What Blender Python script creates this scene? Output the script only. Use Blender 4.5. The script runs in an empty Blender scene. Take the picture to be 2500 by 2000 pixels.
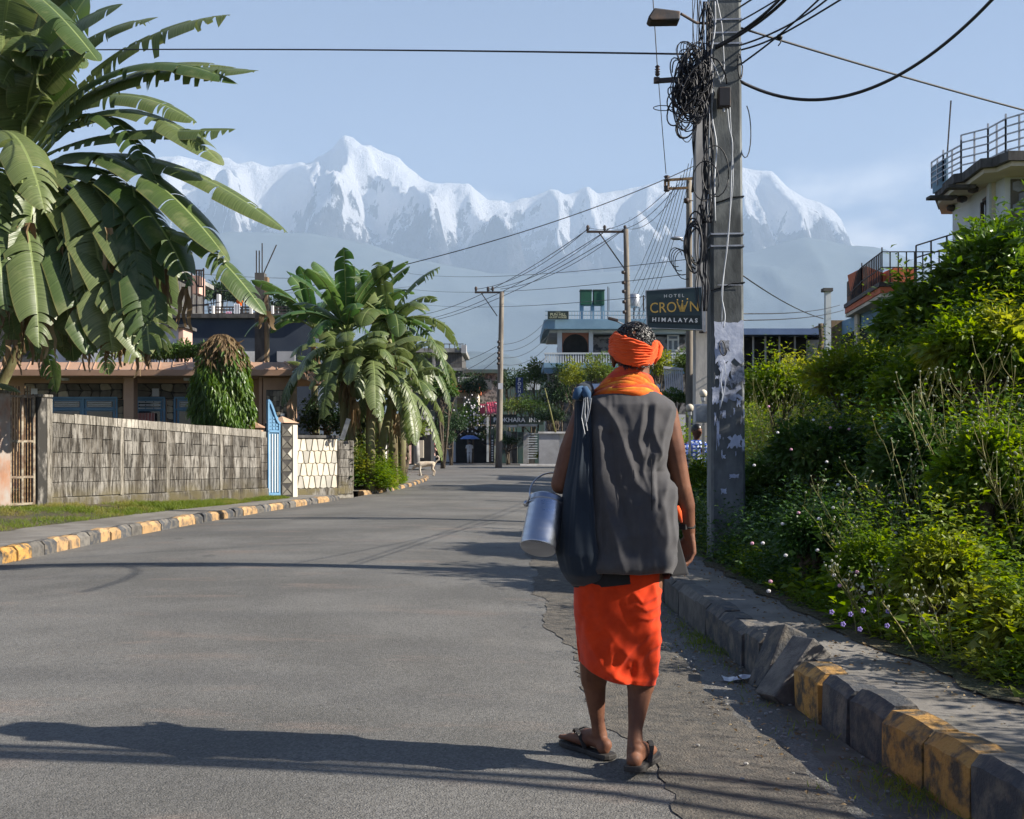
import bpy, math, random
import numpy as np
from mathutils import Vector, Matrix, noise as mnoise

SC = bpy.context.scene
COL = SC.collection
R = math.radians
random.seed(7)
RNG = np.random.default_rng(11)

# ------------------------------------------------------------------ camera
cam_d = bpy.data.cameras.new('camera')
cam = bpy.data.objects.new('camera', cam_d)
COL.objects.link(cam)
cam.location = (0, 0, 1.2)
cam.rotation_euler = (R(90), 0, 0)
cam_d.sensor_width = 36
cam_d.lens = 38.88
cam_d.shift_y = 0.036
cam_d.clip_start = 0.1
cam_d.clip_end = 60000
SC.camera = cam

# ------------------------------------------------------------------ light
SUN_DIR = Vector((0.985, -0.16, math.tan(R(32)))).normalized()   # towards the sun
world = bpy.data.worlds.new('World')
SC.world = world
world.use_nodes = True
wn = world.node_tree
for n in list(wn.nodes): wn.nodes.remove(n)
wo = wn.nodes.new('ShaderNodeOutputWorld')
bg = wn.nodes.new('ShaderNodeBackground')
sky = wn.nodes.new('ShaderNodeTexSky')
sky.sky_type = 'NISHITA'
sky.sun_disc = False
sky.sun_elevation = math.asin(SUN_DIR.z)
sky.sun_rotation = math.atan2(SUN_DIR.x, SUN_DIR.y)
sky.air_density = 1.0
sky.dust_density = 0.2
sky.ozone_density = 2.0
bg.inputs['Strength'].default_value = 0.052
# soft cumulus low over the horizon, all the way round
tc = wn.nodes.new('ShaderNodeTexCoord')
sep = wn.nodes.new('ShaderNodeSeparateXYZ')
wn.links.new(tc.outputs['Generated'], sep.inputs[0])
mp = wn.nodes.new('ShaderNodeMapping'); mp.inputs['Scale'].default_value = (1, 1, 1.9)
mp.inputs['Location'].default_value = (21.83, 10.3, 3.3)
wn.links.new(tc.outputs['Generated'], mp.inputs[0])
cn = wn.nodes.new('ShaderNodeTexNoise'); cn.inputs['Scale'].default_value = 6.5
cn.inputs['Detail'].default_value = 7; cn.inputs['Roughness'].default_value = 0.52
wn.links.new(mp.outputs[0], cn.inputs['Vector'])
cr = wn.nodes.new('ShaderNodeMapRange'); cr.interpolation_type = 'SMOOTHSTEP'
cr.inputs['From Min'].default_value = 0.47; cr.inputs['From Max'].default_value = 0.64
wn.links.new(cn.outputs['Fac'], cr.inputs['Value'])
b1 = wn.nodes.new('ShaderNodeMapRange'); b1.interpolation_type = 'SMOOTHSTEP'
b1.inputs['From Min'].default_value = 0.27; b1.inputs['From Max'].default_value = 0.20
wn.links.new(sep.outputs['Z'], b1.inputs['Value'])
mm = wn.nodes.new('ShaderNodeMath'); mm.operation = 'MULTIPLY'
wn.links.new(cr.outputs[0], mm.inputs[0]); wn.links.new(b1.outputs[0], mm.inputs[1])
cm = wn.nodes.new('ShaderNodeMix'); cm.data_type = 'RGBA'
wn.links.new(mm.outputs[0], cm.inputs['Factor'])
tint = wn.nodes.new('ShaderNodeMix'); tint.data_type = 'RGBA'; tint.blend_type = 'MULTIPLY'; tint.inputs['Factor'].default_value = 1
tint.inputs['B'].default_value = (0.93, 0.94, 1.13, 1)
wn.links.new(sky.outputs[0], tint.inputs['A']); wn.links.new(tint.outputs['Result'], cm.inputs['A'])
cm.inputs['B'].default_value = (12.0, 11.8, 12.2, 1)
wn.links.new(cm.outputs['Result'], bg.inputs['Color'])
wn.links.new(bg.outputs[0], wo.inputs['Surface'])

sun_d = bpy.data.lights.new('sun', 'SUN')
sun_d.energy = 5.0
sun_d.angle = R(0.5)
sun_d.color = (1.0, 0.93, 0.82)
sun = bpy.data.objects.new('sun', sun_d)
sun.rotation_euler = SUN_DIR.to_track_quat('Z', 'Y').to_euler()
sun.location = (30, -5, 30)
COL.objects.link(sun)

SC.view_settings.view_transform = 'Standard'
SC.view_settings.look = 'None'
SC.view_settings.gamma = 1
SC.view_settings.use_curve_mapping = False
SC.view_settings.exposure = 0.97
SC.render.engine = 'CYCLES'
SC.cycles.use_denoising = True
SC.cycles.max_bounces = 6
SC.cycles.diffuse_bounces = 3
SC.cycles.glossy_bounces = 2
SC.cycles.transmission_bounces = 3
SC.cycles.transparent_max_bounces = 6
SC.cycles.volume_bounces = 2
SC.cycles.caustics_reflective = False
SC.cycles.caustics_refractive = False

# ------------------------------------------------------------------ helpers
F_, HZ, CH = 2700.0, 1090.0, 1.2
def W(px, py, d):
    """point seen at photograph position px, py (of 2500 x 2000) at distance d"""
    return Vector(((px - 1250) / F_ * d, d, CH - (py - HZ) / F_ * d))

def road_z(x, y):
    t = (x + 2.0) / 3.4
    return 0.08 * max(0.0, 1 - t * t) if y < 60 else 0.08 * max(0.0, 1 - t * t) * max(0, 1 - (y - 60) / 20)

def tag(o, label=None, cat=None, group=None, kind=None):
    if label: o['label'] = label
    if cat: o['category'] = cat
    if group: o['group'] = group
    if kind: o['kind'] = kind
    return o

def link(name, me, parent=None):
    o = bpy.data.objects.new(name, me)
    COL.objects.link(o)
    if parent is not None: o.parent = parent
    return o

def empty(name, loc=(0, 0, 0), rz=0, label=None, cat=None, group=None, kind=None):
    o = bpy.data.objects.new(name, None)
    COL.objects.link(o)
    o.location = loc; o.rotation_euler = (0, 0, rz); o.empty_display_size = 0.1
    return tag(o, label, cat, group, kind)

def np_mesh(name, V, faces, mats=None, smooth=False, mi=None):
    """V (n,3) array, faces: (m,k) int array, or a list of such arrays"""
    me = bpy.data.meshes.new(name)
    V = np.asarray(V, dtype=np.float32)
    if isinstance(faces, np.ndarray): faces = [faces]
    faces = [f for f in faces if len(f)]
    me.vertices.add(len(V)); me.vertices.foreach_set('co', V.ravel())
    loops = np.concatenate([f.ravel() for f in faces]).astype(np.int32)
    sizes = np.concatenate([np.full(len(f), f.shape[1]) for f in faces]).astype(np.int32)
    starts = np.concatenate([[0], np.cumsum(sizes)[:-1]]).astype(np.int32)
    me.loops.add(len(loops)); me.loops.foreach_set('vertex_index', loops)
    me.polygons.add(len(sizes)); me.polygons.foreach_set('loop_start', starts)
    me.polygons.foreach_set('loop_total', sizes)
    if mi is not None: me.polygons.foreach_set('material_index', np.asarray(mi, dtype=np.int32))
    me.polygons.foreach_set('use_smooth', np.full(len(sizes), bool(smooth)))
    for m in (mats if isinstance(mats, (list, tuple)) else [mats]) if mats else []: me.materials.append(m)
    me.update(calc_edges=True); me.validate()
    return me

class MB:
    """collects shapes into one mesh"""
    def __init__(s): s.v = []; s.f = []; s.m = []; s.cur = 0
    def add(s, vs, fs):
        b = len(s.v); s.v.extend([tuple(v) for v in vs])
        for f in fs: s.f.append(tuple(i + b for i in f)); s.m.append(s.cur)
        return s
    def box(s, c, size, rot=None, taper=1.0):
        hx, hy, hz = size[0] / 2, size[1] / 2, size[2] / 2
        vs = []
        for z, k in ((-hz, 1), (hz, taper)):
            for x, y in ((-hx, -hy), (hx, -hy), (hx, hy), (-hx, hy)): vs.append(Vector((x * k, y * k, z)))
        if rot is not None:
            m = rot if isinstance(rot, Matrix) else Matrix.Rotation(rot, 3, 'Z')
            vs = [m @ v for v in vs]
        c = Vector(c)
        return s.add([v + c for v in vs], [(0, 3, 2, 1), (4, 5, 6, 7), (0, 1, 5, 4), (1, 2, 6, 5), (2, 3, 7, 6), (3, 0, 4, 7)])
    def bx(s, x0, x1, y0, y1, z0, z1):
        return s.box(((x0 + x1) / 2, (y0 + y1) / 2, (z0 + z1) / 2), (abs(x1 - x0), abs(y1 - y0), abs(z1 - z0)))
    def bar(s, a, b, w, h=None, up=(0, 0, 1)):
        a, b = Vector(a), Vector(b); h = h or w
        d = (b - a); L = d.length
        if L < 1e-6: return s
        d /= L; u = Vector(up)
        if abs(d.dot(u)) > 0.98: u = Vector((0, 1, 0))
        x = d.cross(u).normalized(); z = x.cross(d)
        vs = []
        for p in (a, b):
            for i, j in ((-1, -1), (1, -1), (1, 1), (-1, 1)): vs.append(p + x * (i * w / 2) + z * (j * h / 2))
        return s.add(vs, [(0, 3, 2, 1), (4, 5, 6, 7), (0, 1, 5, 4), (1, 2, 6, 5), (2, 3, 7, 6), (3, 0, 4, 7)])
    def tube(s, pts, r, n=6, cap=True):
        pts = [Vector(p) for p in pts]; N = len(pts)
        rs = r if isinstance(r, (list, tuple)) else [r] * N
        up = Vector((0, 0, 1)); vs = []; prev = None
        for i, p in enumerate(pts):
            d = (pts[min(i + 1, N - 1)] - pts[max(i - 1, 0)])
            if d.length < 1e-9: d = Vector((0, 0, 1))
            d.normalize()
            if prev is None:
                u = up if abs(d.dot(up)) < 0.95 else Vector((1, 0, 0))
                x = d.cross(u).normalized()
            else:
                x = prev - d * prev.dot(d)
                x = x.normalized() if x.length > 1e-6 else d.orthogonal().normalized()
            prev = x; y = d.cross(x)
            for k in range(n):
                a = 2 * math.pi * k / n
                vs.append(p + (x * math.cos(a) + y * math.sin(a)) * rs[i])
        fs = [(i * n + k, i * n + (k + 1) % n, (i + 1) * n + (k + 1) % n, (i + 1) * n + k) for i in range(N - 1) for k in range(n)]
        if cap: fs += [tuple(range(n))[::-1], tuple((N - 1) * n + k for k in range(n))]
        return s.add(vs, fs)
    def lathe(s, prof, c=(0, 0, 0), n=16, rot=None):
        """prof: (radius, z) pairs"""
        c = Vector(c); vs = []
        for r, z in prof:
            for k in range(n):
                a = 2 * math.pi * k / n
                v = Vector((r * math.cos(a), r * math.sin(a), z))
                vs.append((rot @ v if rot is not None else v) + c)
        fs = [(i * n + k, i * n + (k + 1) % n, (i + 1) * n + (k + 1) % n, (i + 1) * n + k) for i in range(len(prof) - 1) for k in range(n)]
        fs += [tuple(range(n))[::-1], tuple((len(prof) - 1) * n + k for k in range(n))]
        return s.add(vs, fs)
    def sphere(s, c, r, n=10, m=6):
        rx, ry, rz = r if isinstance(r, (tuple, list)) else (r, r, r)
        c = Vector(c); vs = [c + Vector((0, 0, -rz))]
        for i in range(1, m):
            t = -math.pi / 2 + math.pi * i / m
            for k in range(n):
                a = 2 * math.pi * k / n
                vs.append(c + Vector((rx * math.cos(t) * math.cos(a), ry * math.cos(t) * math.sin(a), rz * math.sin(t))))
        vs.append(c + Vector((0, 0, rz)))
        fs = [(0, 1 + (k + 1) % n, 1 + k) for k in range(n)]
        fs += [(1 + i * n + k, 1 + i * n + (k + 1) % n, 1 + (i + 1) * n + (k + 1) % n, 1 + (i + 1) * n + k) for i in range(m - 2) for k in range(n)]
        t = len(vs) - 1; b = 1 + (m - 2) * n
        fs += [(b + k, b + (k + 1) % n, t) for k in range(n)]
        return s.add(vs, fs)
    def prism(s, pts, d):
        """extrude a polygon (3-D points) by vector d"""
        pts = [Vector(p) for p in pts]; d = Vector(d); n = len(pts)
        return s.add(pts + [p + d for p in pts], [tuple(range(n))[::-1], tuple(range(n, 2 * n))] + [(i, (i + 1) % n, n + (i + 1) % n, n + i) for i in range(n)])
    def build(s, name, mat, parent=None, smooth=False, bevel=0, **tg):
        me = bpy.data.meshes.new(name)
        me.from_pydata(s.v, [], s.f)
        for m in (mat if isinstance(mat, (list, tuple)) else [mat]): me.materials.append(m)
        if any(s.m): me.polygons.foreach_set('material_index', s.m)
        if smooth: me.polygons.foreach_set('use_smooth', [True] * len(me.polygons))
        me.update()
        o = link(name, me, parent)
        if bevel:
            b = o.modifiers.new('bevel', 'BEVEL'); b.width = bevel; b.segments = 2; b.limit_method = 'ANGLE'
        tag(o, tg.get('label'), tg.get('cat'), tg.get('group'), tg.get('kind'))
        return o

def recalc(me):
    import bmesh
    bm = bmesh.new(); bm.from_mesh(me); bmesh.ops.recalc_face_normals(bm, faces=bm.faces[:]); bm.to_mesh(me); bm.free()

def rotz(x, y, a): return (x * math.cos(a) - y * math.sin(a), x * math.sin(a) + y * math.cos(a))
def lerp(a, b, t): return a + (b - a) * t
def interp(x, xs, ys): return float(np.interp(x, xs, ys))

# ------------------------------------------------------------------ materials
def newmat(name):
    m = bpy.data.materials.new(name); m.use_nodes = True
    nt = m.node_tree; b = nt.nodes['Principled BSDF']
    return m, nt, b
def N(nt, t, **kw):
    n = nt.nodes.new('ShaderNode' + t)
    for k, v in kw.items():
        if hasattr(n, k): setattr(n, k, v)
        else: n.inputs[k.replace('_', ' ')].default_value = v
    return n
def rgb(c): return (c[0], c[1], c[2], 1) if len(c) == 3 else c
def mixc(nt, fac, a, b, mode='MIX'):
    m = nt.nodes.new('ShaderNodeMix'); m.data_type = 'RGBA'; m.blend_type = mode
    for sk, v in (('Factor', fac), ('A', a), ('B', b)):
        if hasattr(v, 'links') or hasattr(v, 'is_linked'): nt.links.new(v, m.inputs[sk])
        else: m.inputs[sk].default_value = v if sk == 'Factor' else rgb(v)
    return m.outputs['Result']
def ramp(nt, val, lo, hi, a=0.0, b=1.0, smooth=True):
    r = nt.nodes.new('ShaderNodeMapRange'); r.interpolation_type = 'SMOOTHSTEP' if smooth else 'LINEAR'
    nt.links.new(val, r.inputs['Value'])
    for k, v in (('From Min', lo), ('From Max', hi), ('To Min', a), ('To Max', b)): r.inputs[k].default_value = v
    return r.outputs[0]
def nz(nt, scale, detail=4, rough=0.55, vec=None, stretch=None, dist=0.0):
    n = nt.nodes.new('ShaderNodeTexNoise')
    n.inputs['Scale'].default_value = scale; n.inputs['Detail'].default_value = detail
    n.inputs['Roughness'].default_value = rough; n.inputs['Distortion'].default_value = dist
    if vec is None:
        g = nt.nodes.new('ShaderNodeNewGeometry'); vec = g.outputs['Position']
    if stretch:
        mp = nt.nodes.new('ShaderNodeMapping'); mp.inputs['Scale'].default_value = stretch
        nt.links.new(vec, mp.inputs[0]); vec = mp.outputs[0]
    nt.links.new(vec, n.inputs['Vector'])
    return n.outputs['Fac']
def bump(nt, b, h, strength, dist=0.01):
    n = nt.nodes.new('ShaderNodeBump'); n.inputs['Strength'].default_value = strength; n.inputs['Distance'].default_value = dist
    nt.links.new(h, n.inputs['Height']); nt.links.new(n.outputs[0], b.inputs['Normal'])
    return n
def objcoord(nt):
    return nt.nodes.new('ShaderNodeTexCoord').outputs['Object']

def mat(name, col, col2=None, rough=0.8, scale=3.0, bs=60.0, bstr=0.3, metal=0.0, lo=0.35, hi=0.65, spec=0.4, var=0.0, stretch=None, obj=False, bdist=0.005, dirt=None, island=0.0):
    """two-tone noisy surface with fine relief"""
    m, nt, b = newmat(name)
    col2 = col2 or tuple(c * 0.72 for c in col)
    vec = objcoord(nt) if obj else None
    f = ramp(nt, nz(nt, scale, 6, 0.6, vec, stretch), lo, hi)
    c = mixc(nt, f, col, col2)
    if dirt:
        f2 = ramp(nt, nz(nt, scale * 0.31, 5, 0.65, vec, stretch), 0.5, 0.72)
        c = mixc(nt, f2, c, dirt)
    if var or island:
        src = nt.nodes.new('ShaderNodeObjectInfo').outputs['Random'] if var else nt.nodes.new('ShaderNodeNewGeometry').outputs['Random Per Island']
        k = var or island
        hsv = nt.nodes.new('ShaderNodeHueSaturation')
        nt.links.new(ramp(nt, src, 0, 1, 1 - k, 1 + k, False), hsv.inputs['Value'])
        nt.links.new(c, hsv.inputs['Color']); c = hsv.outputs[0]
    nt.links.new(c, b.inputs['Base Color'])
    b.inputs['Roughness'].default_value = rough; b.inputs['Metallic'].default_value = metal
    b.inputs['Specular IOR Level'].default_value = spec
    if bstr: bump(nt, b, nz(nt, bs, 5, 0.6, vec, stretch), bstr, bdist)
    return m

def leafmat(name, c1, c2, c3=None, trans=0.35, rough=0.5, spec=0.35, scale=1.2, veins=0):
    """foliage: colour differs leaf by leaf and over the plant, light comes through"""
    m, nt, b = newmat(name)
    g = nt.nodes.new('ShaderNodeNewGeometry')
    c = mixc(nt, g.outputs['Random Per Island'], c1, c2)
    if c3:
        f = ramp(nt, nz(nt, scale, 3), 0.48, 0.66)
        c = mixc(nt, f, c, c3)
    if veins:
        w = nz(nt, veins, 2, 0.5, objcoord(nt))
        c = mixc(nt, ramp(nt, w, 0.3, 0.7, 0, 0.5), c, tuple(x * 0.6 for x in c1))
    nt.links.new(c, b.inputs['Base Color'])
    b.inputs['Roughness'].default_value = rough
    b.inputs['Specular IOR Level'].default_value = spec
    tr = nt.nodes.new('ShaderNodeBsdfTranslucent')
    hs = nt.nodes.new('ShaderNodeHueSaturation'); hs.inputs['Saturation'].default_value = 1.15; hs.inputs['Value'].default_value = 1.5
    hs.inputs['Hue'].default_value = 0.485
    nt.links.new(c, hs.inputs['Color']); nt.links.new(hs.outputs[0], tr.inputs['Color'])
    mx = nt.nodes.new('ShaderNodeMixShader'); mx.inputs[0].default_value = trans
    nt.links.new(b.outputs[0], mx.inputs[1]); nt.links.new(tr.outputs[0], mx.inputs[2])
    nt.links.new(mx.outputs[0], nt.nodes['Material Output'].inputs['Surface'])
    return m

M = {}
def asphalt():
    m, nt, b = newmat('asphalt')
    big = ramp(nt, nz(nt, 0.5, 5, 0.6), 0.35, 0.68)
    c = mixc(nt, big, (0.100, 0.096, 0.088), (0.152, 0.146, 0.135))
    red = ramp(nt, nz(nt, 1.3, 5, 0.65, stretch=(0.6, 1.6, 1)), 0.55, 0.70, 0, 0.55)
    c = mixc(nt, red, c, (0.19, 0.15, 0.125))
    tr = ramp(nt, nz(nt, 0.9, 3, 0.5, stretch=(0.35, 1.4, 1)), 0.5, 0.7, 0, 0.5)
    c = mixc(nt, tr, c, (0.088, 0.086, 0.083))
    oil = ramp(nt, nz(nt, 2.1, 2, 0.5, stretch=(1, .6, 1)), 0.70, 0.78, 0, 0.55)
    c = mixc(nt, oil, c, (0.055, 0.053, 0.05))
    dust = ramp(nt, nz(nt, 0.3, 7, 0.72), 0.52, 0.68, 0, 0.5)
    c = mixc(nt, dust, c, (0.205, 0.19, 0.168))
    # aggregate: pale and dark chips
    v = nt.nodes.new('ShaderNodeTexVoronoi'); v.inputs['Scale'].default_value = 120
    g = nt.nodes.new('ShaderNodeNewGeometry'); nt.links.new(g.outputs['Position'], v.inputs['Vector'])
    chips = ramp(nt, v.outputs['Color'], 0.0, 1.0, 0.6, 1.45, False)
    hs = nt.nodes.new('ShaderNodeHueSaturation'); nt.links.new(chips, hs.inputs['Value']); nt.links.new(c, hs.inputs['Color'])
    c = hs.outputs[0]
    pit = ramp(nt, nz(nt, 55, 3, 0.7), 0.30, 0.42, 1, 0)
    c = mixc(nt, pit, c, (0.06, 0.06, 0.06))
    sp = ramp(nt, nz(nt, 140, 1, 0.5), 0.73, 0.78)
    c = mixc(nt, sp, c, (0.36, 0.35, 0.33))
    nt.links.new(c, b.inputs['Base Color'])
    b.inputs['Roughness'].default_value = 0.75; b.inputs['Specular IOR Level'].default_value = 0.3
    ad = nt.nodes.new('ShaderNodeMath'); ad.operation = 'ADD'
    nt.links.new(nz(nt, 70, 4, 0.7), ad.inputs[0]); nt.links.new(ramp(nt, v.outputs['Distance'], 0, 0.6, 1, 0), ad.inputs[1])
    bump(nt, b, ad.outputs[0], 0.6, 0.005)
    return m
M['asphalt'] = asphalt()
M['asphalt_edge'] = mat('asphalt_edge', (0.085, 0.078, 0.068), (0.15, 0.132, 0.108), rough=0.9, scale=18, bs=95, bstr=1.0, bdist=0.02, dirt=(0.10, 0.095, 0.085))
M['gutter'] = mat('gutter', (0.14, 0.125, 0.105), (0.085, 0.076, 0.062), rough=0.9, scale=6, bs=70, bstr=0.8, bdist=0.012, dirt=(0.09, 0.08, 0.06))
M['sidewalk'] = mat('sidewalk', (0.20, 0.185, 0.165), (0.13, 0.118, 0.104), rough=0.9, scale=2.2, bs=45, bstr=0.5, bdist=0.008, dirt=(0.13, 0.12, 0.095))
M['soil'] = mat('soil', (0.10, 0.075, 0.045), (0.05, 0.055, 0.025), rough=1, scale=1.5, bs=14, bstr=1, bdist=0.05)
M['far_ground'] = mat('far_ground', (0.07, 0.085, 0.04), (0.11, 0.10, 0.06), rough=1, scale=0.02, bs=0.3, bstr=0.3)
M['kerb_dark'] = mat('kerb_dark', (0.055, 0.058, 0.064), (0.15, 0.132, 0.108), rough=0.85, scale=11, bs=60, bstr=0.8, bdist=0.01, lo=0.42, hi=0.66, var=0.3)
M['kerb_grey'] = mat('kerb_grey', (0.15, 0.138, 0.12), (0.085, 0.08, 0.074), rough=0.85, scale=9, bs=60, bstr=0.8, bdist=0.01, var=0.25)
M['kerb_yellow'] = mat('kerb_yellow', (0.46, 0.25, 0.065), (0.085, 0.07, 0.05), rough=0.8, scale=10, bs=60, bstr=0.8, bdist=0.01, lo=0.42, hi=0.62, var=0.15)
M['kerb_yellow_pale'] = mat('kerb_yellow_pale', (0.40, 0.25, 0.115), (0.15, 0.11, 0.075), rough=0.8, scale=10, bs=60, bstr=0.6, lo=0.42, hi=0.66, var=0.12)
def blockmat(name, pale, dark, mid):
    m, nt, b = newmat(name)
    st = nz(nt, 5.0, 5, 0.7, stretch=(1.6, 1.6, 0.16))
    fine = nz(nt, 16, 4, 0.7, stretch=(2.2, 2.2, 0.22))
    c = mixc(nt, ramp(nt, st, 0.40, 0.62), pale, mid)
    c = mixc(nt, ramp(nt, fine, 0.46, 0.60, 0, 0.85), c, dark)
    g = nt.nodes.new('ShaderNodeNewGeometry'); sx = nt.nodes.new('ShaderNodeSeparateXYZ'); nt.links.new(g.outputs['Position'], sx.inputs[0])
    base = ramp(nt, sx.outputs['Z'], 0.62, 0.25)
    ms = nt.nodes.new('ShaderNodeMath'); ms.operation = 'MULTIPLY'; nt.links.new(base, ms.inputs[0]); nt.links.new(ramp(nt, nz(nt, 3.0, 5), 0.35, 0.6), ms.inputs[1])
    c = mixc(nt, ms.outputs[0], c, (0.13, 0.11, 0.06))
    oi = nt.nodes.new('ShaderNodeObjectInfo'); hs = nt.nodes.new('ShaderNodeHueSaturation')
    nt.links.new(ramp(nt, oi.outputs['Random'], 0, 1, 0.66, 1.28, False), hs.inputs['Value']); nt.links.new(c, hs.inputs['Color'])
    nt.links.new(hs.outputs[0], b.inputs['Base Color']); b.inputs['Roughness'].default_value = 0.95
    b.inputs['Specular IOR Level'].default_value = 0.2
    bump(nt, b, nz(nt, 45, 5, 0.7), 0.9, 0.012)
    return m
M['block'] = blockmat('block', (0.25, 0.235, 0.21), (0.026, 0.022, 0.018), (0.085, 0.074, 0.06))
M['block_cap'] = blockmat('block_cap', (0.40, 0.37, 0.32), (0.09, 0.08, 0.062), (0.23, 0.21, 0.18))
M['mortar'] = mat('mortar', (0.30, 0.28, 0.24), (0.12, 0.105, 0.08), scale=9, rough=1)
M['concrete'] = mat('concrete', (0.33, 0.32, 0.30), (0.20, 0.195, 0.18), rough=0.9, scale=4, bs=50, bstr=0.4, dirt=(0.13, 0.12, 0.11), stretch=(1, 1, 0.4))
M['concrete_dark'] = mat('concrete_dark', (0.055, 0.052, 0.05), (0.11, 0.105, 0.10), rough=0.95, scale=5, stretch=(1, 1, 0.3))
M['pole'] = mat('pole', (0.22, 0.235, 0.23), (0.085, 0.095, 0.10), rough=0.85, scale=4.2, bs=55, bstr=0.5, dirt=(0.055, 0.06, 0.06), stretch=(1, 1, 0.5), lo=0.3, hi=0.7)
M['pole_far'] = mat('pole_far', (0.24, 0.21, 0.17), (0.14, 0.12, 0.10), rough=0.9, scale=3, stretch=(1, 1, 0.3))
M['pale_pole'] = mat('pale_pole', (0.50, 0.48, 0.45), (0.30, 0.29, 0.28), rough=0.9, scale=4, stretch=(1, 1, 0.3))
M['cable'] = mat('cable', (0.012, 0.013, 0.016), (0.02, 0.02, 0.025), rough=0.5, bstr=0)
M['cable_white'] = mat('cable_white', (0.55, 0.58, 0.62), (0.4, 0.42, 0.46), rough=0.4, bstr=0)
M['steel_dark'] = mat('steel_dark', (0.035, 0.035, 0.04), (0.09, 0.06, 0.045), rough=0.6, metal=0.3, scale=8, bstr=0.2)
M['rust'] = mat('rust', (0.30, 0.20, 0.10), (0.12, 0.06, 0.03), rough=0.8, scale=14, metal=0.2)
M['gate_metal'] = mat('gate_metal', (0.33, 0.29, 0.22), (0.14, 0.09, 0.06), rough=0.6, scale=9, metal=0.3)
M['rust_post'] = mat('rust_post', (0.33, 0.17, 0.10), (0.33, 0.30, 0.27), rough=0.9, scale=3.2, bs=40, stretch=(1, 1, 0.5), dirt=(0.08, 0.05, 0.04))
M['mossy_post'] = mat('mossy_post', (0.035, 0.033, 0.03), (0.30, 0.28, 0.25), rough=0.95, scale=5, lo=0.5, hi=0.7, stretch=(1, 1, 0.5))
M['galv'] = mat('galv', (0.45, 0.46, 0.48), (0.28, 0.29, 0.31), rough=0.4, metal=0.7, scale=6, bstr=0.1)
M['roof_brown'] = mat('roof_brown', (0.42, 0.26, 0.17), (0.35, 0.21, 0.135), rough=0.6, scale=1.4, bstr=0.1)
M['soffit'] = mat('soffit', (0.44, 0.28, 0.19), (0.38, 0.24, 0.16), rough=0.8, scale=1.2, bstr=0.1)
M['tan_wall'] = mat('tan_wall', (0.50, 0.33, 0.22), (0.42, 0.27, 0.18), rough=0.85, scale=1.4, bstr=0.15)
M['stone_dark'] = mat('stone_dark', (0.16, 0.14, 0.115), (0.10, 0.09, 0.075), rough=0.9, scale=5, var=0.35)
M['stone_pale'] = mat('stone_pale', (0.42, 0.37, 0.28), (0.32, 0.28, 0.22), rough=0.85, scale=5, var=0.25)
M['stone_cream'] = mat('stone_cream', (0.70, 0.63, 0.50), (0.58, 0.52, 0.42), rough=0.8, scale=3.5, var=0.16, bstr=0.2)
M['stone_greyish'] = mat('stone_greyish', (0.50, 0.47, 0.40), (0.40, 0.38, 0.33), rough=0.8, scale=3.5, var=0.12, bstr=0.2)
M['tile_charcoal'] = mat('tile_charcoal', (0.12, 0.11, 0.09), (0.07, 0.065, 0.055), rough=0.7, scale=5, var=0.3)
M['joint_dark'] = mat('joint_dark', (0.05, 0.045, 0.04), (0.03, 0.03, 0.03), rough=0.95)
M['joint_grey'] = mat('joint_grey', (0.13, 0.12, 0.10), (0.09, 0.085, 0.07), rough=0.95)
M['blue_paint'] = mat('blue_paint', (0.13, 0.27, 0.42), (0.09, 0.20, 0.33), rough=0.5, scale=2, bstr=0.1)
M['blue_gate'] = mat('blue_gate', (0.10, 0.21, 0.32), (0.075, 0.165, 0.26), rough=0.5, scale=4, bstr=0.1)
M['glass_dark'] = mat('glass_dark', (0.02, 0.025, 0.03), (0.035, 0.04, 0.045), rough=0.08, bstr=0, spec=0.8)
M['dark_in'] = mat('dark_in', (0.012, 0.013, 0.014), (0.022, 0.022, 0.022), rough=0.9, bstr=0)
M['white_paint'] = mat('white_paint', (0.74, 0.73, 0.71), (0.60, 0.59, 0.57), rough=0.7, scale=3, dirt=(0.42, 0.40, 0.37), stretch=(1, 1, 0.4))
M['grey_wall'] = mat('grey_wall', (0.40, 0.40, 0.41), (0.32, 0.32, 0.33), rough=0.9, scale=1.2, dirt=(0.24, 0.24, 0.23))
M['navy_wall'] = mat('navy_wall', (0.030, 0.042, 0.065), (0.045, 0.058, 0.08), rough=0.9, scale=0.8, bstr=0.1)
M['pink_wall'] = mat('pink_wall', (0.62, 0.40, 0.32), (0.52, 0.32, 0.26), rough=0.9, scale=1)
M['orange_wall'] = mat('orange_wall', (0.58, 0.16, 0.07), (0.48, 0.13, 0.06), rough=0.8, scale=1)
M['cream_wall'] = mat('cream_wall', (0.62, 0.56, 0.43), (0.52, 0.46, 0.36), rough=0.85, scale=1)
M['hotel_blue'] = mat('hotel_blue', (0.20, 0.34, 0.46), (0.15, 0.27, 0.38), rough=0.7, scale=0.6, dirt=(0.11, 0.18, 0.24))
M['hotel_pale'] = mat('hotel_pale', (0.60, 0.64, 0.66), (0.48, 0.52, 0.55), rough=0.8, scale=0.7)
M['hotel_stone'] = mat('hotel_stone', (0.22, 0.21, 0.21), (0.06, 0.06, 0.065), rough=0.9, scale=3.0, lo=0.44, hi=0.56)
M['brick_red'] = mat('brick_red', (0.36, 0.15, 0.09), (0.27, 0.11, 0.07), rough=0.9, scale=2)
M['tank_green'] = mat('tank_green', (0.012, 0.10, 0.055), (0.012, 0.07, 0.045), rough=0.6, scale=1)
M['sign_green'] = mat('sign_green', (0.035, 0.066, 0.072), (0.028, 0.052, 0.058), rough=0.35, scale=3, bstr=0.03)
M['sign_band'] = mat('sign_band', (0.012, 0.024, 0.028), None, rough=0.35, bstr=0)
M['gold'] = mat('gold', (0.65, 0.42, 0.10), (0.55, 0.35, 0.08), rough=0.4, bstr=0)
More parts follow.
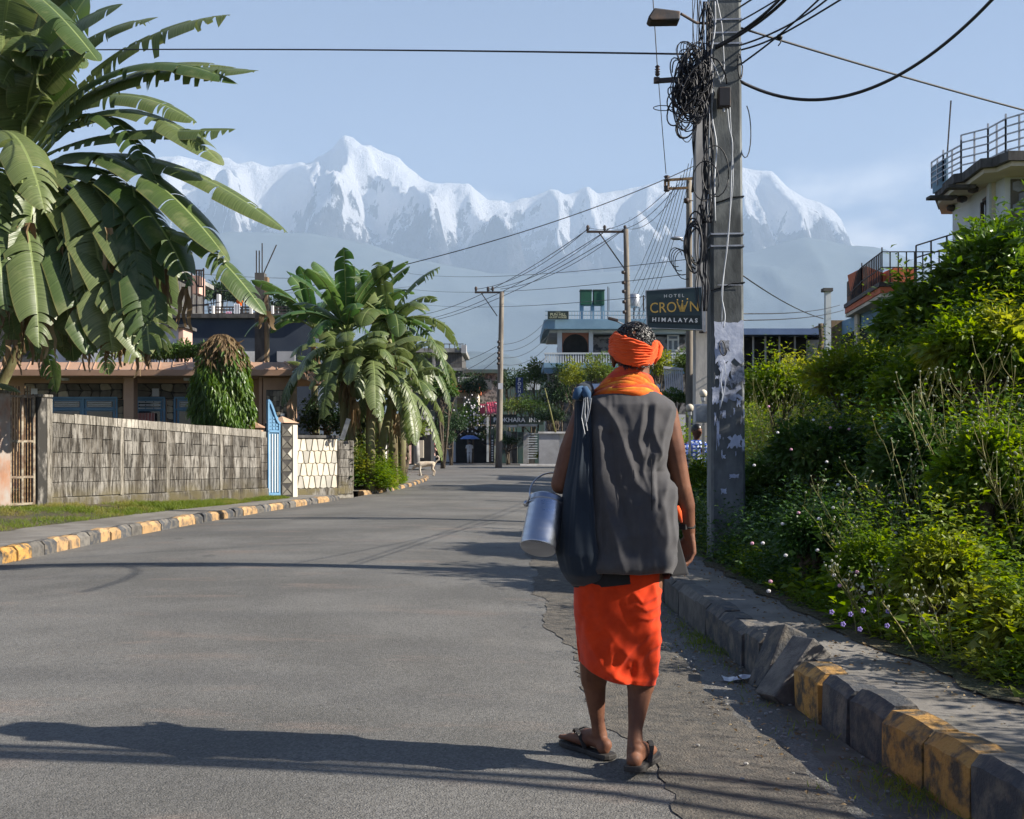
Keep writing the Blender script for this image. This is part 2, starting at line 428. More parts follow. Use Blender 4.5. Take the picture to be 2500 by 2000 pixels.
M['letter_white'] = mat('letter_white', (0.75, 0.76, 0.76), (0.7, 0.7, 0.7), rough=0.5, bstr=0)
M['letter_cream'] = mat('letter_cream', (0.50, 0.52, 0.35), None, rough=0.6, bstr=0)
M['sign_dark'] = mat('sign_dark', (0.02, 0.035, 0.03), None, rough=0.5, bstr=0)
M['sign_blue'] = mat('sign_blue', (0.03, 0.06, 0.20), None, rough=0.5, bstr=0)
M['sign_red'] = mat('sign_red', (0.25, 0.03, 0.04), None, rough=0.5, bstr=0)
M['tin_red'] = mat('tin_red', (0.50, 0.06, 0.10), (0.42, 0.05, 0.09), rough=0.5, bstr=0)
M['tin_grey'] = mat('tin_grey', (0.45, 0.45, 0.45), (0.32, 0.31, 0.30), rough=0.5, metal=0.3, scale=2)
M['tin_green'] = mat('tin_green', (0.05, 0.11, 0.10), (0.08, 0.10, 0.09), rough=0.6, scale=2)
M['tin_blue'] = mat('tin_blue', (0.16, 0.24, 0.42), (0.12, 0.19, 0.34), rough=0.5, scale=1)
M['plastic_white'] = mat('plastic_white', (0.66, 0.67, 0.70), (0.55, 0.56, 0.6), rough=0.5, bstr=0.05)
M['paper'] = mat('paper', (0.62, 0.66, 0.78), (0.42, 0.47, 0.60), rough=0.8, scale=9, bs=30, bstr=0.5, dirt=(0.17, 0.19, 0.24))
M['paper_print'] = mat('paper_print', (0.16, 0.17, 0.20), (0.45, 0.47, 0.52), rough=0.8, scale=30, bstr=0.1)
M['wood'] = mat('wood', (0.30, 0.22, 0.13), (0.18, 0.12, 0.07), rough=0.85, scale=6, stretch=(1, 1, 0.2))
M['bark'] = mat('bark', (0.14, 0.11, 0.075), (0.07, 0.055, 0.04), rough=0.95, scale=9, bs=25, bstr=1, bdist=0.02)
M['banana_stem'] = mat('banana_stem', (0.20, 0.20, 0.09), (0.10, 0.075, 0.035), rough=0.7, scale=3, stretch=(2, 2, 0.3))
M['dry_leaf'] = leafmat('dry_leaf', (0.22, 0.15, 0.075), (0.12, 0.08, 0.04), (0.30, 0.23, 0.13), trans=0.2, rough=0.8)
M['flower_white'] = mat('flower_white', (0.75, 0.73, 0.74), None, rough=0.7, bstr=0)
M['flower_violet'] = mat('flower_violet', (0.32, 0.25, 0.62), None, rough=0.7, bstr=0)
M['flower_pink'] = mat('flower_pink', (0.72, 0.38, 0.50), None, rough=0.7, bstr=0)

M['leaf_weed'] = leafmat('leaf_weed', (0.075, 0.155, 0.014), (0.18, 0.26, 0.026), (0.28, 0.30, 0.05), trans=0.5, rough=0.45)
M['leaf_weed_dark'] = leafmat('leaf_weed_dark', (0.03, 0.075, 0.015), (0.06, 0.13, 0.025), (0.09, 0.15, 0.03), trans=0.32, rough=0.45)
M['leaf_tree'] = leafmat('leaf_tree', (0.048, 0.11, 0.015), (0.13, 0.22, 0.03), (0.11, 0.17, 0.03), trans=0.35, rough=0.38, spec=0.5)
M['leaf_bush'] = leafmat('leaf_bush', (0.045, 0.10, 0.02), (0.09, 0.16, 0.03), (0.16, 0.20, 0.035), trans=0.35, scale=0.4)
M['leaf_lime'] = leafmat('leaf_lime', (0.14, 0.19, 0.02), (0.26, 0.28, 0.03), None, trans=0.4)
M['leaf_deep'] = leafmat('leaf_deep', (0.018, 0.045, 0.014), (0.035, 0.075, 0.02), None, trans=0.22)
M['grass'] = leafmat('grass', (0.10, 0.16, 0.02), (0.20, 0.25, 0.035), (0.28, 0.26, 0.07), trans=0.45, rough=0.6)
M['straw'] = leafmat('straw', (0.33, 0.30, 0.13), (0.20, 0.22, 0.07), None, trans=0.3, rough=0.7)
def bananamat(name, c1, c2, wear):
    m, nt, b = newmat(name)
    at = nt.nodes.new('ShaderNodeAttribute'); at.attribute_name = 'uvl'
    sp = nt.nodes.new('ShaderNodeSeparateXYZ'); nt.links.new(at.outputs['Vector'], sp.inputs[0])
    cb = nt.nodes.new('ShaderNodeCombineXYZ')
    mu = nt.nodes.new('ShaderNodeMath'); mu.operation = 'MULTIPLY'; mu.inputs[1].default_value = 95; nt.links.new(sp.outputs['X'], mu.inputs[0])
    nt.links.new(mu.outputs[0], cb.inputs[0]); nt.links.new(sp.outputs['Z'], cb.inputs[2])
    v = nz(nt, 1.0, 2, 0.5, cb.outputs[0])
    oi = nt.nodes.new('ShaderNodeObjectInfo')
    c = mixc(nt, oi.outputs['Random'], c1, c2)
    c = mixc(nt, ramp(nt, v, 0.38, 0.62, 0, 0.5), c, tuple(x * 0.55 for x in c1))
    c = mixc(nt, ramp(nt, nz(nt, 2.2, 4, 0.6), 0.52, 0.75, 0, 0.5), c, wear)
    edge = ramp(nt, sp.outputs['Y'], 0.93, 1.0, 0, 0.35)
    c = mixc(nt, edge, c, (0.26, 0.20, 0.07))
    rib = ramp(nt, sp.outputs['Y'], 0.07, 0.03, 0, 1)
    c = mixc(nt, rib, c, (0.26, 0.32, 0.12))
    nt.links.new(c, b.inputs['Base Color'])
    b.inputs['Roughness'].default_value = 0.38; b.inputs['Specular IOR Level'].default_value = 0.45
    bump(nt, b, v, 0.55, 0.012)
    tr = nt.nodes.new('ShaderNodeBsdfTranslucent')
    hs = nt.nodes.new('ShaderNodeHueSaturation'); hs.inputs['Saturation'].default_value = 1.1; hs.inputs['Value'].default_value = 1.5
    nt.links.new(c, hs.inputs['Color']); nt.links.new(hs.outputs[0], tr.inputs['Color'])
    mx = nt.nodes.new('ShaderNodeMixShader'); mx.inputs[0].default_value = 0.3
    nt.links.new(b.outputs[0], mx.inputs[1]); nt.links.new(tr.outputs[0], mx.inputs[2])
    nt.links.new(mx.outputs[0], nt.nodes['Material Output'].inputs['Surface'])
    return m
M['banana'] = bananamat('banana', (0.060, 0.105, 0.026), (0.20, 0.24, 0.095), (0.27, 0.28, 0.13))
M['banana_young'] = bananamat('banana_young', (0.04, 0.10, 0.026), (0.11, 0.185, 0.048), (0.16, 0.22, 0.07))

# ------------------------------------------------------------------ foliage
def leaf_arrays(P, D, Nn, size, width=0.42, fold=0.22, droop=0.25):
    """P base points, D growing direction, Nn leaf normal, size (n,): a folded leaf of 4 triangles each"""
    n = len(P)
    D = D / np.linalg.norm(D, axis=1, keepdims=True)
    S = np.cross(D, Nn); S /= (np.linalg.norm(S, axis=1, keepdims=True) + 1e-9)
    Nn = np.cross(S, D)
    s = size[:, None]; w = s * width
    a = P
    m = P + D * s * 0.5
    l = P + D * s * 0.42 + S * w * 0.5 + Nn * w * fold
    r = P + D * s * 0.42 - S * w * 0.5 + Nn * w * fold
    t = P + D * s - Nn * s * droop
    V = np.stack([a, l, r, m, t], axis=1).reshape(-1, 3)
    k = (np.arange(n) * 5)[:, None]
    T = np.concatenate([k + np.array([[0, 1, 3]]), k + np.array([[0, 3, 2]]), k + np.array([[1, 4, 3]]), k + np.array([[3, 4, 2]])], axis=1).reshape(-1, 3)
    return V, T

def rand_dirs(n, rng=RNG):
    v = rng.normal(size=(n, 3)); return v / np.linalg.norm(v, axis=1, keepdims=True)

def leaves_obj(name, P, D, Nn, size, m, parent=None, width=0.42, fold=0.22, droop=0.25, **tg):
    V, T = leaf_arrays(P, D, Nn, size, width, fold, droop)
    o = link(name, np_mesh(name, V, T, m), parent)
    tag(o, tg.get('label'), tg.get('cat'), tg.get('group'), tg.get('kind'))
    return o

def clumpy(center, radii, nclump, per, csize, rng=RNG, hollow=0.35, flat=0.0):
    """leaf positions: clumps in the shell of an ellipsoid; returns P, outward D"""
    c = np.array(center, float); rad = np.array(radii, float)
    d = rand_dirs(nclump, rng); d[:, 2] = np.abs(d[:, 2]) * (1 - flat) + d[:, 2] * flat
    rr = hollow + (1 - hollow) * rng.random(nclump) ** 0.5
    rr *= 0.82 + 0.3 * rng.random(nclump)
    cc = c + d * rad * rr[:, None]
    cs = csize * (0.6 + 0.8 * rng.random(nclump))
    dd = rand_dirs(nclump * per, rng).reshape(nclump, per, 3)
    off = dd * (rng.random((nclump, per, 1)) ** 0.45) * cs[:, None, None]
    P = (cc[:, None] + off).reshape(-1, 3)
    D = (dd + 0.6 * d[:, None]).reshape(-1, 3)
    return P, D

def shrub(name, base, center, radii, m, leaf=0.1, nclump=60, per=40, csize=0.3, width=0.45, label='', cat='shrub', group=None, trunk_r=0.05, seed=1, flat=0.3, down=0.2, stems=3, upn=0.7, hollow=0.35, crown='crown'):
    rng = np.random.default_rng(seed)
    root = empty(name, base, 0, label, cat, group)
    b = Vector(base)
    c = np.array(center) - np.array(base)
    P, D = clumpy(c, radii, nclump, per, csize, rng, flat=flat, hollow=hollow)
    D = D + np.array([0, 0, -down])
    Nn = rng.normal(size=P.shape) * 0.7 + np.array([0, 0, upn])
    leaves_obj(crown, P, D, Nn, leaf * (0.6 + 0.8 * rng.random(len(P))), m, root, width)
    t = MB(); rnd = random.Random(seed)
    for i in range(stems):
        top = Vector(c) + Vector((rnd.uniform(-.5, .5) * radii[0], rnd.uniform(-.5, .5) * radii[1], rnd.uniform(-.2, .5) * radii[2]))
        mid = top * 0.5 + Vector((rnd.uniform(-.1, .1), rnd.uniform(-.1, .1), 0)) * radii[0]
        t.tube([Vector((rnd.uniform(-.5, .5) * trunk_r * 2, rnd.uniform(-.5, .5) * trunk_r * 2, -0.05)), mid, top], [trunk_r, trunk_r * .7, trunk_r * .25], 6)
        for j in range(4):
            e = Vector(c) + Vector((rnd.uniform(-.85, .85) * radii[0], rnd.uniform(-.85, .85) * radii[1], rnd.uniform(-.5, .8) * radii[2]))
            t.tube([mid.lerp(top, j / 4), mid.lerp(e, .6) + Vector((0, 0, .05 * radii[2])), e], [trunk_r * .5, trunk_r * .3, trunk_r * .1], 5)
    t.build('trunk', M['bark'], root, smooth=True)
    return root

def text(name, s, size, m, parent, loc, rot=(R(90), 0, 0), align='CENTER', ext=0.002, sx=1.0, bold=0.0):
    cu = bpy.data.curves.new(name, 'FONT'); cu.body = s; cu.size = size; cu.align_x = align; cu.align_y = 'CENTER'
    cu.extrude = ext; cu.offset = bold; cu.resolution_u = 3
    cu.materials.append(m)
    tmp = bpy.data.objects.new(name, cu); COL.objects.link(tmp)
    me = bpy.data.meshes.new_from_object(tmp.evaluated_get(bpy.context.evaluated_depsgraph_get())); bpy.data.objects.remove(tmp)
    o = link(name, me, parent); o.location = loc; o.rotation_euler = rot; o.scale = (sx, 1, 1)
    return o
# ------------------------------------------------------------------ the lie of the land
KL = [(-4, -5.35), (6, -5.3), (11.1, -5.15), (14.2, -5.06), (17.4, -4.71), (22, -3.95), (23.6, -3.62)]
KL2 = [(25.7, -3.44), (28, -3.05), (31, -2.82), (36, -2.78), (39.5, -2.95), (41.2, -3.4)]
KR = [(-3, 1.75), (2.0, 1.56), (3.4, 1.46), (4.35, 1.34), (6, 1.24), (8, 1.16), (12, 1.12), (18, 1.2), (30, 1.7), (44, 2.6)]
def kl_x(y): return interp(y, [p[0] for p in KL + KL2], [p[1] for p in KL + KL2])
def kr_x(y): return interp(y, [p[0] for p in KR], [p[1] for p in KR])
def walk_r(y): return kr_x(y) + 0.12 + interp(y, [2, 4, 6, 9, 14], [0.62, 0.52, 0.42, 0.42, 0.5])

def strip(name, ys, xa, xb, zf, m, kind='structure', nx=8):
    V = []; Fq = []
    for y in ys:
        a, b = xa(y), xb(y)
        for i in range(nx + 1):
            x = lerp(a, b, i / nx); V.append((x, y, zf(x, y)))
    for j in range(len(ys) - 1):
        for i in range(nx):
            k = j * (nx + 1) + i; Fq.append((k, k + 1, k + nx + 2, k + nx + 1))
    o = link(name, np_mesh(name, np.array(V), np.array(Fq), m, True)); tag(o, kind=kind); return o

# ground to the horizon
gs = [-16000, -4000, -800, -200, -60, 0, 60, 200, 800, 4000, 16000, 34000]
V = [(x, y, -0.09) for y in gs for x in gs]; n_ = len(gs)
Fq = [(j * n_ + i, j * n_ + i + 1, (j + 1) * n_ + i + 1, (j + 1) * n_ + i) for j in range(n_ - 1) for i in range(n_ - 1)]
tag(link('ground', np_mesh('ground', np.array(V), np.array(Fq), M['far_ground'])), kind='structure')

ysn = list(np.arange(-4, 44.01, 0.6))
strip('road', ysn, lambda y: (kl_x(y) if y < 41.2 else -3.4 - (y - 41.2) * 2), kr_x, road_z, M['asphalt'], nx=24)
# where the road widens and bends away to the left
MB().add([(-26, 42.7, 0), (-6, 42.7, 0.0), (2.55, 42.7, 0.0), (4.2, 62, 0), (4.2, 80, 0), (-26, 80, 0)], [(0, 1, 2, 3, 4, 5)]).build('road_bend', M['asphalt'], kind='structure')
# coarse patched asphalt edge and the dusty gutter along the right kerb
rnd = random.Random(3)
def jag(y, a, s): return a * mnoise.noise(Vector((y * s, 3.1, 0.7)))
ysf = list(np.arange(-2, 14.01, 0.06))
strip('asphalt_patch', ysf, lambda y: kr_x(y) - 0.92 + jag(y, .13, 1.3) + jag(y, .05, 6) + jag(y, .035, 17), lambda y: kr_x(y) - 0.30 + jag(y + 9, .08, 2.2) + jag(y, .03, 8), lambda x, y: road_z(x, y) + 0.0035 + 0.0025 * mnoise.noise(Vector((x * 5, y * 5, 0))), M['asphalt_edge'], nx=6)
strip('gutter', ysf, lambda y: kr_x(y) - 0.31 + jag(y + 9, .08, 2.2) + jag(y, .03, 8), kr_x, lambda x, y: 0.010 + 0.004 * mnoise.noise(Vector((x * 7, y * 5, 2))), M['gutter'], nx=6)

# right pavement
strip('sidewalk_right', list(np.arange(-3, 30.1, 0.5)), lambda y: kr_x(y) + 0.11, lambda y: walk_r(y) + 0.35, lambda x, y: 0.215 + 0.008 * mnoise.noise(Vector((x * 2, y * 2, 0))), M['sidewalk'], nx=5)
# left pavement, its level part up to the blue gate's drive, then the next stretch
WLa, WLb = Vector((-12.35, 9.2, 0)), Vector((-4.98, 21.9, 0))      # line of the compound wall
def wall_x(y): return lerp(WLa.x, WLb.x, (y - WLa.y) / (WLb.y - WLa.y))
strip('sidewalk_left', list(np.arange(-4, 23.61, 0.4)), lambda y: kl_x(y) - interp(y, [8, 12, 14, 18, 21, 23.6], [1.25, 1.2, 1.1, .9, .62, 1.4]), lambda y: kl_x(y) - 0.11, lambda x, y: 0.165 + 0.008 * mnoise.noise(Vector((x * 2, y * 2, 0))), M['sidewalk'], nx=5)
strip('sidewalk_far', list(np.arange(25.6, 41.61, 0.4)), lambda y: kl_x(min(y, 41.2)) - 2.2 - max(0, y - 36) * .6, lambda y: kl_x(min(y, 41.2)) - 0.11 - (0 if y < 39 else (y - 39) ** 2 * .3), lambda x, y: 0.165 + 0.008 * mnoise.noise(Vector((x * 2, y * 2, 0))), M['sidewalk'], nx=5)
MB().bx(-9, -3.6, 22.9, 25.6, -0.1, 0.012).build('driveway', M['asphalt_edge'], kind='structure')
# left verge up to the wall
def verge_z(x, y):
    t = max(0, min(1, (kl_x(y) - 0.9 - x) / 1.6)); return 0.15 + 0.10 * t + 0.03 * mnoise.noise(Vector((x, y, 4)))
strip('verge', list(np.arange(-4, 22.7, 0.4)), lambda y: min(wall_x(max(y, 9)) - 1.5, kl_x(y) - 1.6), lambda y: kl_x(y) - interp(y, [8, 12, 14, 18, 21, 23.6], [1.2, 1.15, 1.05, .86, .58, 1.3]), verge_z, M['soil'], nx=12)
# the land behind the wall, a little higher
MB().bx(-90, -4.0, 25.7, 26.0, -0.3, 0.14).build('yard', M['soil'], kind='structure')

# bank on the right
def bank_z(x, y):
    t = x - walk_r(min(max(y, 0), 30))
    if t < 0: return 0.20
    s = min(1, t / 4.6)
    z = 0.20 + 1.95 * (0.35 * s + 0.65 * s * s * (3 - 2 * s)) + max(0, t - 4.6) * .10
    z += 0.09 * mnoise.noise(Vector((x * .9, y * .9, 1))) * min(1, t)
    if y < 6.5: z = lerp(z, 0.20 + 0.14 * t, min(1, (6.5 - y) / 2.5))
    if y > 24: z = lerp(z, 0.2, min(1, (y - 24) / 10))
    return z
strip('bank', list(np.arange(-3, 36.1, 0.5)), lambda y: walk_r(min(max(y, 0), 30)) - 0.02, lambda y: 16, bank_z, M['soil'], nx=44)

# ------------------------------------------------------------------ kerb stones
def kerb_run(name, pts, step, h, w, pattern, side, seed, skip=(), lab=''):
    """individual precast stones laid along a polyline of (y, x) points"""
    rnd = random.Random(seed)
    P = [Vector((p[1], p[0], 0)) for p in pts]
    seg = [(P[i + 1] - P[i]).length for i in range(len(P) - 1)]; tot = sum(seg)
    def at(s):
        for i, l in enumerate(seg):
            if s <= l or i == len(seg) - 1: return P[i].lerp(P[i + 1], s / l)
            s -= l
    root = empty(name, (0, 0, 0), kind='structure')
    s, k, meshes = 0.0, 0, {}
    while s + step <= tot:
        a, b = at(s), at(s + step); mid = (a + b) / 2; ang = math.atan2((b - a).y, (b - a).x) - math.pi / 2
        mkey = pattern(k, mid)
        vi = k % 4
        if (mkey, vi) not in meshes:
            L = step - 0.012; q = MB(); hw = w / 2; ch = 0.045 * (0.8 + 0.1 * vi)
            prof = [(-hw, -0.12), (hw, -0.12), (hw, h - .012), (hw - .012, h), (-hw + ch, h), (-hw, h - ch)]
            if side > 0: prof = [(-hw, -0.12), (hw, -0.12), (hw, h - ch), (hw - ch, h), (-hw + .012, h), (-hw, h - .012)]
            nseg = 4; vs = []
            r2 = random.Random(vi * 7 + 1)
            for i in range(nseg + 1):
                sh = 0.010 if i in (0, nseg) else 0
                for (x, z) in prof:
                    vs.append((x * (1 - sh * 4) + r2.uniform(-.003, .003), -L / 2 + L * i / nseg, (z - sh * (z > 0)) + r2.uniform(-.003, .003)))
            n = len(prof)
            fs = [(i * n + j, i * n + (j + 1) % n, (i + 1) * n + (j + 1) % n, (i + 1) * n + j) for i in range(nseg) for j in range(n)]
            fs += [tuple(range(n))[::-1], tuple(nseg * n + j for j in range(n))]
            q.add(vs, fs); o = q.build('kerb_stone', M[mkey], root); recalc(o.data); meshes[(mkey, vi)] = o.data
        else:
            o = link('kerb_stone', meshes[(mkey, vi)], root)
        if k in skip:
            bpy.data.objects.remove(o)
        else:
            o.location = (mid.x + rnd.uniform(-.008, .008) + (w / 2 if side < 0 else -w / 2), mid.y, rnd.uniform(-.010, .008))
            o.rotation_euler = (rnd.uniform(-.02, .02), rnd.uniform(-.03, .03), ang + rnd.uniform(-.025, .025))
        s += step; k += 1
    return root
L0 = 15.09   # run length at which the photograph's left edge meets the kerb
def pat_left(k, mid):
    j = int(math.floor((k * 0.31 - L0 + 0.31 * 6) / 0.31)) % 4
    if mid.y < 12.0: return 'kerb_grey' if j in (0, 1) else ('kerb_yellow' if j in (2,3) else 'kerb_grey')
    return ('kerb_dark', 'kerb_grey')[k % 5 == 0] if j in (0, 1) else 'kerb_yellow_pale'
kerb_run('kerb_left', KL, 0.31, 0.17, 0.15, pat_left, +1, 4)
kerb_run('kerb_far', KL2, 0.31, 0.17, 0.15, lambda k, m: 'kerb_yellow_pale' if k % 4 < 2 else 'kerb_dark', +1, 5)
def pat_right(k, mid):
    y = mid.y
    if 3.42 < y < 4.02: return 'kerb_yellow'
    if 4.62 < y < 4.95: return 'kerb_yellow'
    if y < 3.42: return ('kerb_dark', 'kerb_dark', 'kerb_yellow', 'kerb_yellow')[k % 4]
    if y < 7: return 'kerb_dark'
    return 'kerb_grey'
SKIP_R = ()
KRr = [(-3, 1.75)] + [p for p in KR[1:] if p[0] <= 30]
kr_root = kerb_run('kerb_right', KRr, 0.31, 0.235, 0.15, pat_right, -1, 6)
for o in list(kr_root.children):                      # two stones have been knocked out of line
    y = o.location.y
    if 4.93 < y < 5.22:
        q = MB().box((0, 0, 0), (.13, .19, .34)); n = q.build('kerb_stone', M['kerb_grey'], kr_root, bevel=.012, label='pale kerb stone tipped over the pavement edge'); n.location = (o.location.x - .035, y, .135); n.rotation_euler = (R(-6), R(40), R(12)); bpy.data.objects.remove(o)
    elif 5.22 <= y < 5.53:
        q = MB().box((0, 0, 0), (.13, .21, .34)); n = q.build('kerb_stone', M['kerb_dark'], kr_root, bevel=.012, label='dark kerb stone slanting beside the tipped one'); n.location = (o.location.x - .02, y, .13); n.rotation_euler = (R(-14), R(26), R(4)); bpy.data.objects.remove(o)

# ------------------------------------------------------------------ mountains
def snowmat():
    m, nt, b = newmat('mountain_snow')
    g = nt.nodes.new('ShaderNodeNewGeometry')
    sp = nt.nodes.new('ShaderNodeSeparateXYZ'); nt.links.new(g.outputs['Position'], sp.inputs[0])
    sn = nt.nodes.new('ShaderNodeSeparateXYZ'); nt.links.new(g.outputs['Normal'], sn.inputs[0])
    nn0 = nz(nt, 0.0016, 8, 0.68, stretch=(1, 1, 0.7)); nn1 = nz(nt, 0.0075, 8, 0.72, stretch=(1, .3, 0.35)); nm = nt.nodes.new('ShaderNodeMath'); nm.operation = 'MULTIPLY_ADD'; nt.links.new(nn1, nm.inputs[0]); nm.inputs[1].default_value = .55; nt.links.new(nn0, nm.inputs[2]); nn = nm.outputs[0]
    a = nt.nodes.new('ShaderNodeMath'); a.operation = 'MULTIPLY_ADD'; nt.links.new(nn, a.inputs[0]); a.inputs[1].default_value = 4200; nt.links.new(sp.outputs['Z'], a.inputs[2])
    b2 = nt.nodes.new('ShaderNodeMath'); b2.operation = 'MULTIPLY_ADD'; nt.links.new(sn.outputs['Z'], b2.inputs[0]); b2.inputs[1].default_value = 900; nt.links.new(a.outputs[0], b2.inputs[2])
    f = ramp(nt, b2.outputs[0], 6080, 6260)
    rock = mixc(nt, ramp(nt, nz(nt, 0.006, 6, 0.7), 0.4, 0.6), (0.05, 0.055, 0.065), (0.12, 0.12, 0.13))
    low = ramp(nt, sp.outputs['Z'], 1700, 1100)
    rock = mixc(nt, low, rock, (0.05, 0.07, 0.06))
    c = mixc(nt, f, rock, (0.88, 0.88, 0.90))
    nt.links.new(c, b.inputs['Base Color']); b.inputs['Roughness'].default_value = 0.9
    b.inputs['Specular IOR Level'].default_value = 0.1
    bump(nt, b, nz(nt, 0.006, 9, 0.72, stretch=(1, .5, .5)), 1.0, 170)
    return m
M['mountain_snow'] = snowmat()
M['hill_haze_tint'] = mat('hill_haze_tint', (0.10, 0.13, 0.14), (0.12, 0.15, 0.155), rough=1, scale=0.01, bs=0.05, bstr=0.8, bdist=5)  # base colour lightened and blued: part of the haze is painted into the hills
def ridged(x, y, z=0.0, oct=6):
    s, a, t, w = 0.0, 1.0, 0.0, 1.0
    f = 1.0
    for i in range(oct):
        v = 1 - abs(mnoise.noise(Vector((x * f + 7.3 * i, y * f, z)))) * 2
        v = max(0.0, v); v *= v * w; w = min(1.0, v * 1.6 + .15)
        s += v * a; t += a; a *= 0.5; f *= 2.05
    return s / t
def range_mesh(name, sky_pts, D, depth, nx, ny, relief, m, x0, x1, base_py=1100, power=0.8, jag_px=1.5, sx=900.0, front=0.75, spurs=()):
    """a mountain range: its crest follows the given skyline at distance D, slopes fall towards the town and away from it"""
    xs = [p[0] for p in sky_pts]; ys_ = [p[1] for p in sky_pts]
    V = []; Fq = []
    for j in range(ny + 1):
        v = j / ny
        if v <= front: q = 1 - v / front        # in front of the crest: q 1 at the foot, 0 at the crest
        else: q = -(v - front) / (1 - front)
        for i in range(nx + 1):
            px = lerp(x0, x1, i / nx)
            cy = np.interp(px, xs, ys_)
            X = (px - 1250) / F_ * D
            cz = CH + (HZ - cy) / F_ * D
            yy = D - q * depth if q > 0 else D - q * depth * .5
            aq = abs(q)
            env = (1 - aq) ** power if q > 0 else (1 - aq) ** 1.2
            # spurs run down from the crest, so the crest's shape leans in the slope
            warp = relief * .35 * mnoise.noise(Vector((X / (sx * 2.2), yy / (sx * 2.2), 5)))
            r = ridged((X + warp) / sx, yy / sx * .75)
            z = cz * env + relief * (r - 0.5) * min(1, aq * 5) * (1 - aq * .6)
            for (p0, dx, am, w_) in spurs:
                if q > 0: z += am * max(0, 1 - abs(px - p0 - q * dx - 14 * math.sin(q * 9 + p0)) / (w_ * (.5 + q))) * math.sin(math.pi * min(1, q * 1.15 + .05)) * (1 if q > .01 else 0)
            if aq < 0.001: z += jag_px * D / F_ * mnoise.noise(Vector((px * .09, 1, 1))) + .5 * jag_px * D / F_ * mnoise.noise(Vector((px * .27, 4, 1)))
            Xp = X * (yy / D) * .35 + X * .65
            if q > 0.001 and spurs:          # no spur stands higher than the crest line behind it
                lim = CH + (HZ - float(np.interp(1250 + Xp / yy * F_, xs, ys_)) - 4 - 26 * min(q * 4, 1)) / F_ * yy
                if z > lim - 120: z = lim - 120 + 120 * math.tanh((z - lim + 120) / 240)
            V.append((Xp, yy, max(z, -30)))
    w = nx + 1
    for j in range(ny):
        for i in range(nx):
            k = j * w + i; Fq.append((k, k + 1, k + w + 1, k + w))
    o = link(name, np_mesh(name, np.array(V), np.array(Fq), m, True)); tag(o, kind='structure'); return o

SKY_A = [(-900, 620), (-400, 520), (-100, 470), (150, 420), (300, 395), (400, 372), (442, 367), (500, 382), (554, 375), (579, 388), (617, 383), (659, 394), (705, 386), (746, 383), (763, 379), (776, 367), (817, 346), (828, 333), (840, 323), (863, 327), (884, 340), (905, 338), (938, 358), (972, 371), (993, 394), (1026, 427), (1051, 434), (1076, 437), (1093, 434), (1126, 436), (1147, 438), (1172, 459), (1193, 477), (1226, 479), (1243, 488), (1268, 479), (1293, 476), (1320, 462), (1346, 447), (1383, 461), (1404, 457), (1436, 443), (1459, 461), (1517, 459), (1567, 445), (1626, 424), (1667, 407), (1701, 401), (1760, 399), (1807, 397), (1830, 405), (1884, 409), (1926, 447), (1968, 474), (2001, 484), (2035, 505), (2055, 530), (2075, 580), (2120, 640), (2250, 720), (2700, 800), (3400, 860)]
range_mesh('mountain_range', SKY_A, 14000, 3900, 700, 150, 1250, M['mountain_snow'], -900, 3400, power=0.85, sx=1500, spurs=((842, 60, 900, 85), (846, 420, 800, 75), (746, 130, 620, 55), (560, 160, 620, 60), (430, 120, 500, 50), (1147, 150, 700, 60), (1050, 60, 420, 45), (1346, 70, 560, 45), (1436, 150, 520, 45), (1560, 60, 480, 50), (1700, 110, 600, 60), (1884, 30, 700, 60), (1880, 230, 650, 60), (2000, 100, 450, 45)))
SKY_B = [(-1200, 560), (0, 575), (300, 566), (420, 585), (560, 566), (760, 570), (900, 596), (1000, 630), (1200, 668), (1400, 668), (1560, 660), (1700, 640), (1850, 612), (1926, 588), (1968, 580), (2010, 585), (2064, 599), (2135, 603), (2168, 611), (2200, 623), (2300, 668), (2420, 730), (2700, 790), (3600, 820)]
range_mesh('foothills', SKY_B, 9600, 2600, 360, 60, 200, M['hill_haze_tint'], -1200, 3600, power=0.8, jag_px=2.0, sx=1100)
SKY_C = [(-600, 1010), (200, 960), (700, 940), (1000, 880), (1100, 872), (1146, 858), (1227, 862), (1260, 872), (1282, 893), (1330, 905), (1420, 930), (1600, 960), (2400, 985), (3200, 990)]
range_mesh('low_hill', SKY_C, 4200, 1500, 300, 24, 90, M['hill_haze_tint'], -600, 3200, power=0.7, jag_px=3.0, sx=450)

# ------------------------------------------------------------------ air
hz_m = bpy.data.materials.new('haze_air'); hz_m.use_nodes = True
ht = hz_m.node_tree
for n in list(ht.nodes):
    if n.type != 'OUTPUT_MATERIAL': ht.nodes.remove(n)
pv = ht.nodes.new('ShaderNodeVolumePrincipled')
pv.inputs['Color'].default_value = (0.64, 0.80, 1.0, 1)
pv.inputs['Density'].default_value = 0.86e-4
pv.inputs['Anisotropy'].default_value = 0.0
ht.links.new(pv.outputs[0], ht.nodes['Material Output'].inputs['Volume'])
hzo = MB().bx(-16500, 16500, -60, 17500, -35, 4300).build('haze', hz_m, kind='stuff')
# ------------------------------------------------------------------ compound wall of concrete blocks on the left
def wpt(px):
    """ground point of the wall line seen at photograph column px"""
    # line A + t(B-A); x/y = (px-1250)/F
    k = (px - 1250) / F_
    A, D = WLa, WLb - WLa
    t = (k * A.y - A.x) / (D.x - k * D.y)
    return A + D * t
WDIR = (WLb - WLa).normalized(); WNRM = Vector((WDIR.y, -WDIR.x, 0))     # towards the road
WANG = math.atan2(WDIR.y, WDIR.x)
def on_wall(p0, s, off, z): return Vector((p0.x + WDIR.x * s + WNRM.x * off, p0.y + WDIR.y * s + WNRM.y * off, z))

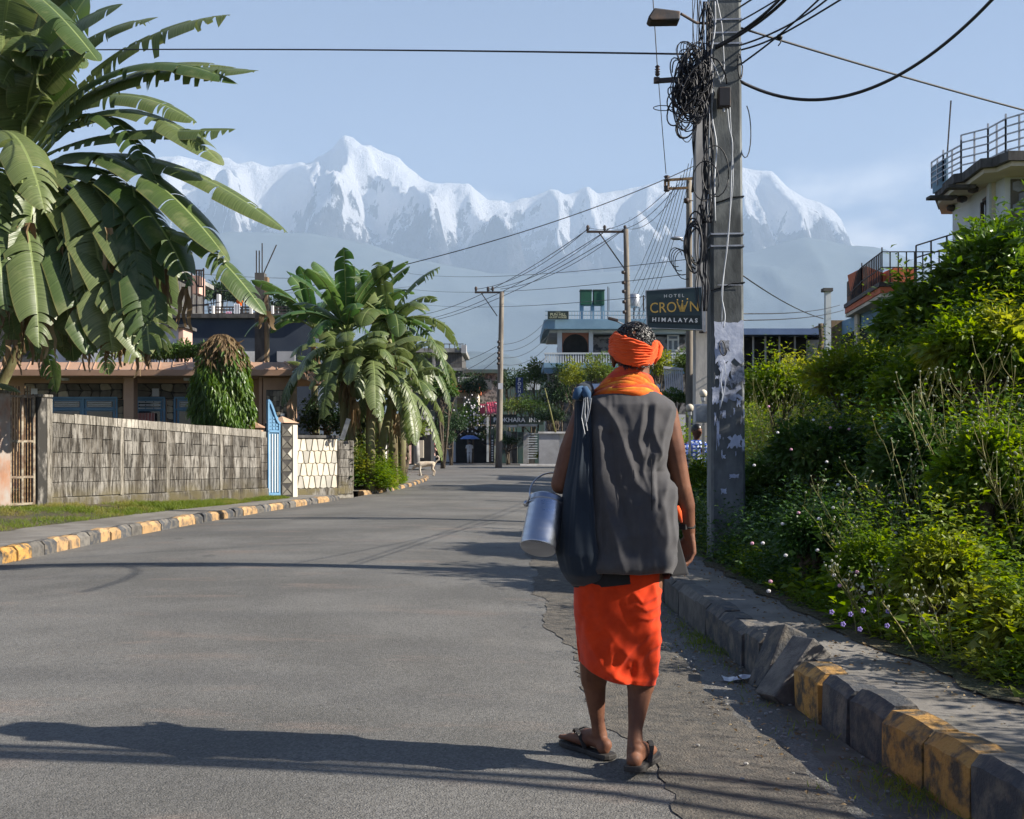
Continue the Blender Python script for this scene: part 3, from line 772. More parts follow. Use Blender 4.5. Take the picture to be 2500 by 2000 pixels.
def block_wall(name, pxa, pxb, top_a, top_b, base, label, seed=1, cap=True, thick=0.15, pil=(), nrow=5):
    a, b = wpt(pxa), wpt(pxb); L = (b - a).length; rnd = random.Random(seed)
    root = empty(name, (a.x, a.y, base), WANG, label, 'wall')
    q = MB(); q.bx(0, L, 0.012, thick, -.3, (top_a + top_b) / 2 - base - .12)
    # the joints' mortar fills a slanting body
    q = MB(); q.prism([(0, .010, -.3), (L, .010, -.3), (L, .010, top_b - base - .03), (0, .010, top_a - base - .03)], (0, thick - .02, 0)); q.build('mortar_core', M['mortar'], root)
    q = MB(); q.prism([(-.02, -.05, -.35), (L + .02, -.05, -.35), (L + .02, -.05, .14), (L * .6, -.05, .15), (L * .3, -.05, .13), (-.02, -.05, .15)], (0, thick + .08, 0)); q.build('footing', M['block'], root, bevel=.02)
    z0 = .15; caph = .145
    bw = .405; meshes = []
    for vi in range(4):
        r2 = random.Random(vi + 50); q = MB(); w, h, t = bw - .014, 1.0, .028
        g = [(-w / 2, 0), (w / 2, 0)]
        q.box((0, 0, 0), (w, t, h)); o = q.build('block', M['block'], root)
        o.data.transform(Matrix.Identity(4)); meshes.append(o.data); bpy.data.objects.remove(o)
    for r in range(nrow):
        x = -bw / 2 * (r % 2)
        while x < L:
            x0, x1 = max(0, x), min(L, x + bw)
            if x1 - x0 > .06:
                tm = (x0 + x1) / 2 / L; H = lerp(top_a, top_b, tm) - base - z0 - caph; rh = H / nrow
                o = link('block', meshes[rnd.randrange(4)], root)
                o.location = ((x0 + x1) / 2, 0.0 + rnd.uniform(-.002, .002), z0 + rh * (r + .5)); o.scale = ((x1 - x0 - .008) / (bw - .014), 1, rh - .009)
            x += bw
    if cap:
        x = 0; n = int(L / .42)
        for i in range(n):
            x0, x1 = L * i / n, L * (i + 1) / n; za, zb = lerp(top_a, top_b, x0 / L) - base, lerp(top_a, top_b, x1 / L) - base
            q = MB(); q.prism([(x0 + .005, -.03, za - caph), (x1 - .005, -.03, zb - caph), (x1 - .005, -.03, zb + rnd.uniform(-.008, .008)), (x0 + .005, -.03, za + rnd.uniform(-.008, .008))], (0, thick + .05, 0))
            q.build('cap_block', M['block_cap'], root)
    for ppx in pil:
        c = wpt(ppx); s = (c - a).length; za = lerp(top_a, top_b, s / L) - base
        MB().bx(s - .035, s + .035, -.024, .0, .14, za - caph).build('pier', M['block_cap'], root)
    return root
block_wall('block_wall', 122, 636, 1.74, 1.52, 0.23, 'long low wall of grey stained concrete blocks left of the road', 3, pil=(296, 408, 538))
block_wall('block_wall', 636, 651, 1.53, 1.52, 0.23, 'narrow block pier ending the long stained wall beside the blue gate', 4, cap=False, nrow=6)

# ------------------------------------------------------------------ iron gate and its posts
g0, g1 = wpt(22), wpt(84); gl = (g1 - g0).length
gate = empty('iron_gate', (g0.x, g0.y, .30), WANG, 'rusty barred iron gate between two concrete posts at the far left', 'gate')
H = 1.98 - .30
q = MB(); 
for z in (.0, .42, .98, H): q.bx(0, gl, -.018, .018, z - .018, z + .018)
for x in (0.015, gl * .5, gl - .015): q.bx(x - .018, x + .018, -.02, .02, -.018, H)
q.build('gate_frame', M['gate_metal'], gate)
for i in range(9):
    x = gl * (i + .5) / 9.0
    if abs(x - gl * .5) > .03: MB().bx(x - .007, x + .007, -.008, .008, .0, H + (.16 if i < 8 else .05)).build('gate_bar', M['rust'], gate)
MB().bx(gl * .20, gl * .32, -.035, .02, .96, 1.0).bx(gl * .24, gl * .28, -.04, -.02, .82, .97).build('latch', M['gate_metal'], gate)
for pxa, pxb, top, m_, lab in ((-22, 20, 2.02, 'rust_post', 'reddish weathered concrete gatepost on the left of the iron gate'), (86, 121, 1.98, 'mossy_post', 'blackened gatepost with a pale edge between the iron gate and the block wall')):
    a, b = wpt(pxa), wpt(pxb); w = (b - a).length
    p = empty('gate_post', (a.x, a.y, .1), WANG, lab, 'gatepost')
    MB().bx(0, w, -.06, .28, -.1, top - .1).build('shaft', M[m_], p, bevel=.012)
    MB().bx(-.015, w + .015, -.075, .295, top - .1, top - .055).build('post_cap', M['block_cap'], p, bevel=.01)
    if m_ == 'mossy_post': MB().bx(w - .09, w + .004, -.066, -.0605, .05, top - .12).build('worn_edge', M['block_cap'], p)
a = wpt(-22); b0 = wpt(-420)
block_wall('block_wall', -420, -24, 2.05, 1.9, .23, 'stained block wall running off the left edge of the photo behind the banana leaves', 9)
MB().bx(0, gl + .5, -.03, .16, -.35, -.06).build('gate_sill', M['block'], gate)

# ------------------------------------------------------------------ blue compound gate, tiled pillar, cream stone wall
h0, h1 = wpt(652), wpt(671); hl = (h1 - h0).length
bgte = empty('blue_gate', (h0.x, h0.y, .2), WANG - R(2), 'pale blue sheet gate with curved top beside the cream stone wall', 'gate')
W2 = hl + .12
pts = [(0, 0, .0), (W2, 0, .0), (W2, 0, 1.46)]
for i in range(9):
    t = i / 8; pts.append((W2 * (1 - t), 0, 1.46 + .46 * (1 - math.cos(t * math.pi)) / 2))
q = MB(); q.prism(pts[:3] + pts[4:], (0, .02, 0)); q.build('sheet', M['blue_gate'], bgte)
for i in range(4):
    MB().bx(W2 * (.12 + .22 * i), W2 * (.12 + .22 * i) + .022, -.022, -.002, .08, 1.25).build('gate_rib', M['hotel_pale'], bgte)
q = MB()
for i in range(8):
    t0, t1 = i / 8, (i + 1) / 8; f = lambda t: (W2 * (1 - t), -.01, 1.46 + .46 * (1 - math.cos(t * math.pi)) / 2)
    q.bar(f(t0), f(t1), .05, .05)
q.bar((W2 - .02, -.01, 0), (W2 - .02, -.01, 1.46), .04).bar((.02, -.01, 0), (.02, -.01, 1.9), .04).bar((0, -.01, 1.3), (W2, -.01, 1.3), .04).bar((0, -.01, .04), (W2, -.01, .04), .05)
q.build('gate_frame', M['blue_paint'], bgte)
q = MB()
for r in range(4):
    for c in range(3): q.bx(W2 * (.15 + .27 * c), W2 * (.33 + .27 * c), -.012, -.002, 1.34 + .07 * r, 1.385 + .07 * r)
q.build('fretwork', M['blue_paint'], bgte, kind='stuff')

def frag(parent, poly, y0, depth, m, name):
    """stone face: polygon in (x, z) pushed out from the wall"""
    c = (sum(p[0] for p in poly) / len(poly), sum(p[1] for p in poly) / len(poly))
    n = len(poly); vs = [(p[0], y0, p[1]) for p in poly] + [(lerp(p[0], c[0], .05), y0 - depth, lerp(p[1], c[1], .05)) for p in poly]
    q = MB(); q.add(vs, [tuple(range(n, 2 * n))] + [(i, (i + 1) % n, n + (i + 1) % n, n + i) for i in range(n)]); o = q.build(name, M[m], parent); recalc(o.data); return o

def pillar(px, w, d, z0, z1, name, label, m='concrete'):
    c = wpt(px); r = empty(name, (c.x, c.y, z0), WANG, label, 'pillar'); return r
# charcoal tiled return of the gate pillar, with its pale corner
c0 = wpt(690); tp = empty('gate_pillar', (c0.x, c0.y, .18), WANG, 'gate pillar clad in dark triangular tiles with a pale corner strip', 'pillar')
MB().bx(-.06, .36, -.02, .42, -.1, 1.50).build('core', M['joint_dark'], tp)
MB().bx(.26, .40, -.05, .44, -.1, 1.46).build('corner_strip', M['stone_cream'], tp, bevel=.008)
q = MB(); q.add([(-.02, -.06, 1.50), (.44, -.06, 1.50), (.44, .46, 1.50), (-.02, .46, 1.50), (.21, .20, 1.64)], [(0, 1, 4), (1, 2, 4), (2, 3, 4), (3, 0, 4), (0, 3, 2, 1)]); q.build('pyramid_cap', M['tan_wall'], tp)
for r in range(6):
    z = .03 + r * .24
    frag(tp, [(-.05, z), (.24, z), (.10, z + .11)], -.02, .014, 'tile_charcoal', 'tile')
    frag(tp, [(-.05, z + .02), (.08, z + .12), (-.05, z + .22)], -.02, .014, 'tile_charcoal', 'tile')
    frag(tp, [(.24, z + .02), (.24, z + .22), (.12, z + .12)], -.02, .014, 'stone_greyish' if r % 2 else 'tile_charcoal', 'tile')

# cream wall: runs parallel to the picture beyond the gate
A3 = W(712, 1182, 1); dA = 24.6
ca, cb = W(711, 1190, dA), W(862, 1190, dA + 1.0)
ang3 = math.atan2(cb.y - ca.y, cb.x - ca.x); L3 = (Vector((cb.x, cb.y)) - Vector((ca.x, ca.y))).length; sc3 = dA / F_
cw = empty('cream_stone_wall', (ca.x, ca.y, .16), ang3, 'low wall faced with cream crazy-paved stones beside the blue gate', 'wall')
Lc = L3 * (822 - 711) / 151.0; Ht = 1.20 - .03
Z0 = .16; topz = CH + (HZ - 1070) / F_ * dA - Z0
MB().bx(0, Lc, .0, .2, -.2, topz).build('core', M['joint_grey'], cw)
MB().bx(-.02, Lc + .02, -.05, .24, topz + .004, topz + .07).build('coping', M['concrete_dark'], cw, bevel=.008)
MB().bx(-.01, Lc, -.03, .0, -.1, .09).build('plinth', M['block'], cw)
rnd = random.Random(2)
ncol, rows = 8, 4; cw_ = (Lc - .02) / ncol; rh = (topz - .10) / rows
for r in range(rows):
    for c in range(ncol + 1):
        if r % 2 == 0 and c == ncol: continue
        # tapered, kite-like stones alternating wide top and wide foot
        off = 0 if r % 2 == 0 else -.5
        xc = .01 + (c + .5 + off) * cw_; zb = .10 + r * rh
        up = (c + r) % 2 == 0; w1 = cw_ * (.36 if up else .64) * 1.0; w2 = cw_ * (.64 if up else .36) * 1.0; j = lambda: rnd.uniform(-.008, .008)
        poly = [(xc - w1 + .010 + j() * .5, zb + .008), (xc, zb - rh * .08 + .012), (xc + w1 - .010 + j() * .5, zb + .008), (xc + w2 - .010 + j() * .5, zb + rh * .93 + j() * .5), (xc, zb + rh * 1.04 - .008), (xc - w2 + .010 + j() * .5, zb + rh * .93 + j() * .5)]
        poly = [(min(max(p[0], .012), Lc - .012), min(p[1], topz - .012)) for p in poly]
        if max(p[0] for p in poly) - min(p[0] for p in poly) < .06: continue
        frag(cw, poly, .0, .016 + rnd.uniform(0, .006), 'stone_cream' if rnd.random() < .68 else 'stone_greyish', 'stone')
ew = empty('block_wall', (ca.x + math.cos(ang3) * (Lc + .02), ca.y + math.sin(ang3) * (Lc + .02), .16), ang3, 'short bay of grey blocks ending the cream stone wall by the weeds', 'wall')
Le = L3 - Lc; MB().bx(.0, Le, .01, .2, -.2, topz - .05).build('mortar_core', M['mortar'], ew)
for r in range(6):
    x = -.1 * (r % 2)
    while x < Le:
        x0, x1 = max(.0, x), min(Le, x + .20)
        if x1 - x0 > .05: MB().bx(x0 + .004, x1 - .004, -.012, .01, -.05 + r * (topz / 6), -.05 + (r + 1) * (topz / 6) - .01).build('block', M['block'], ew)
        x += .20
tag(MB().box(W(843, 1048, dA + .6), (.10, .03, .5), Matrix.Rotation(R(18), 3, 'Y')).build('leaning_board', M['galv']), 'small grey board leaning against the end of the cream wall', 'board')

# ------------------------------------------------------------------ bungalow
HD = 27.0
house = empty('bungalow', (W(0, 1000, HD).x, HD, .14), 0, 'low bungalow with brown metal eaves, stone bands and blue windows behind the wall', 'house')
hx = lambda px, d=HD: (px - 1250) / F_ * d - house.location.x
hz = lambda py, d=HD: CH - (py - HZ) / F_ * d - house.location.z
EX = hx(714); fz0, fz1 = hz(917), hz(903)            # eave fascia
XL = -9.0; side_l = 4.6; ov = 1.3
# eave slab, metal skirt with standing seams
q = MB(); q.bx(XL, EX, 0, side_l, fz0, fz1); q.build('fascia', M['roof_brown'], house)
q = MB(); q.add([(XL, 0, fz1 + .004), (EX, 0, fz1 + .004), (EX - .28, .45, hz(881)), (XL, .45, hz(881)), (EX, side_l, fz1 + .004), (EX - .28, side_l - .3, hz(881))], [(0, 1, 2, 3), (1, 4, 5, 2), (3, 2, 5)]); q.build('roof_skirt', M['roof_brown'], house)
n = 0; x = XL
while x < EX - .25:
    MB().bar((x, -.004, fz1 + .01), (x - .10, .45, hz(881) + .008), .022, .03).build('roof_seam', M['soffit'], house); x += .322
for i in range(1, 8):
    y = side_l * i / 8; MB().bar((EX + .003, y, fz1 + .01), (EX - .27, y, hz(881) + .008), .022, .03).build('roof_seam', M['soffit'], house)
MB().bar((EX, 0, fz1 + .015), (EX - .28, .45, hz(881) + .012), .04, .03).build('hip_ridge', M['soffit'], house)
# soffit slopes in to the wall head
wy = 1.15; wz = hz(945, HD + wy)
q = MB(); q.add([(XL, .03, fz0 - .001), (EX - .03, .03, fz0 - .001), (EX - .85, wy, fz0 - .02), (XL, wy, fz0 - .02), (EX - .03, side_l, fz0 - .001), (EX - .85, side_l, fz0 - .02)], [(3, 2, 1, 0), (2, 5, 4, 1)]); q.build('soffit', M['soffit'], house)
for px in (150, 455, 718): MB().lathe([(.09, -.07), (.10, -.02), (.10, 0)], (hx(px) * 1.0 - (.15 if px < 700 else .35), .6, fz0 - .02), 12).build('soffit_light', M['plastic_white'], house, smooth=True)
y1 = wy; 
hxw = lambda px: (px - 1250) / F_ * (HD + wy) - house.location.x
hzw = lambda py: CH - (py - HZ) / F_ * (HD + wy) - house.location.z
q = MB(); q.bx(XL, hxw(633), y1, y1 + 4, 0, fz0 - .02); q.build('wall', M['tan_wall'], house)
def stone_band(x0, x1, z0, z1, y, nx, nz_, mats, seed, parent=house, depth=.02):
    rnd = random.Random(seed); pts = {}
    for i in range(nx + 1):
        for j in range(nz_ + 1):
            jx = 0 if i in (0, nx) else rnd.uniform(-.28, .28); jz = 0 if j in (0, nz_) else rnd.uniform(-.25, .25)
            pts[i, j] = (lerp(x0, x1, (i + jx + (.25 if j % 2 and 0 < i < nx else 0)) / nx), lerp(z0, z1, (j + jz) / nz_))
    for i in range(nx):
        for j in range(nz_):
            poly = [pts[i, j], pts[i + 1, j], pts[i + 1, j + 1], pts[i, j + 1]]
            c = (sum(p[0] for p in poly) / 4, sum(p[1] for p in poly) / 4)
            # six-sided: cut two corners
            sp = []
            for a in range(4):
                p, nx_ = poly[a], poly[(a + 1) % 4]
                sp.append((lerp(p[0], nx_[0], .16), lerp(p[1], nx_[1], .16))); sp.append((lerp(p[0], nx_[0], .84), lerp(p[1], nx_[1], .84)))
            sp = [(lerp(p[0], c[0], .07), lerp(p[1], c[1], .07)) for p in sp]
            frag(parent, sp, y, depth + rnd.uniform(0, .01), mats[0] if rnd.random() > .22 else mats[1], 'stone')
def joint_panel(x0, x1, z0, z1, y): MB().bx(x0, x1, y - .012, y + .02, z0, z1).build('joint_panel', M['joint_dark'], house)
for (pa, pb) in ((60, 300), (330, 480)):
    joint_panel(hxw(pa), hxw(pb), hzw(975), hzw(936), y1); stone_band(hxw(pa), hxw(pb), hzw(974), hzw(937), y1 - .012, int((pb - pa) / 26), 2, ('stone_dark', 'stone_pale'), pa)
for (pa, pb) in ((286, 302), (408, 424)):
    joint_panel(hxw(pa), hxw(pb), hzw(1042), hzw(976), y1); stone_band(hxw(pa), hxw(pb), hzw(1040), hzw(977), y1 - .012, 1, 4, ('stone_pale', 'stone_dark'), pa)
for pa, pb in ((303, 328), (633, 641)):
    MB().bx(hx(pa, HD + .5), hx(pb, HD + .5), .45, .75, 0, fz0 - .01).build('column', M['tan_wall'], house, bevel=.01)
def window(pa, pb, pya, pyb, nmul, door=False, name='window'):
    x0, x1, z0, z1 = hxw(pa), hxw(pb), hzw(pyb), hzw(pya)
    w = MB().bx(x0 - .04, x1 + .04, y1 - .05, y1 + .05, z0 - .04, z0).bx(x0 - .04, x1 + .04, y1 - .05, y1 + .05, z1, z1 + .05).bx(x0 - .05, x0, y1 - .05, y1 + .05, z0, z1).bx(x1, x1 + .05, y1 - .05, y1 + .05, z0, z1)
    for i in range(1, nmul):
        xm = lerp(x0, x1, i / nmul); w.bx(xm - .025, xm + .025, y1 - .045, y1 + .03, z0, z1)
    w.bx(x0, x1, y1 - .04, y1 + .03, lerp(z0, z1, .66) - .025, lerp(z0, z1, .66) + .025)
    f = w.build(name, M['blue_paint'], house)
    for i in range(nmul):
        xa, xb = lerp(x0, x1, i / nmul) + .03, lerp(x0, x1, (i + 1) / nmul) - .03
        MB().bx(xa + .06, xb - .06, y1 - .030, y1 - .012, z0 + .08, lerp(z0, z1, .6)).build('pane', M['glass_dark'], f)
        MB().bx(xa + .06, xb - .06, y1 - .030, y1 - .012, lerp(z0, z1, .73), z1 - .06).build('pane', M['glass_dark'], f)
        MB().bx(xa, xb, y1 - .010, y1 + .03, z0, z1).build('shutter', M['blue_paint'], f)
        q = MB()
        for k in range(3): q.bx(xa + .09, xb - .09, y1 - .036, y1 - .031, lerp(lerp(z0, z1, .74), z1 - .07, (k + .3) / 3), lerp(lerp(z0, z1, .74), z1 - .07, (k + .62) / 3))
        q.build('grille', M['hotel_pale'], f, kind='stuff')
    return f
window(124, 284, 974, 1050, 2); window(430, 520, 974, 1050, 1)
f = window(331, 400, 974, 1050, 1, name='door_frame')
q = MB()
for r in range(3):
    for c in range(3): q.bx(lerp(hxw(338), hxw(396), c / 3 + .02), lerp(hxw(338), hxw(396), (c + 1) / 3 - .02), y1 - .055, y1 - .05, lerp(hzw(1000), hzw(977), (r + .2) / 3), lerp(hzw(1000), hzw(977), (r + .55) / 3))
q.build('door_grille', M['hotel_pale'], f, kind='stuff')
cu = bpy.data.materials.new('x'); bpy.data.materials.remove(cu)
def stripemat(name, a, b, sc, axis='X'):
    m, nt, bb = newmat(name); w = nt.nodes.new('ShaderNodeTexWave'); w.inputs['Scale'].default_value = sc; w.bands_direction = axis; w.inputs['Distortion'].default_value = .6
    nt.links.new(objcoord(nt), w.inputs['Vector']); nt.links.new(mixc(nt, ramp(nt, w.outputs['Fac'], .4, .6), a, b), bb.inputs['Base Color']); bb.inputs['Roughness'].default_value = .9; return m
M['stripe_cloth'] = stripemat('stripe_cloth', (.45, .10, .09), (.55, .42, .38), 9)
q = MB()
for i in range(14):
    xa, xb = lerp(hxw(340), hxw(382), i / 14), lerp(hxw(340), hxw(382), (i + 1) / 14); ya, yb = y1 - .12 - .03 * (i % 2), y1 - .12 - .03 * ((i + 1) % 2)
    q.add([(xa, ya, hzw(1050)), (xb, yb, hzw(1050)), (xb, yb, hzw(1009)), (xa, ya, hzw(1009))], [(0, 1, 2, 3)])
o = q.build('striped_curtain', M['stripe_cloth']); o.parent = None; o.location = house.location; tag(o, 'red and white striped cloth hung in the blue doorway of the bungalow', 'curtain')
for px in (85, 381): tag(MB().box((house.location.x + hxw(px), HD + wy - .04, CH - (953 - HZ) / F_ * HD), (.17, .012, .2)).build('notice', M['plastic_white']), 'white notice on the stone band above the blue doorway' if px > 300 else 'white notice on the stone band near the left end of the bungalow', 'notice')
# porch bay at the road end: rough stone face between tan columns
bx0, bx1 = hx(641, HD + .4), hx(706, HD + .4)
MB().bx(bx0 + .01, bx1, .42, 1.4, 0, fz0 - .02).build('bay_wall', M['tan_wall'], house)
def chips(x0, x1, z0, z1, y, nx, nz_, seed):
    rnd = random.Random(seed)
    for i in range(nx):
        for j in range(nz_):
            xa, xb = lerp(x0, x1, (i + .04) / nx), lerp(x0, x1, (i + .94) / nx); za, zb = lerp(z0, z1, (j + .04) / nz_), lerp(z0, z1, (j + .94) / nz_)
            jj = lambda: rnd.uniform(-.02, .02)
            frag(house, [(xa + jj(), za), (xb, za + jj()), (xb + jj() * .3, zb), (xa, zb + jj())], y, .018 + rnd.uniform(0, .02), 'stone_pale' if rnd.random() < .6 else 'stone_dark', 'stone')
MB().bx(bx0 + .09, bx1 - .05, .405, .42, .8, hz(950)).build('joint_panel', M['joint_grey'], house)
chips(bx0 + .10, bx1 - .06, .9, hz(952), .405, 6, 12, 5)
MB().bx(bx1 - .05, bx1 + .02, .36, .42, 0, fz0 - .02).build('column', M['tan_wall'], house)
MB().box((bx1 - .15, .36, hz(1022)), (.10, .06, .26)).build('meter_box', M['plastic_white'], house)
# pale pyramid capped post behind the wall
for px, lab in ((607, 'tan post with a pyramid cap behind the wall beside the weeping tree'),):
    c = W(px, 1040, 24.5); pp = empty('capped_post', (c.x, c.y, .14), 0, lab, 'post')
    MB().bx(-.28, .28, -.2, .2, 0, 1.47).build('shaft', M['tan_wall'], pp)
    q = MB(); q.add([(-.36, -.26, 1.47), (.36, -.26, 1.47), (.36, .26, 1.47), (-.36, .26, 1.47), (0, 0, 1.68)], [(0, 1, 4), (1, 2, 4), (2, 3, 4), (3, 0, 4), (0, 3, 2, 1)]); q.build('pyramid_cap', M['roof_brown'], pp)

# ------------------------------------------------------------------ buildings behind the bungalow
def P2(px, py, d, o): v = W(px, py, d); return v - o
db = empty('dark_building', (W(560, 900, 44).x, 44, .1), 0, 'dark blue-black building with a railed roof terrace behind the bungalow', 'building')
o0 = db.location
def bxp(parent, x0, x1, y0, y1, d, depth, m, name, off=0.0, **k):
    """box whose front face fills the given outline at distance d"""
    a, b = P2(x0, y0, d, parent.location), P2(x1, y1, d, parent.location)
    return MB().bx(a.x, b.x, a.y + off, a.y + depth + off, b.z, a.z).build(name, M[m], parent, **k)
bxp(db, 392, 760, 772, 1090, 44, 8, 'navy_wall', 'wall')
bxp(db, 385, 765, 766, 776, 43.8, 8.4, 'concrete_dark', 'roof_slab')
bxp(db, 590, 624, 858, 884, 43.9, .3, 'white_paint', 'window')
bxp(db, 676, 720, 858, 884, 43.9, .3, 'grey_wall', 'window')
rail = None
for i in range(26):
    px = 512 + i * 7.0; a = P2(px, 766, 44.2, o0); b = P2(px, 750, 44.2, o0); MB().bar(a, b, .03).build('railing_bar', M['white_paint'] if i % 6 in (0,) else M['steel_dark'], db)
for py in (766, 757, 750): MB().bar(P2(510, py, 44.2, o0), P2(700, py, 44.2, o0), .05).build('railing_rail', M['steel_dark'], db)
for px, w_ in ((519, 5), (612, 6), (664, 5)): bxp(db, px - w_ / 2, px + w_ / 2, 746, 768, 44, .2, 'white_paint', 'railing_post')
bxp(db, 529, 535, 718, 766, 44.5, .3, 'white_paint', 'pipe_post')
fr = empty('steel_frame', W(480, 765, 44.4), 0, 'thin steel stair frame on the roof of the dark building', 'frame'); q = MB()
f0 = fr.location
for a, b in (((468, 615), (468, 768)), ((497, 655), (497, 768)), ((480, 660), (480, 765)), ((468, 660), (497, 660)), ((484, 700), (497, 700)), ((468, 745), (510, 745)), ((472, 680), (484, 700)), ((486, 662), (486, 700)), ((491, 662), (491, 700))): q = MB().bar(P2(*a, 44.4, f0), P2(*b, 44.4, f0), .055); q.build('frame_bar', M['steel_dark'], fr)
q = MB().bx(*[v for v in (P2(468, 0, 44.6, f0).x, P2(484, 0, 44.6, f0).x)], .3, 1.2, P2(0, 716, 44.6, f0).z, P2(0, 672, 44.6, f0).z); q.build('stair_side', M['pink_wall'], fr)
# unfinished column with starter bars
cp = empty('concrete_column', (W(638, 900, 34).x, 34, .1), 0, 'tall dark unfinished concrete column with four reinforcing bars sticking out of its top', 'column'); c0_ = cp.location
bxp(cp, 622, 645, 666, 1095, 34, .32, 'concrete_dark', 'shaft'); bxp(cp, 645.6, 653, 676, 1095, 34.02, .28, 'wood', 'edge_board')
for a, b in (((626, 667), (626, 612)), ((633, 667), (633, 612)), ((640, 667), (640, 594)), ((644, 667), (675, 598))): MB().bar(P2(*a, 34.12, c0_), P2(*b, 34.12, c0_), .03).build('rebar', M['steel_dark'], cp)
# white and pink corner building
wb = empty('pale_building', (W(400, 900, 38).x, 38, .1), 0, 'pale building with a pink corner pier seen under the drooping banana leaves', 'building')
bxp(wb, 120, 436, 800, 1090, 38, 1, 'plastic_white', 'wall'); bxp(wb, 436, 447, 800, 1090, 37.95, 1.1, 'pink_wall', 'corner_pier'); bxp(wb, 110, 452, 792, 799.5, 37.8, 1.4, 'concrete_dark', 'roof_slab'); bxp(wb, 380, 410, 846, 862, 37.9, .2, 'dark_in', 'window'); bxp(wb, 160, 190, 830, 880, 37.9, .2, 'dark_in', 'window')
bd2 = empty('grey_building', (W(120, 900, 52).x, 52, .1), 0, 'grey house wall glimpsed between the big banana leaves', 'building')
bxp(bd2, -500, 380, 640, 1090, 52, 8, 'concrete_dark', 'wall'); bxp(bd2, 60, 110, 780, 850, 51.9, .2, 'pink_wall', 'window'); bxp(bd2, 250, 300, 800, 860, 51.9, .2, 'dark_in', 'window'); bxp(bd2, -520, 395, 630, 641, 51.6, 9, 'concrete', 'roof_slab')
# washing on the terrace rail
for i, (px, w_, py0, py1, m_, lab) in enumerate(((558, 12, 761, 768, 'flower_pink', 'small pink basin of washing on the dark roof terrace'), (578, 12, 742, 766, 'plastic_white', 'white cloth hung over the terrace rail'))):
    q = MB()
    for k in range(6):
        xa, xb = P2(px - w_ / 2 + w_ * k / 6, 0, 43.9, Vector((0, 0, 0))).x, P2(px - w_ / 2 + w_ * (k + 1) / 6, 0, 43.9, Vector((0, 0, 0))).x
        za, zb = P2(0, py1, 43.9, Vector((0, 0, 0))).z, P2(0, py0, 43.9, Vector((0, 0, 0))).z
        q.add([(xa, 43.9 + .04 * (k % 2), za), (xb, 43.9 + .04 * ((k + 1) % 2), za), (xb, 43.9 + .04 * ((k + 1) % 2), zb), (xa, 43.9 + .04 * (k % 2), zb)], [(0, 1, 2, 3)])
    o = q.build('hanging_cloth', M[m_]); sd = o.modifiers.new('t', 'SOLIDIFY'); sd.thickness = .02; tag(o, lab, 'laundry')
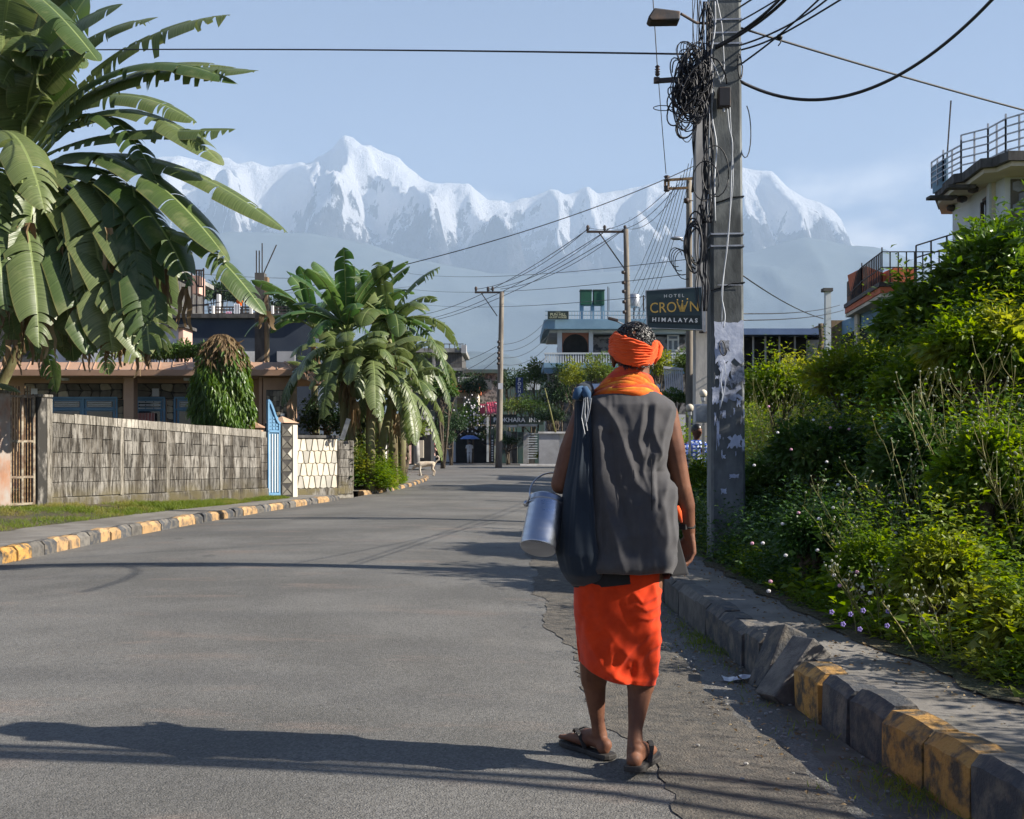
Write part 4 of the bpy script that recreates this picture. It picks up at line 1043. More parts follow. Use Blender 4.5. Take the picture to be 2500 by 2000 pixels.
# ------------------------------------------------------------------ banana plants
def bez(pts, n):
    """smooth curve through three or four control points"""
    P = [Vector(p) for p in pts]; out = []
    for i in range(n + 1):
        t = i / n; Q = P[:]
        while len(Q) > 1: Q = [Q[j].lerp(Q[j + 1], t) for j in range(len(Q) - 1)]
        out.append(Q[0])
    return out
def banana_leaf(parent, ctrl, width, m='banana', tear=0.5, up=(0, 0, 1), seed=0, fold=0.25, petiole=0.12, name='leaf', droopy=0.5, roll=0.0):
    """midrib along ctrl; blade halves torn into strips that hang by their own weight"""
    rnd = random.Random(seed); n = 44
    C = bez(ctrl, n); L = sum((C[i + 1] - C[i]).length for i in range(n))
    V, Fq, A = [], [], []
    upv = Vector(up)
    def wid(t):
        if t < petiole: return 0.0
        s = (t - petiole) / (1 - petiole)
        return width * .5 * min(1, (s / .10) ** .6 if s < .10 else 1) * (1 - max(0, (s - .72) / .28) ** 2.2) ** .8 * (.88 + .12 * math.sin(s * 3.1))
    fr = []
    for i, p in enumerate(C):
        d = (C[min(i + 1, n)] - C[max(i - 1, 0)]).normalized(); s = d.cross(upv)
        s = s.normalized() if s.length > 1e-3 else Vector((1, 0, 0)); nn = s.cross(d)
        if roll: 
            q_ = Matrix.Rotation(roll, 3, d); s = q_ @ s; nn = q_ @ nn
        fr.append((p, d, s, nn))
    def at(t):
        x = min(max(t, 0), 1) * n; i = min(int(x), n - 1); f = x - i
        a, b = fr[i], fr[i + 1]; return [a[k].lerp(b[k], f) for k in range(4)]
    for side in (-1, 1):
        t = petiole
        while t < .995:
            # one strip between two tears
            big = rnd.random() > tear
            dt = rnd.uniform(.09, .22) if big else rnd.uniform(.018, .05)
            t1 = min(1.0, t + dt); sag = rnd.uniform(0, .25) + (0 if big else rnd.uniform(0, 1.0) * droopy); ns = max(1, int(dt / .022)); short = 1 if big else rnd.uniform(.82, 1.03); shift = rnd.uniform(-.03, .05) * (0 if big else 1)
            base = len(V); cols = 5
            for i in range(ns + 1):
                tt = lerp(t, t1, i / ns); p, d, s, nn = at(tt); w = wid(min(.999, max(tt, petiole + .004)))
                pinch = 1.0
                for c in range(cols + 1):
                    u = c / cols; x = u * w * short
                    tear_gap = 0 if (ns > 1 and 0 < i < ns) else u * u * .006 * (1 if i == 0 else -1) * (1.6 if not big else .6)
                    o_ = s * side * x * (1 - .12 * sag * u) + nn * (fold * x * (1 - u * .9) ) - Vector((0, 0, 1)) * (x * u * (.22 + sag)) + d * (x * (.18 + shift * 3) * u + tear_gap * L)
                    V.append(p + o_); A.append((tt * L / 2.2, u, side + seed % 7))
            for i in range(ns):
                for c in range(cols):
                    k = base + i * (cols + 1) + c
                    f4 = (k, k + 1, k + cols + 2, k + cols + 1)
                    Fq.append(f4 if side > 0 else f4[::-1])
            t = t1 + (.002 if big else .003)
    # the midrib
    nr = 5; base = len(V)
    for i in range(0, n + 1, 2):
        p, d, s, nn = fr[i]; r = max(.004, (.030 if i < n * petiole else .022) * (1 - i / n) * (width / .55) + .003)
        for k in range(nr):
            a = 2 * math.pi * k / nr; V.append(p + (s * math.cos(a) + nn * (math.sin(a) - .6)) * r); A.append((i / n, 0, 0))
    for i in range(len(range(0, n + 1, 2)) - 1):
        for k in range(nr): Fq.append((base + i * nr + k, base + i * nr + (k + 1) % nr, base + (i + 1) * nr + (k + 1) % nr, base + (i + 1) * nr + k))
    off = Vector(parent.location) if parent is not None else Vector((0, 0, 0))
    me = np_mesh(name, np.array([tuple(v - off) for v in V]), np.array(Fq), M[m], True)
    at_ = me.attributes.new('uvl', 'FLOAT_VECTOR', 'POINT'); at_.data.foreach_set('vector', np.array(A, dtype=np.float32).ravel())
    o = link(name, me, parent); return o
def stem(parent, base, top, r, m='banana_stem'):
    o_ = parent.location; b, t = Vector(base) - o_, Vector(top) - o_
    q = MB(); q.tube([b, b.lerp(t, .3) + Vector((.03, 0, 0)), b.lerp(t, .7), t], [r * 1.15, r, r * .8, r * .45], 12); q.build('stem', M[m], parent, smooth=True)
def dry_leaf(parent, top, length, seed, w=.18):
    rnd = random.Random(seed); top = Vector(top); V = []; Fq = []
    for k in range(7):
        a = rnd.uniform(0, 6.28); x = top + Vector((math.cos(a), math.sin(a), 0)) * .03; ww = rnd.uniform(.02, .05); tw = rnd.uniform(-2, 2); ln = length * rnd.uniform(.6, 1.05); b = len(V)
        for i in range(7):
            t = i / 6; an = a + tw * t; c = x + Vector((math.cos(a) * w * t * .5, math.sin(a) * w * t * .5, -ln * t)) + Vector((.02 * math.sin(t * 9 + k), 0, 0)); e = Vector((math.cos(an), math.sin(an), 0)) * ww * (1 - .6 * t)
            V += [c - e, c + e]
        for i in range(6): Fq.append((b + 2 * i, b + 2 * i + 1, b + 2 * i + 3, b + 2 * i + 2))
    off = parent.location
    link('dry_leaf', np_mesh('dry_leaf', np.array([tuple(v - off) for v in V]), np.array(Fq), M['dry_leaf'], True), parent)

# --- the big clump at the left; crowns at about (70, 400) in the photograph, 18 m away
bb = W(-40, 1200, 18); big = empty('banana_plant', (bb.x, 18, .15), 0, 'huge banana plant with torn arching leaves filling the upper left', 'banana plant')
big_hero = [  # (control points as column, row, distance), width, tear, seed, roll
    ([(60, 400, 18.3), (160, 240, 17.8), (300, 130, 17.0), (575, 165, 16.6)], .62, .7, 1, .2),
    ([(70, 395, 18.0), (180, 190, 17.6), (330, 60, 17.0), (562, 36, 16.6)], .55, .7, 2, .1),
    ([(50, 380, 17.8), (250, 130, 17.2), (450, 170, 16.6), (630, 172, 16.2)], .66, .55, 3, -.2),
    ([(60, 380, 17.6), (210, 120, 17.0), (420, 120, 16.4), (580, 205, 16.2)], .60, .4, 4, -.3),
    ([(80, 400, 17.6), (220, 200, 17.0), (400, 250, 16.2), (545, 405, 15.8)], .74, .35, 5, -.35),
    ([(70, 400, 17.4), (250, 290, 16.6), (420, 330, 16.0), (575, 315, 15.8)], .5, .5, 6, -.2),
    ([(90, 420, 17.4), (260, 330, 16.6), (470, 380, 16.0), (702, 568, 15.6)], .60, .25, 7, -.4),
    ([(90, 420, 17.2), (230, 300, 16.4), (400, 420, 15.8), (560, 640, 15.4)], .78, .30, 8, -.5),
    ([(380, 560, 15.9), (480, 560, 15.6), (560, 640, 15.4), (650, 770, 15.4)], .52, .5, 9, -.5),
    ([(80, 430, 17.2), (170, 330, 16.4), (300, 520, 15.8), (350, 690, 15.6)], .85, .45, 10, -.3),
    ([(100, 440, 17.0), (230, 340, 16.2), (380, 480, 15.8), (465, 700, 15.6)], .78, .5, 11, -.45),
    ([(60, 430, 17.0), (100, 360, 16.2), (260, 620, 15.6), (345, 880, 15.4)], .7, .85, 12, -.3),
    ([(40, 440, 17.0), (60, 380, 16.2), (180, 620, 15.6), (215, 870, 15.4)], .66, .85, 13, -.1),
    ([(40, 460, 17.0), (20, 380, 16.2), (90, 560, 15.4), (95, 850, 15.2)], .7, .8, 14, .1),
    ([(-60, -60, 16.4), (60, -80, 15.8), (170, 60, 15.4), (240, 150, 15.2)], .56, .25, 15, -.5),
    ([(60, 360, 18.2), (60, 160, 17.6), (120, 60, 17.0), (300, 10, 16.4)], .8, .3, 16, .5),
    ([(40, 350, 18.4), (0, 150, 17.8), (-10, 20, 17.4), (60, -120, 17.0)], .9, .2, 17, .4),
    ([(60, 360, 18.4), (110, 150, 17.8), (190, 0, 17.4), (260, -60, 17.0)], .9, .2, 18, .3),
    ([(70, 390, 17.4), (190, 250, 16.8), (280, 200, 16.4), (400, 480, 15.9)], .6, .6, 19, -.4),
    ([(40, 420, 17.2), (-20, 300, 16.2), (-30, 500, 15.4), (20, 760, 15.2)], .8, .8, 20, .2),
    ([(-80, 420, 17.6), (0, 250, 16.4), (60, 300, 15.6), (110, 520, 15.2)], .7, .5, 21, .1),
    ([(90, 300, 18.6), (240, 200, 18.4), (360, 220, 18.2), (480, 300, 18.0)], .6, .5, 22, -.2),
    ([(100, 430, 18.4), (200, 400, 17.8), (300, 560, 17.2), (420, 800, 17.0)], .6, .8, 23, -.3),
    ([(60, 300, 17.8), (170, 100, 17.6), (260, 60, 17.4), (385, 42, 17.0)], .45, .4, 24, .1),
    ([(80, 430, 17.9), (140, 400, 17.4), (230, 600, 16.8), (270, 800, 16.6)], .75, .7, 25, .0),
    ([(20, 430, 17.9), (40, 420, 17.4), (60, 600, 16.8), (30, 830, 16.6)], .75, .7, 26, .3),
]
for pts, w_, te, sd, ro in big_hero:
    banana_leaf(big, [W(*p) for p in pts], w_, tear=min(.9, te + .15), seed=sd, roll=ro * .4, up=(.45, -.62, .62), droopy=.9 if te > .6 else .5)
for sx, r_ in ((-70, .17), (-130, .14), (-210, .16)):
    stem(big, W(sx, 1180, 19.6), W(sx + 90, 420, 18.6), r_)
rnd = random.Random(12)
for i, (px, py, d, ln) in enumerate(((452, 700, 15.7, .62), (350, 840, 15.5, .5), (300, 690, 15.6, .7), (265, 760, 15.7, .6), (205, 820, 15.6, .5), (120, 780, 15.6, .7), (60, 760, 15.5, .8), (30, 830, 15.4, .5), (395, 650, 15.9, .6), (160, 700, 16, .8), (330, 620, 16.1, .9), (650, 760, 15.45, .3))):
    dry_leaf(big, W(px, py, d), ln, i)
# lower, darker crowns of the same clump
low_pts = []
def crown(parent, c, R_, nleaf, width, seed, m='banana', tear=.5, droop=.55, lo=-.25, hi=1.2, az0=0.0):
    rnd = random.Random(seed); c = Vector(c)
    for i in range(nleaf):
        az = az0 + i * 2.39996 + rnd.uniform(-.25, .25); el = lerp(hi, lo, (i + .5) / nleaf) + rnd.uniform(-.12, .12)
        L = R_ * rnd.uniform(.85, 1.12); h = Vector((math.cos(az), math.sin(az), 0)); dr = droop * (1 - .5 * max(0, el))
        p1 = c + h * L * .30 * math.cos(el) + Vector((0, 0, L * .38 * math.sin(max(el, .25)) + .12 * L)); p2 = c + h * L * .72 * math.cos(el * .8) + Vector((0, 0, L * .66 * math.sin(el) + .12 * L * (1 - dr)))
        p3 = c + h * L * (1.0 - .25 * dr) * math.cos(el * .7) + Vector((0, 0, L * .95 * math.sin(el) - L * dr * .75 * math.cos(el)))
        banana_leaf(parent, [c, p1, p2, p3], width * rnd.uniform(.8, 1.15), m, tear=min(.95, max(.1, tear + (.35 if el < .2 else -.15))), seed=seed * 31 + i, roll=rnd.uniform(-.3, .3), droopy=.7)
sp = empty('banana_plant', (W(-110, 1100, 20).x, 20, .15), 0, 'shaded lower banana plant with hanging leaves behind the block wall at left', 'banana plant', 'banana plants')
stem(sp, W(-110, 1160, 20), W(120, 700, 19.8), .11); crown(sp, W(170, 720, 19.8), 1.9, 12, .6, 41, tear=.8, lo=-.5, hi=.8)
sp = empty('banana_plant', (W(-60, 1100, 19.5).x, 19.5, .15), 0, 'banana plant behind the iron gate, its leaves hanging over the bungalow eaves', 'banana plant', 'banana plants')
stem(sp, W(-60, 1160, 19.5), W(-40, 640, 19.3), .14); crown(sp, W(-30, 680, 19.3), 2.2, 12, .6, 42, tear=.8, lo=-.5, hi=.8)
rb_ = random.Random(90)
for i in range(15):            # upright blades filling the top of the crown
    x1 = rb_.uniform(-160, 250); y1 = rb_.uniform(-160, 160) + max(0, x1) * .2; dd = rb_.uniform(17.6, 19.4)
    banana_leaf(big, [W(55, 400, 18.4), W(lerp(55, x1, .25), lerp(400, y1, .5), dd), W(lerp(55, x1, .7) , y1 - 60, dd - .3), W(x1 + (40 if x1 > 50 else -40), y1 + 60, dd - .6)], rb_.uniform(.6, .9), tear=rb_.uniform(.2, .5), seed=350 + i, up=(.45, -.7, .35), roll=rb_.uniform(-.5, .5))
rb_ = random.Random(91)
for i in range(48):            # the skirt of old, shredded leaves
    x0 = rb_.uniform(-60, 330); y0 = 430 + .35 * max(0, x0) * rb_.uniform(.2, 1); x1 = x0 + rb_.uniform(-30, 110); y1 = rb_.uniform(690, 890); dd = rb_.uniform(16.2, 18.2)
    banana_leaf(big, [W(x0, y0, dd), W(x0 + 10, y0 - 60, dd - .5), W(x1 - 20, lerp(y0, y1, .55), dd - .8), W(x1, y1, dd - .8)], rb_.uniform(.5, .8), tear=rb_.uniform(.6, .95), seed=300 + i, up=(.5, -.6, .3), roll=rb_.uniform(-.6, .6), droopy=1.0)
for i in range(46):
    dry_leaf(big, W(rb_.uniform(-20, 330), rb_.uniform(540, 790), rb_.uniform(15.6, 17.4)), rb_.uniform(.5, .9), 400 + i)
# little leaf reaching in over the gate
banana_leaf(sp, [W(-90, 960, 17.0), W(-30, 925, 16.9), (W(10, 930, 16.8)), W(46, 958, 16.7)], .34, tear=.2, seed=77)

# --- the second clump beyond the gate
spec = [((865, 1010, 28.0), (845, 815, 28.0), 2.3, 13, .55, 51, .25, .35, -.05, 1.35, 'tall banana plant with upright bright leaves behind the cream wall', 'banana_young'),
        ((770, 1060, 33.5), (765, 800, 33.5), 2.2, 11, .50, 52, .2, .45, -.1, 1.3, 'banana plant with broad whole leaves rising behind the bungalow corner', 'banana_young'),
        ((960, 1060, 28.5), (950, 800, 28.5), 2.1, 13, .50, 53, .7, .7, -.35, 1.1, 'banana plant with ragged arching leaves, in the middle of the clump past the cream wall', 'banana'),
        ((900, 1080, 26.5), (905, 900, 26.5), 1.8, 11, .48, 54, .6, .8, -.4, .9, 'low banana plant drooping over the white gate pillars', 'banana'),
        ((975, 1080, 30.5), (985, 880, 30.5), 1.9, 12, .46, 55, .7, .8, -.4, .9, 'banana plant at the road end of the clump, leaning towards the utility pole', 'banana'),
        ((850, 1080, 26.4), (862, 930, 26.4), 1.5, 9, .42, 56, .4, .6, -.3, 1.0, 'small banana plant in the shade at the foot of the clump', 'banana'),
        ((840, 1090, 26.6), (838, 870, 26.6), 1.7, 13, .50, 57, .5, .7, -.5, .7, 'banana plant with yellowing leaves low in the clump, left of the white pillars', 'banana'),
        ((905, 1095, 27.6), (960, 960, 27.6), 1.6, 12, .44, 58, .6, .8, -.5, .8, 'low banana plant hanging over the weed mound', 'banana'),
        ((800, 1090, 32.6), (795, 930, 32.6), 1.8, 11, .44, 59, .5, .6, -.4, .9, 'low banana plant in shade behind the end of the bungalow', 'banana'),
        ((930, 1090, 29.5), (915, 775, 29.5), 1.7, 11, .46, 60, .35, .5, -.2, 1.3, 'tallest banana plant of the clump, tips against the mountain', 'banana_young')]
for (b0, t0, R_, nl, w_, sd, te, dr, lo, hi, lab, m_) in spec:
    c = W(*b0); r_ = empty('banana_plant', (c.x, c.y, .14), 0, lab, 'banana plant', 'banana plants past the cream wall')
    stem(r_, (c.x, c.y, .1), W(*t0), .12); crown(r_, W(*t0), R_, nl + 3, w_ * 1.02, sd, m_, te, dr, lo, hi)
    dry_leaf(r_, W(t0[0], t0[1] + 40, t0[2] - .2), .9, sd); dry_leaf(r_, W(t0[0] + 8, t0[1] + 50, t0[2] - .25), .8, sd + 100)
# ------------------------------------------------------------------ people
M['skin'] = mat('skin', (0.19, 0.082, 0.045), (0.12, 0.05, 0.03), rough=0.62, scale=9, bs=160, bstr=0.25, bdist=0.002, spec=0.3)
M['skin_dark'] = mat('skin_dark', (0.13, 0.065, 0.045), (0.09, 0.045, 0.033), rough=0.55, scale=9, bs=160, bstr=0.25, bdist=0.002)
M['hair'] = mat('hair', (0.006, 0.005, 0.005), (0.012, 0.011, 0.010), rough=0.33, bstr=0.2, bs=300, spec=0.6)
def clothmat(name, c1, c2, weave=420, rough=0.85, scale=14, sheen=0.15, bstr=0.25):
    m = mat(name, c1, c2, rough=rough, scale=scale, bs=weave, bstr=bstr, bdist=0.002, lo=0.3, hi=0.7, spec=0.2)
    m.node_tree.nodes['Principled BSDF'].inputs['Sheen Weight'].default_value = sheen
    return m
M['vest'] = clothmat('vest', (0.072, 0.070, 0.073), (0.056, 0.054, 0.057))
M['vest_dark'] = clothmat('vest_dark', (0.020, 0.020, 0.022), (0.015, 0.015, 0.016))
M['navy_cloth'] = clothmat('navy_cloth', (0.022, 0.032, 0.045), (0.016, 0.024, 0.036))
M['blue_strap'] = clothmat('blue_strap', (0.035, 0.085, 0.17), (0.025, 0.06, 0.12))
M['orange_cloth'] = clothmat('orange_cloth', (0.70, 0.05, 0.006), (0.54, 0.034, 0.004), sheen=0.1)
M['turban'] = clothmat('turban', (0.78, 0.105, 0.022), (0.66, 0.08, 0.016), sheen=0.1)
M['scarf_yellow'] = clothmat('scarf_yellow', (0.72, 0.27, 0.02), (0.62, 0.10, 0.01), scale=30)
M['scarf_orange'] = clothmat('scarf_orange', (0.60, 0.065, 0.006), (0.70, 0.15, 0.012), scale=34)
M['scarf_red'] = clothmat('scarf_red', (0.50, 0.045, 0.03), (0.60, 0.09, 0.02), scale=30)
M['rubber'] = mat('rubber', (0.022, 0.02, 0.019), (0.04, 0.036, 0.033), rough=0.7, scale=20, bs=120)
M['insole'] = mat('insole', (0.07, 0.06, 0.05), (0.04, 0.035, 0.03), rough=0.8, scale=20)
def steelmat():
    m, nt, b = newmat('bright_steel')
    f = nz(nt, 6, 4, 0.6, objcoord(nt), (1, 1, 8))
    nt.links.new(mixc(nt, f, (0.50, 0.52, 0.57), (0.36, 0.38, 0.43)), b.inputs['Base Color'])
    b.inputs['Metallic'].default_value = 1; nt.links.new(ramp(nt, f, 0.3, 0.7, 0.26, 0.46), b.inputs['Roughness'])
    bump(nt, b, nz(nt, 12, 2), 0.12, 0.01)
    return m
M['bright_steel'] = steelmat()
M['eye_white'] = mat('eye_white', (0.7, 0.68, 0.62), None, rough=0.2, bstr=0)

def body_mesh(bones, blobs=(), voxel=0.006, smooth=4, m='skin', name='body', parent=None):
    """one continuous skin over tapered limbs (a, b, ra, rb[, flat, axis]) and ellipsoids (centre, (rx, ry, rz)[, rot])"""
    q = MB()
    for bn in bones:
        a, b, ra, rb = Vector(bn[0]), Vector(bn[1]), bn[2], bn[3]
        L = (b - a).length; n = max(2, int(L / (voxel * 3)))
        q.tube([a.lerp(b, i / n) for i in range(n + 1)], [ra + (rb - ra) * i / n for i in range(n + 1)], 12)
        q.sphere(a, ra * .995, 12, 8); q.sphere(b, rb * .995, 12, 8)
    for bl in blobs:
        if len(bl) > 2:
            s0 = len(q.v); q.sphere((0, 0, 0), bl[1], 16, 12)
            for i in range(s0, len(q.v)): q.v[i] = tuple(bl[2] @ Vector(q.v[i]) + Vector(bl[0]))
        else: q.sphere(bl[0], bl[1], 16, 12)
    o = q.build(name, M[m], parent, smooth=True)
    md = o.modifiers.new('skin', 'REMESH'); md.mode = 'VOXEL'; md.voxel_size = voxel; md.use_smooth_shade = True
    sm = o.modifiers.new('soft', 'SMOOTH'); sm.factor = 0.5; sm.iterations = smooth
    dg = bpy.context.evaluated_depsgraph_get()
    me = bpy.data.meshes.new_from_object(o.evaluated_get(dg))
    o.modifiers.clear(); old = o.data; o.data = me; bpy.data.meshes.remove(old); me.name = name
    return o

def hand(wrist, down, thumb, curl=0.5, s=1.0):
    """bones of a hand: down = direction of the fingers, thumb = direction across the palm towards the thumb; fingers curl towards the palm side"""
    w = Vector(wrist); dn = Vector(down).normalized(); tb = Vector(thumb); tb = (tb - dn * tb.dot(dn)).normalized()
    pn = dn.cross(tb)                      # back of the hand
    bs = []
    for k, (off, ln) in enumerate(((0.028, .95), (0.010, 1.05), (-0.009, 1.0), (-0.027, .8))):
        base = w + dn * (0.078 - 0.006 * abs(k - 1)) * s + tb * off * s
        bs.append((w + tb * off * .55 * s + dn * .008 * s, base, 0.0145 * s, 0.0115 * s))
        p = base; a = curl * (0.5 + 0.12 * k)
        for j, l in enumerate((0.040, 0.026, 0.020)):
            d = dn * math.cos(a) - pn * math.sin(a) + tb * (0.06 * (1.5 - k)) * (1 if j == 0 else .4)
            e = p + d.normalized() * l * ln * s
            bs.append((p, e, (0.0092 - 0.0010 * j) * s, (0.0084 - 0.0010 * j) * s)); p = e; a += curl * 0.75
    t0 = w + dn * 0.022 * s + tb * 0.024 * s
    t1 = t0 + (dn * .65 + tb * .65 - pn * .25).normalized() * 0.036 * s
    t2 = t1 + (dn * .9 + tb * .28 - pn * .35).normalized() * 0.028 * s
    t3 = t2 + (dn * .95 - pn * .45 - tb * .05).normalized() * 0.022 * s
    bs += [(t0, t1, 0.0145 * s, 0.0115 * s), (t1, t2, 0.0108 * s, 0.0095 * s), (t2, t3, 0.0095 * s, 0.0075 * s)]
    return bs

def ellipse_shell(name, rows, cols, f, m, parent, thick=0.003, closed=True):
    """surface from f(u, v) -> point, u around 0..1, v down 0..1"""
    V = []; Fq = []
    nc = cols if closed else cols + 1
    for j in range(rows + 1):
        for i in range(nc): V.append(f(i / cols, j / rows))
    for j in range(rows):
        for i in range(cols):
            a, b = j * nc + i, j * nc + (i + 1) % nc
            Fq.append((a, a + nc, b + nc, b))
    o = link(name, np_mesh(name, np.array([tuple(v) for v in V]), np.array(Fq), M[m], True), parent)
    if thick:
        sd = o.modifiers.new('thick', 'SOLIDIFY'); sd.thickness = thick; sd.offset = -1
    return o

def ridge_field(ridges):
    segs = []
    for pts, w, a in ridges:
        for i in range(len(pts) - 1): segs.append((pts[i][0], pts[i][1], pts[i + 1][0], pts[i + 1][1], w, a, id(pts)))
    def f(px, py):
        best = {}
        for x0, y0, x1, y1, w, a, k in segs:
            dx, dy = x1 - x0, y1 - y0
            t = max(0, min(1, ((px - x0) * dx + (py - y0) * dy) / (dx * dx + dy * dy)))
            d2 = ((px - x0 - t * dx) ** 2 + (py - y0 - t * dy) ** 2) / (w * w)
            v = a * math.exp(-(d2 ** .75))
            if abs(v) > abs(best.get(k, 0)): best[k] = v
        return sum(best.values())
    return f

man = empty('person', (W(1510, 1880, 3.98).x, 3.98, road_z(.4, 4)), 0, 'barefoot-sandalled man in orange turban, dark grey vest and orange wrap walking away up the road', 'person')
man['label'] = 'man in orange turban, dark grey vest and orange wrap walking away along the road'
bpy.context.view_layer.update()
MI = man.location.copy()
def mp_(px, py, d=3.98): return W(px, py, d) - MI
man_parts = {}
B = []
# legs
B += [(mp_(1466, 1430, 3.98), mp_(1449, 1590, 4.03), .078, .056), (mp_(1449, 1590, 4.03), mp_(1450, 1660, 4.10), .054, .050),
      (mp_(1450, 1660, 4.10), mp_(1459, 1762, 4.12), .046, .026), (mp_(1459, 1762, 4.12), mp_(1466, 1805, 4.13), .026, .028),
      (mp_(1466, 1805, 4.14), mp_(1474, 1826, 4.10), .028, .026)]
B += [(mp_(1560, 1430, 3.96), mp_(1566, 1590, 3.97), .078, .056), (mp_(1566, 1590, 3.97), mp_(1564, 1672, 3.97), .054, .052),
      (mp_(1564, 1672, 3.97), mp_(1551, 1778, 3.93), .048, .026), (mp_(1551, 1778, 3.93), mp_(1550, 1835, 3.90), .026, .030),
      (mp_(1550, 1835, 3.90), mp_(1548, 1860, 3.875), .030, .028)]
# feet: from heel to toes
def foot(heel, toe, rise, z0):
    h, t = Vector(heel), Vector(toe); d = (t - h); d.z = 0; d.normalize(); sdw = Vector((-d.y, d.x, 0))
    bs = [(h + Vector((0, 0, .028)), h + d * .11 + Vector((0, 0, .038)), .026, .030), (h + d * .03 + Vector((0, 0, .06 )), h + d * .13 + Vector((0, 0, .034)), .028, .026),
          (h + d * .10 + sdw * .012 + Vector((0, 0, .026)), h + d * .185 + sdw * .022 + Vector((0, 0, .020)), .026, .017), (h + d * .10 - sdw * .010 + Vector((0, 0, .026)), h + d * .18 - sdw * .022 + Vector((0, 0, .020)), .024, .017)]
    for k, (o_, l) in enumerate(((.030, .235), (.013, .232), (-.002, .224), (-.016, .214), (-.029, .200))):
        bs.append((h + d * .17 + sdw * o_ * .85 + Vector((0, 0, .020)), h + d * l + sdw * o_ + Vector((0, 0, .013)), .012 - .001 * k, .0095 - .0006 * k))
    return bs, d
gz = road_z(.3, 4) - MI.z
LH = Vector((W(1478, 1840, 4.10).x - MI.x, 4.10 - MI.y, gz + .022)); LT = Vector((W(1394, 1822, 4.26).x - MI.x, 4.27 - MI.y, gz + .02))
RH = Vector((W(1548, 1890, 3.86).x - MI.x, 3.86 - MI.y, gz + .034)); RT = Vector((W(1592, 1880, 4.07).x - MI.x, 4.09 - MI.y, gz + .02))
bl, dl = foot(LH, LT, 0, 0); br, dr = foot(RH, RT, 0, 0)
B += bl + br
# pelvis, trunk, neck
B += [(mp_(1466, 1420), mp_(1560, 1420), .09, .09), (mp_(1513, 1400), mp_(1525, 1180), .10, .09), (mp_(1500, 1180), mp_(1495, 1040), .085, .075), (mp_(1562, 1180), mp_(1570, 1040), .085, .075),
      (mp_(1455, 1018, 3.97), mp_(1610, 1025, 3.97), .058, .055), (mp_(1545, 1010, 3.98), mp_(1548, 900, 4.01), .062, .056)]
# right arm and hand
B += [(mp_(1622, 1012, 3.98), mp_(1644, 1100, 3.985), .050, .044), (mp_(1644, 1100, 3.985), mp_(1663, 1188, 4.0), .042, .035), (mp_(1663, 1188, 4.0), mp_(1674, 1235, 4.02), .036, .035),
      (mp_(1674, 1235, 4.02), mp_(1682, 1305, 4.05), .034, .023)]
B += hand(mp_(1682, 1305, 4.05), (0.02, .0, -1), (-.45, .9, 0), 0.62, 0.98)
# left arm bent forward, the hand closed in front of the hip
B += [(mp_(1432, 1010, 3.97), mp_(1392, 1105, 3.95), .050, .042), (mp_(1392, 1105, 3.95), mp_(1369, 1183, 3.95), .041, .036),
      (mp_(1369, 1183, 3.95), mp_(1392, 1160, 4.13), .036, .024)]
B += hand(mp_(1392, 1160, 4.13), (0.25, .95, .1), (0, 0, 1), 1.35, 0.95)
# head
hc = mp_(1547, 858, 4.0)
hr = Matrix.Rotation(R(-4), 3, 'Y')
def hp(x, y, z): return hc + hr @ Vector((x, y, z))
blobs = [(hc + hr @ Vector((0, 0, .012)), (.074, .094, .092), hr), (hp(0, .022, -.045), (.058, .070, .070), hr), (hp(0, .055, -.075), (.035, .035, .032), hr)]
blobs += [(hp(0, .105, -.022), (.013, .017, .022), hr), (hp(.012, .101, -.030), (.009, .009, .008)), (hp(-.012, .101, -.030), (.009, .009, .008)),
          (hp(0, .096, -.056), (.024, .012, .007), hr), (hp(0, .096, -.066), (.020, .011, .007), hr),
          (hp(-.032, .083, .018), (.022, .012, .008), hr), (hp(.032, .083, .018), (.022, .012, .008), hr)]
for s in (-1, 1):
    blobs += [(hp(s * .077, -.004, -.018), (.008, .019, .031), hr), (hp(s * .082, -.014, -.010), (.006, .009, .021), hr), (hp(s * .075, .004, -.045), (.007, .009, .011), hr)]
body_mesh(B, blobs, 0.0052, 3, 'skin', 'body', man)
for s in (-1, 1):
    MB().sphere(hp(s * .031, .078, .002), (.012, .012, .009), 10, 6).build('eye', M['eye_white'], man, smooth=True)
# sandals
for h, d, tilt in ((LH, dl, 0), (RH, dr, 1)):
    sdw = Vector((-d.y, d.x, 0)); q = MB(); outl = []
    for t, w in ((-.038, .014), (-.030, .030), (0, .036), (.06, .034), (.12, .040), (.17, .050), (.21, .048), (.24, .034), (.25, .014)): outl.append((t, w))
    pts = [h + d * t + sdw * w for t, w in outl] + [h + d * t - sdw * w for t, w in reversed(outl)]
    if tilt: pts = [p + Vector((0, 0, max(0, .10 - (p - h).dot(d)) * .10)) for p in pts]
    base = [p - Vector((0, 0, .020)) for p in pts]
    q.prism(base, (0, 0, .020)); so = q.build('sandal', M['rubber'], man, bevel=.004)
    s2 = MB(); up = h + d * .185 + Vector((0, 0, .030))
    for sg in (1, -1):
        pth = [h + d * .075 + sdw * sg * .037 + Vector((0, 0, .004)), h + d * .11 + sdw * sg * .036 + Vector((0, 0, .050)), h + d * .15 + sdw * sg * .020 + Vector((0, 0, .060)), up + Vector((0, 0, .010))]
        for i in range(3): s2.bar(pth[i], pth[i + 1], .016, .005)
    s2.bar(up + Vector((0, 0, .012)), up - Vector((0, 0, .03)), .006, .006)
    s2.build('strap', M['rubber'], so)
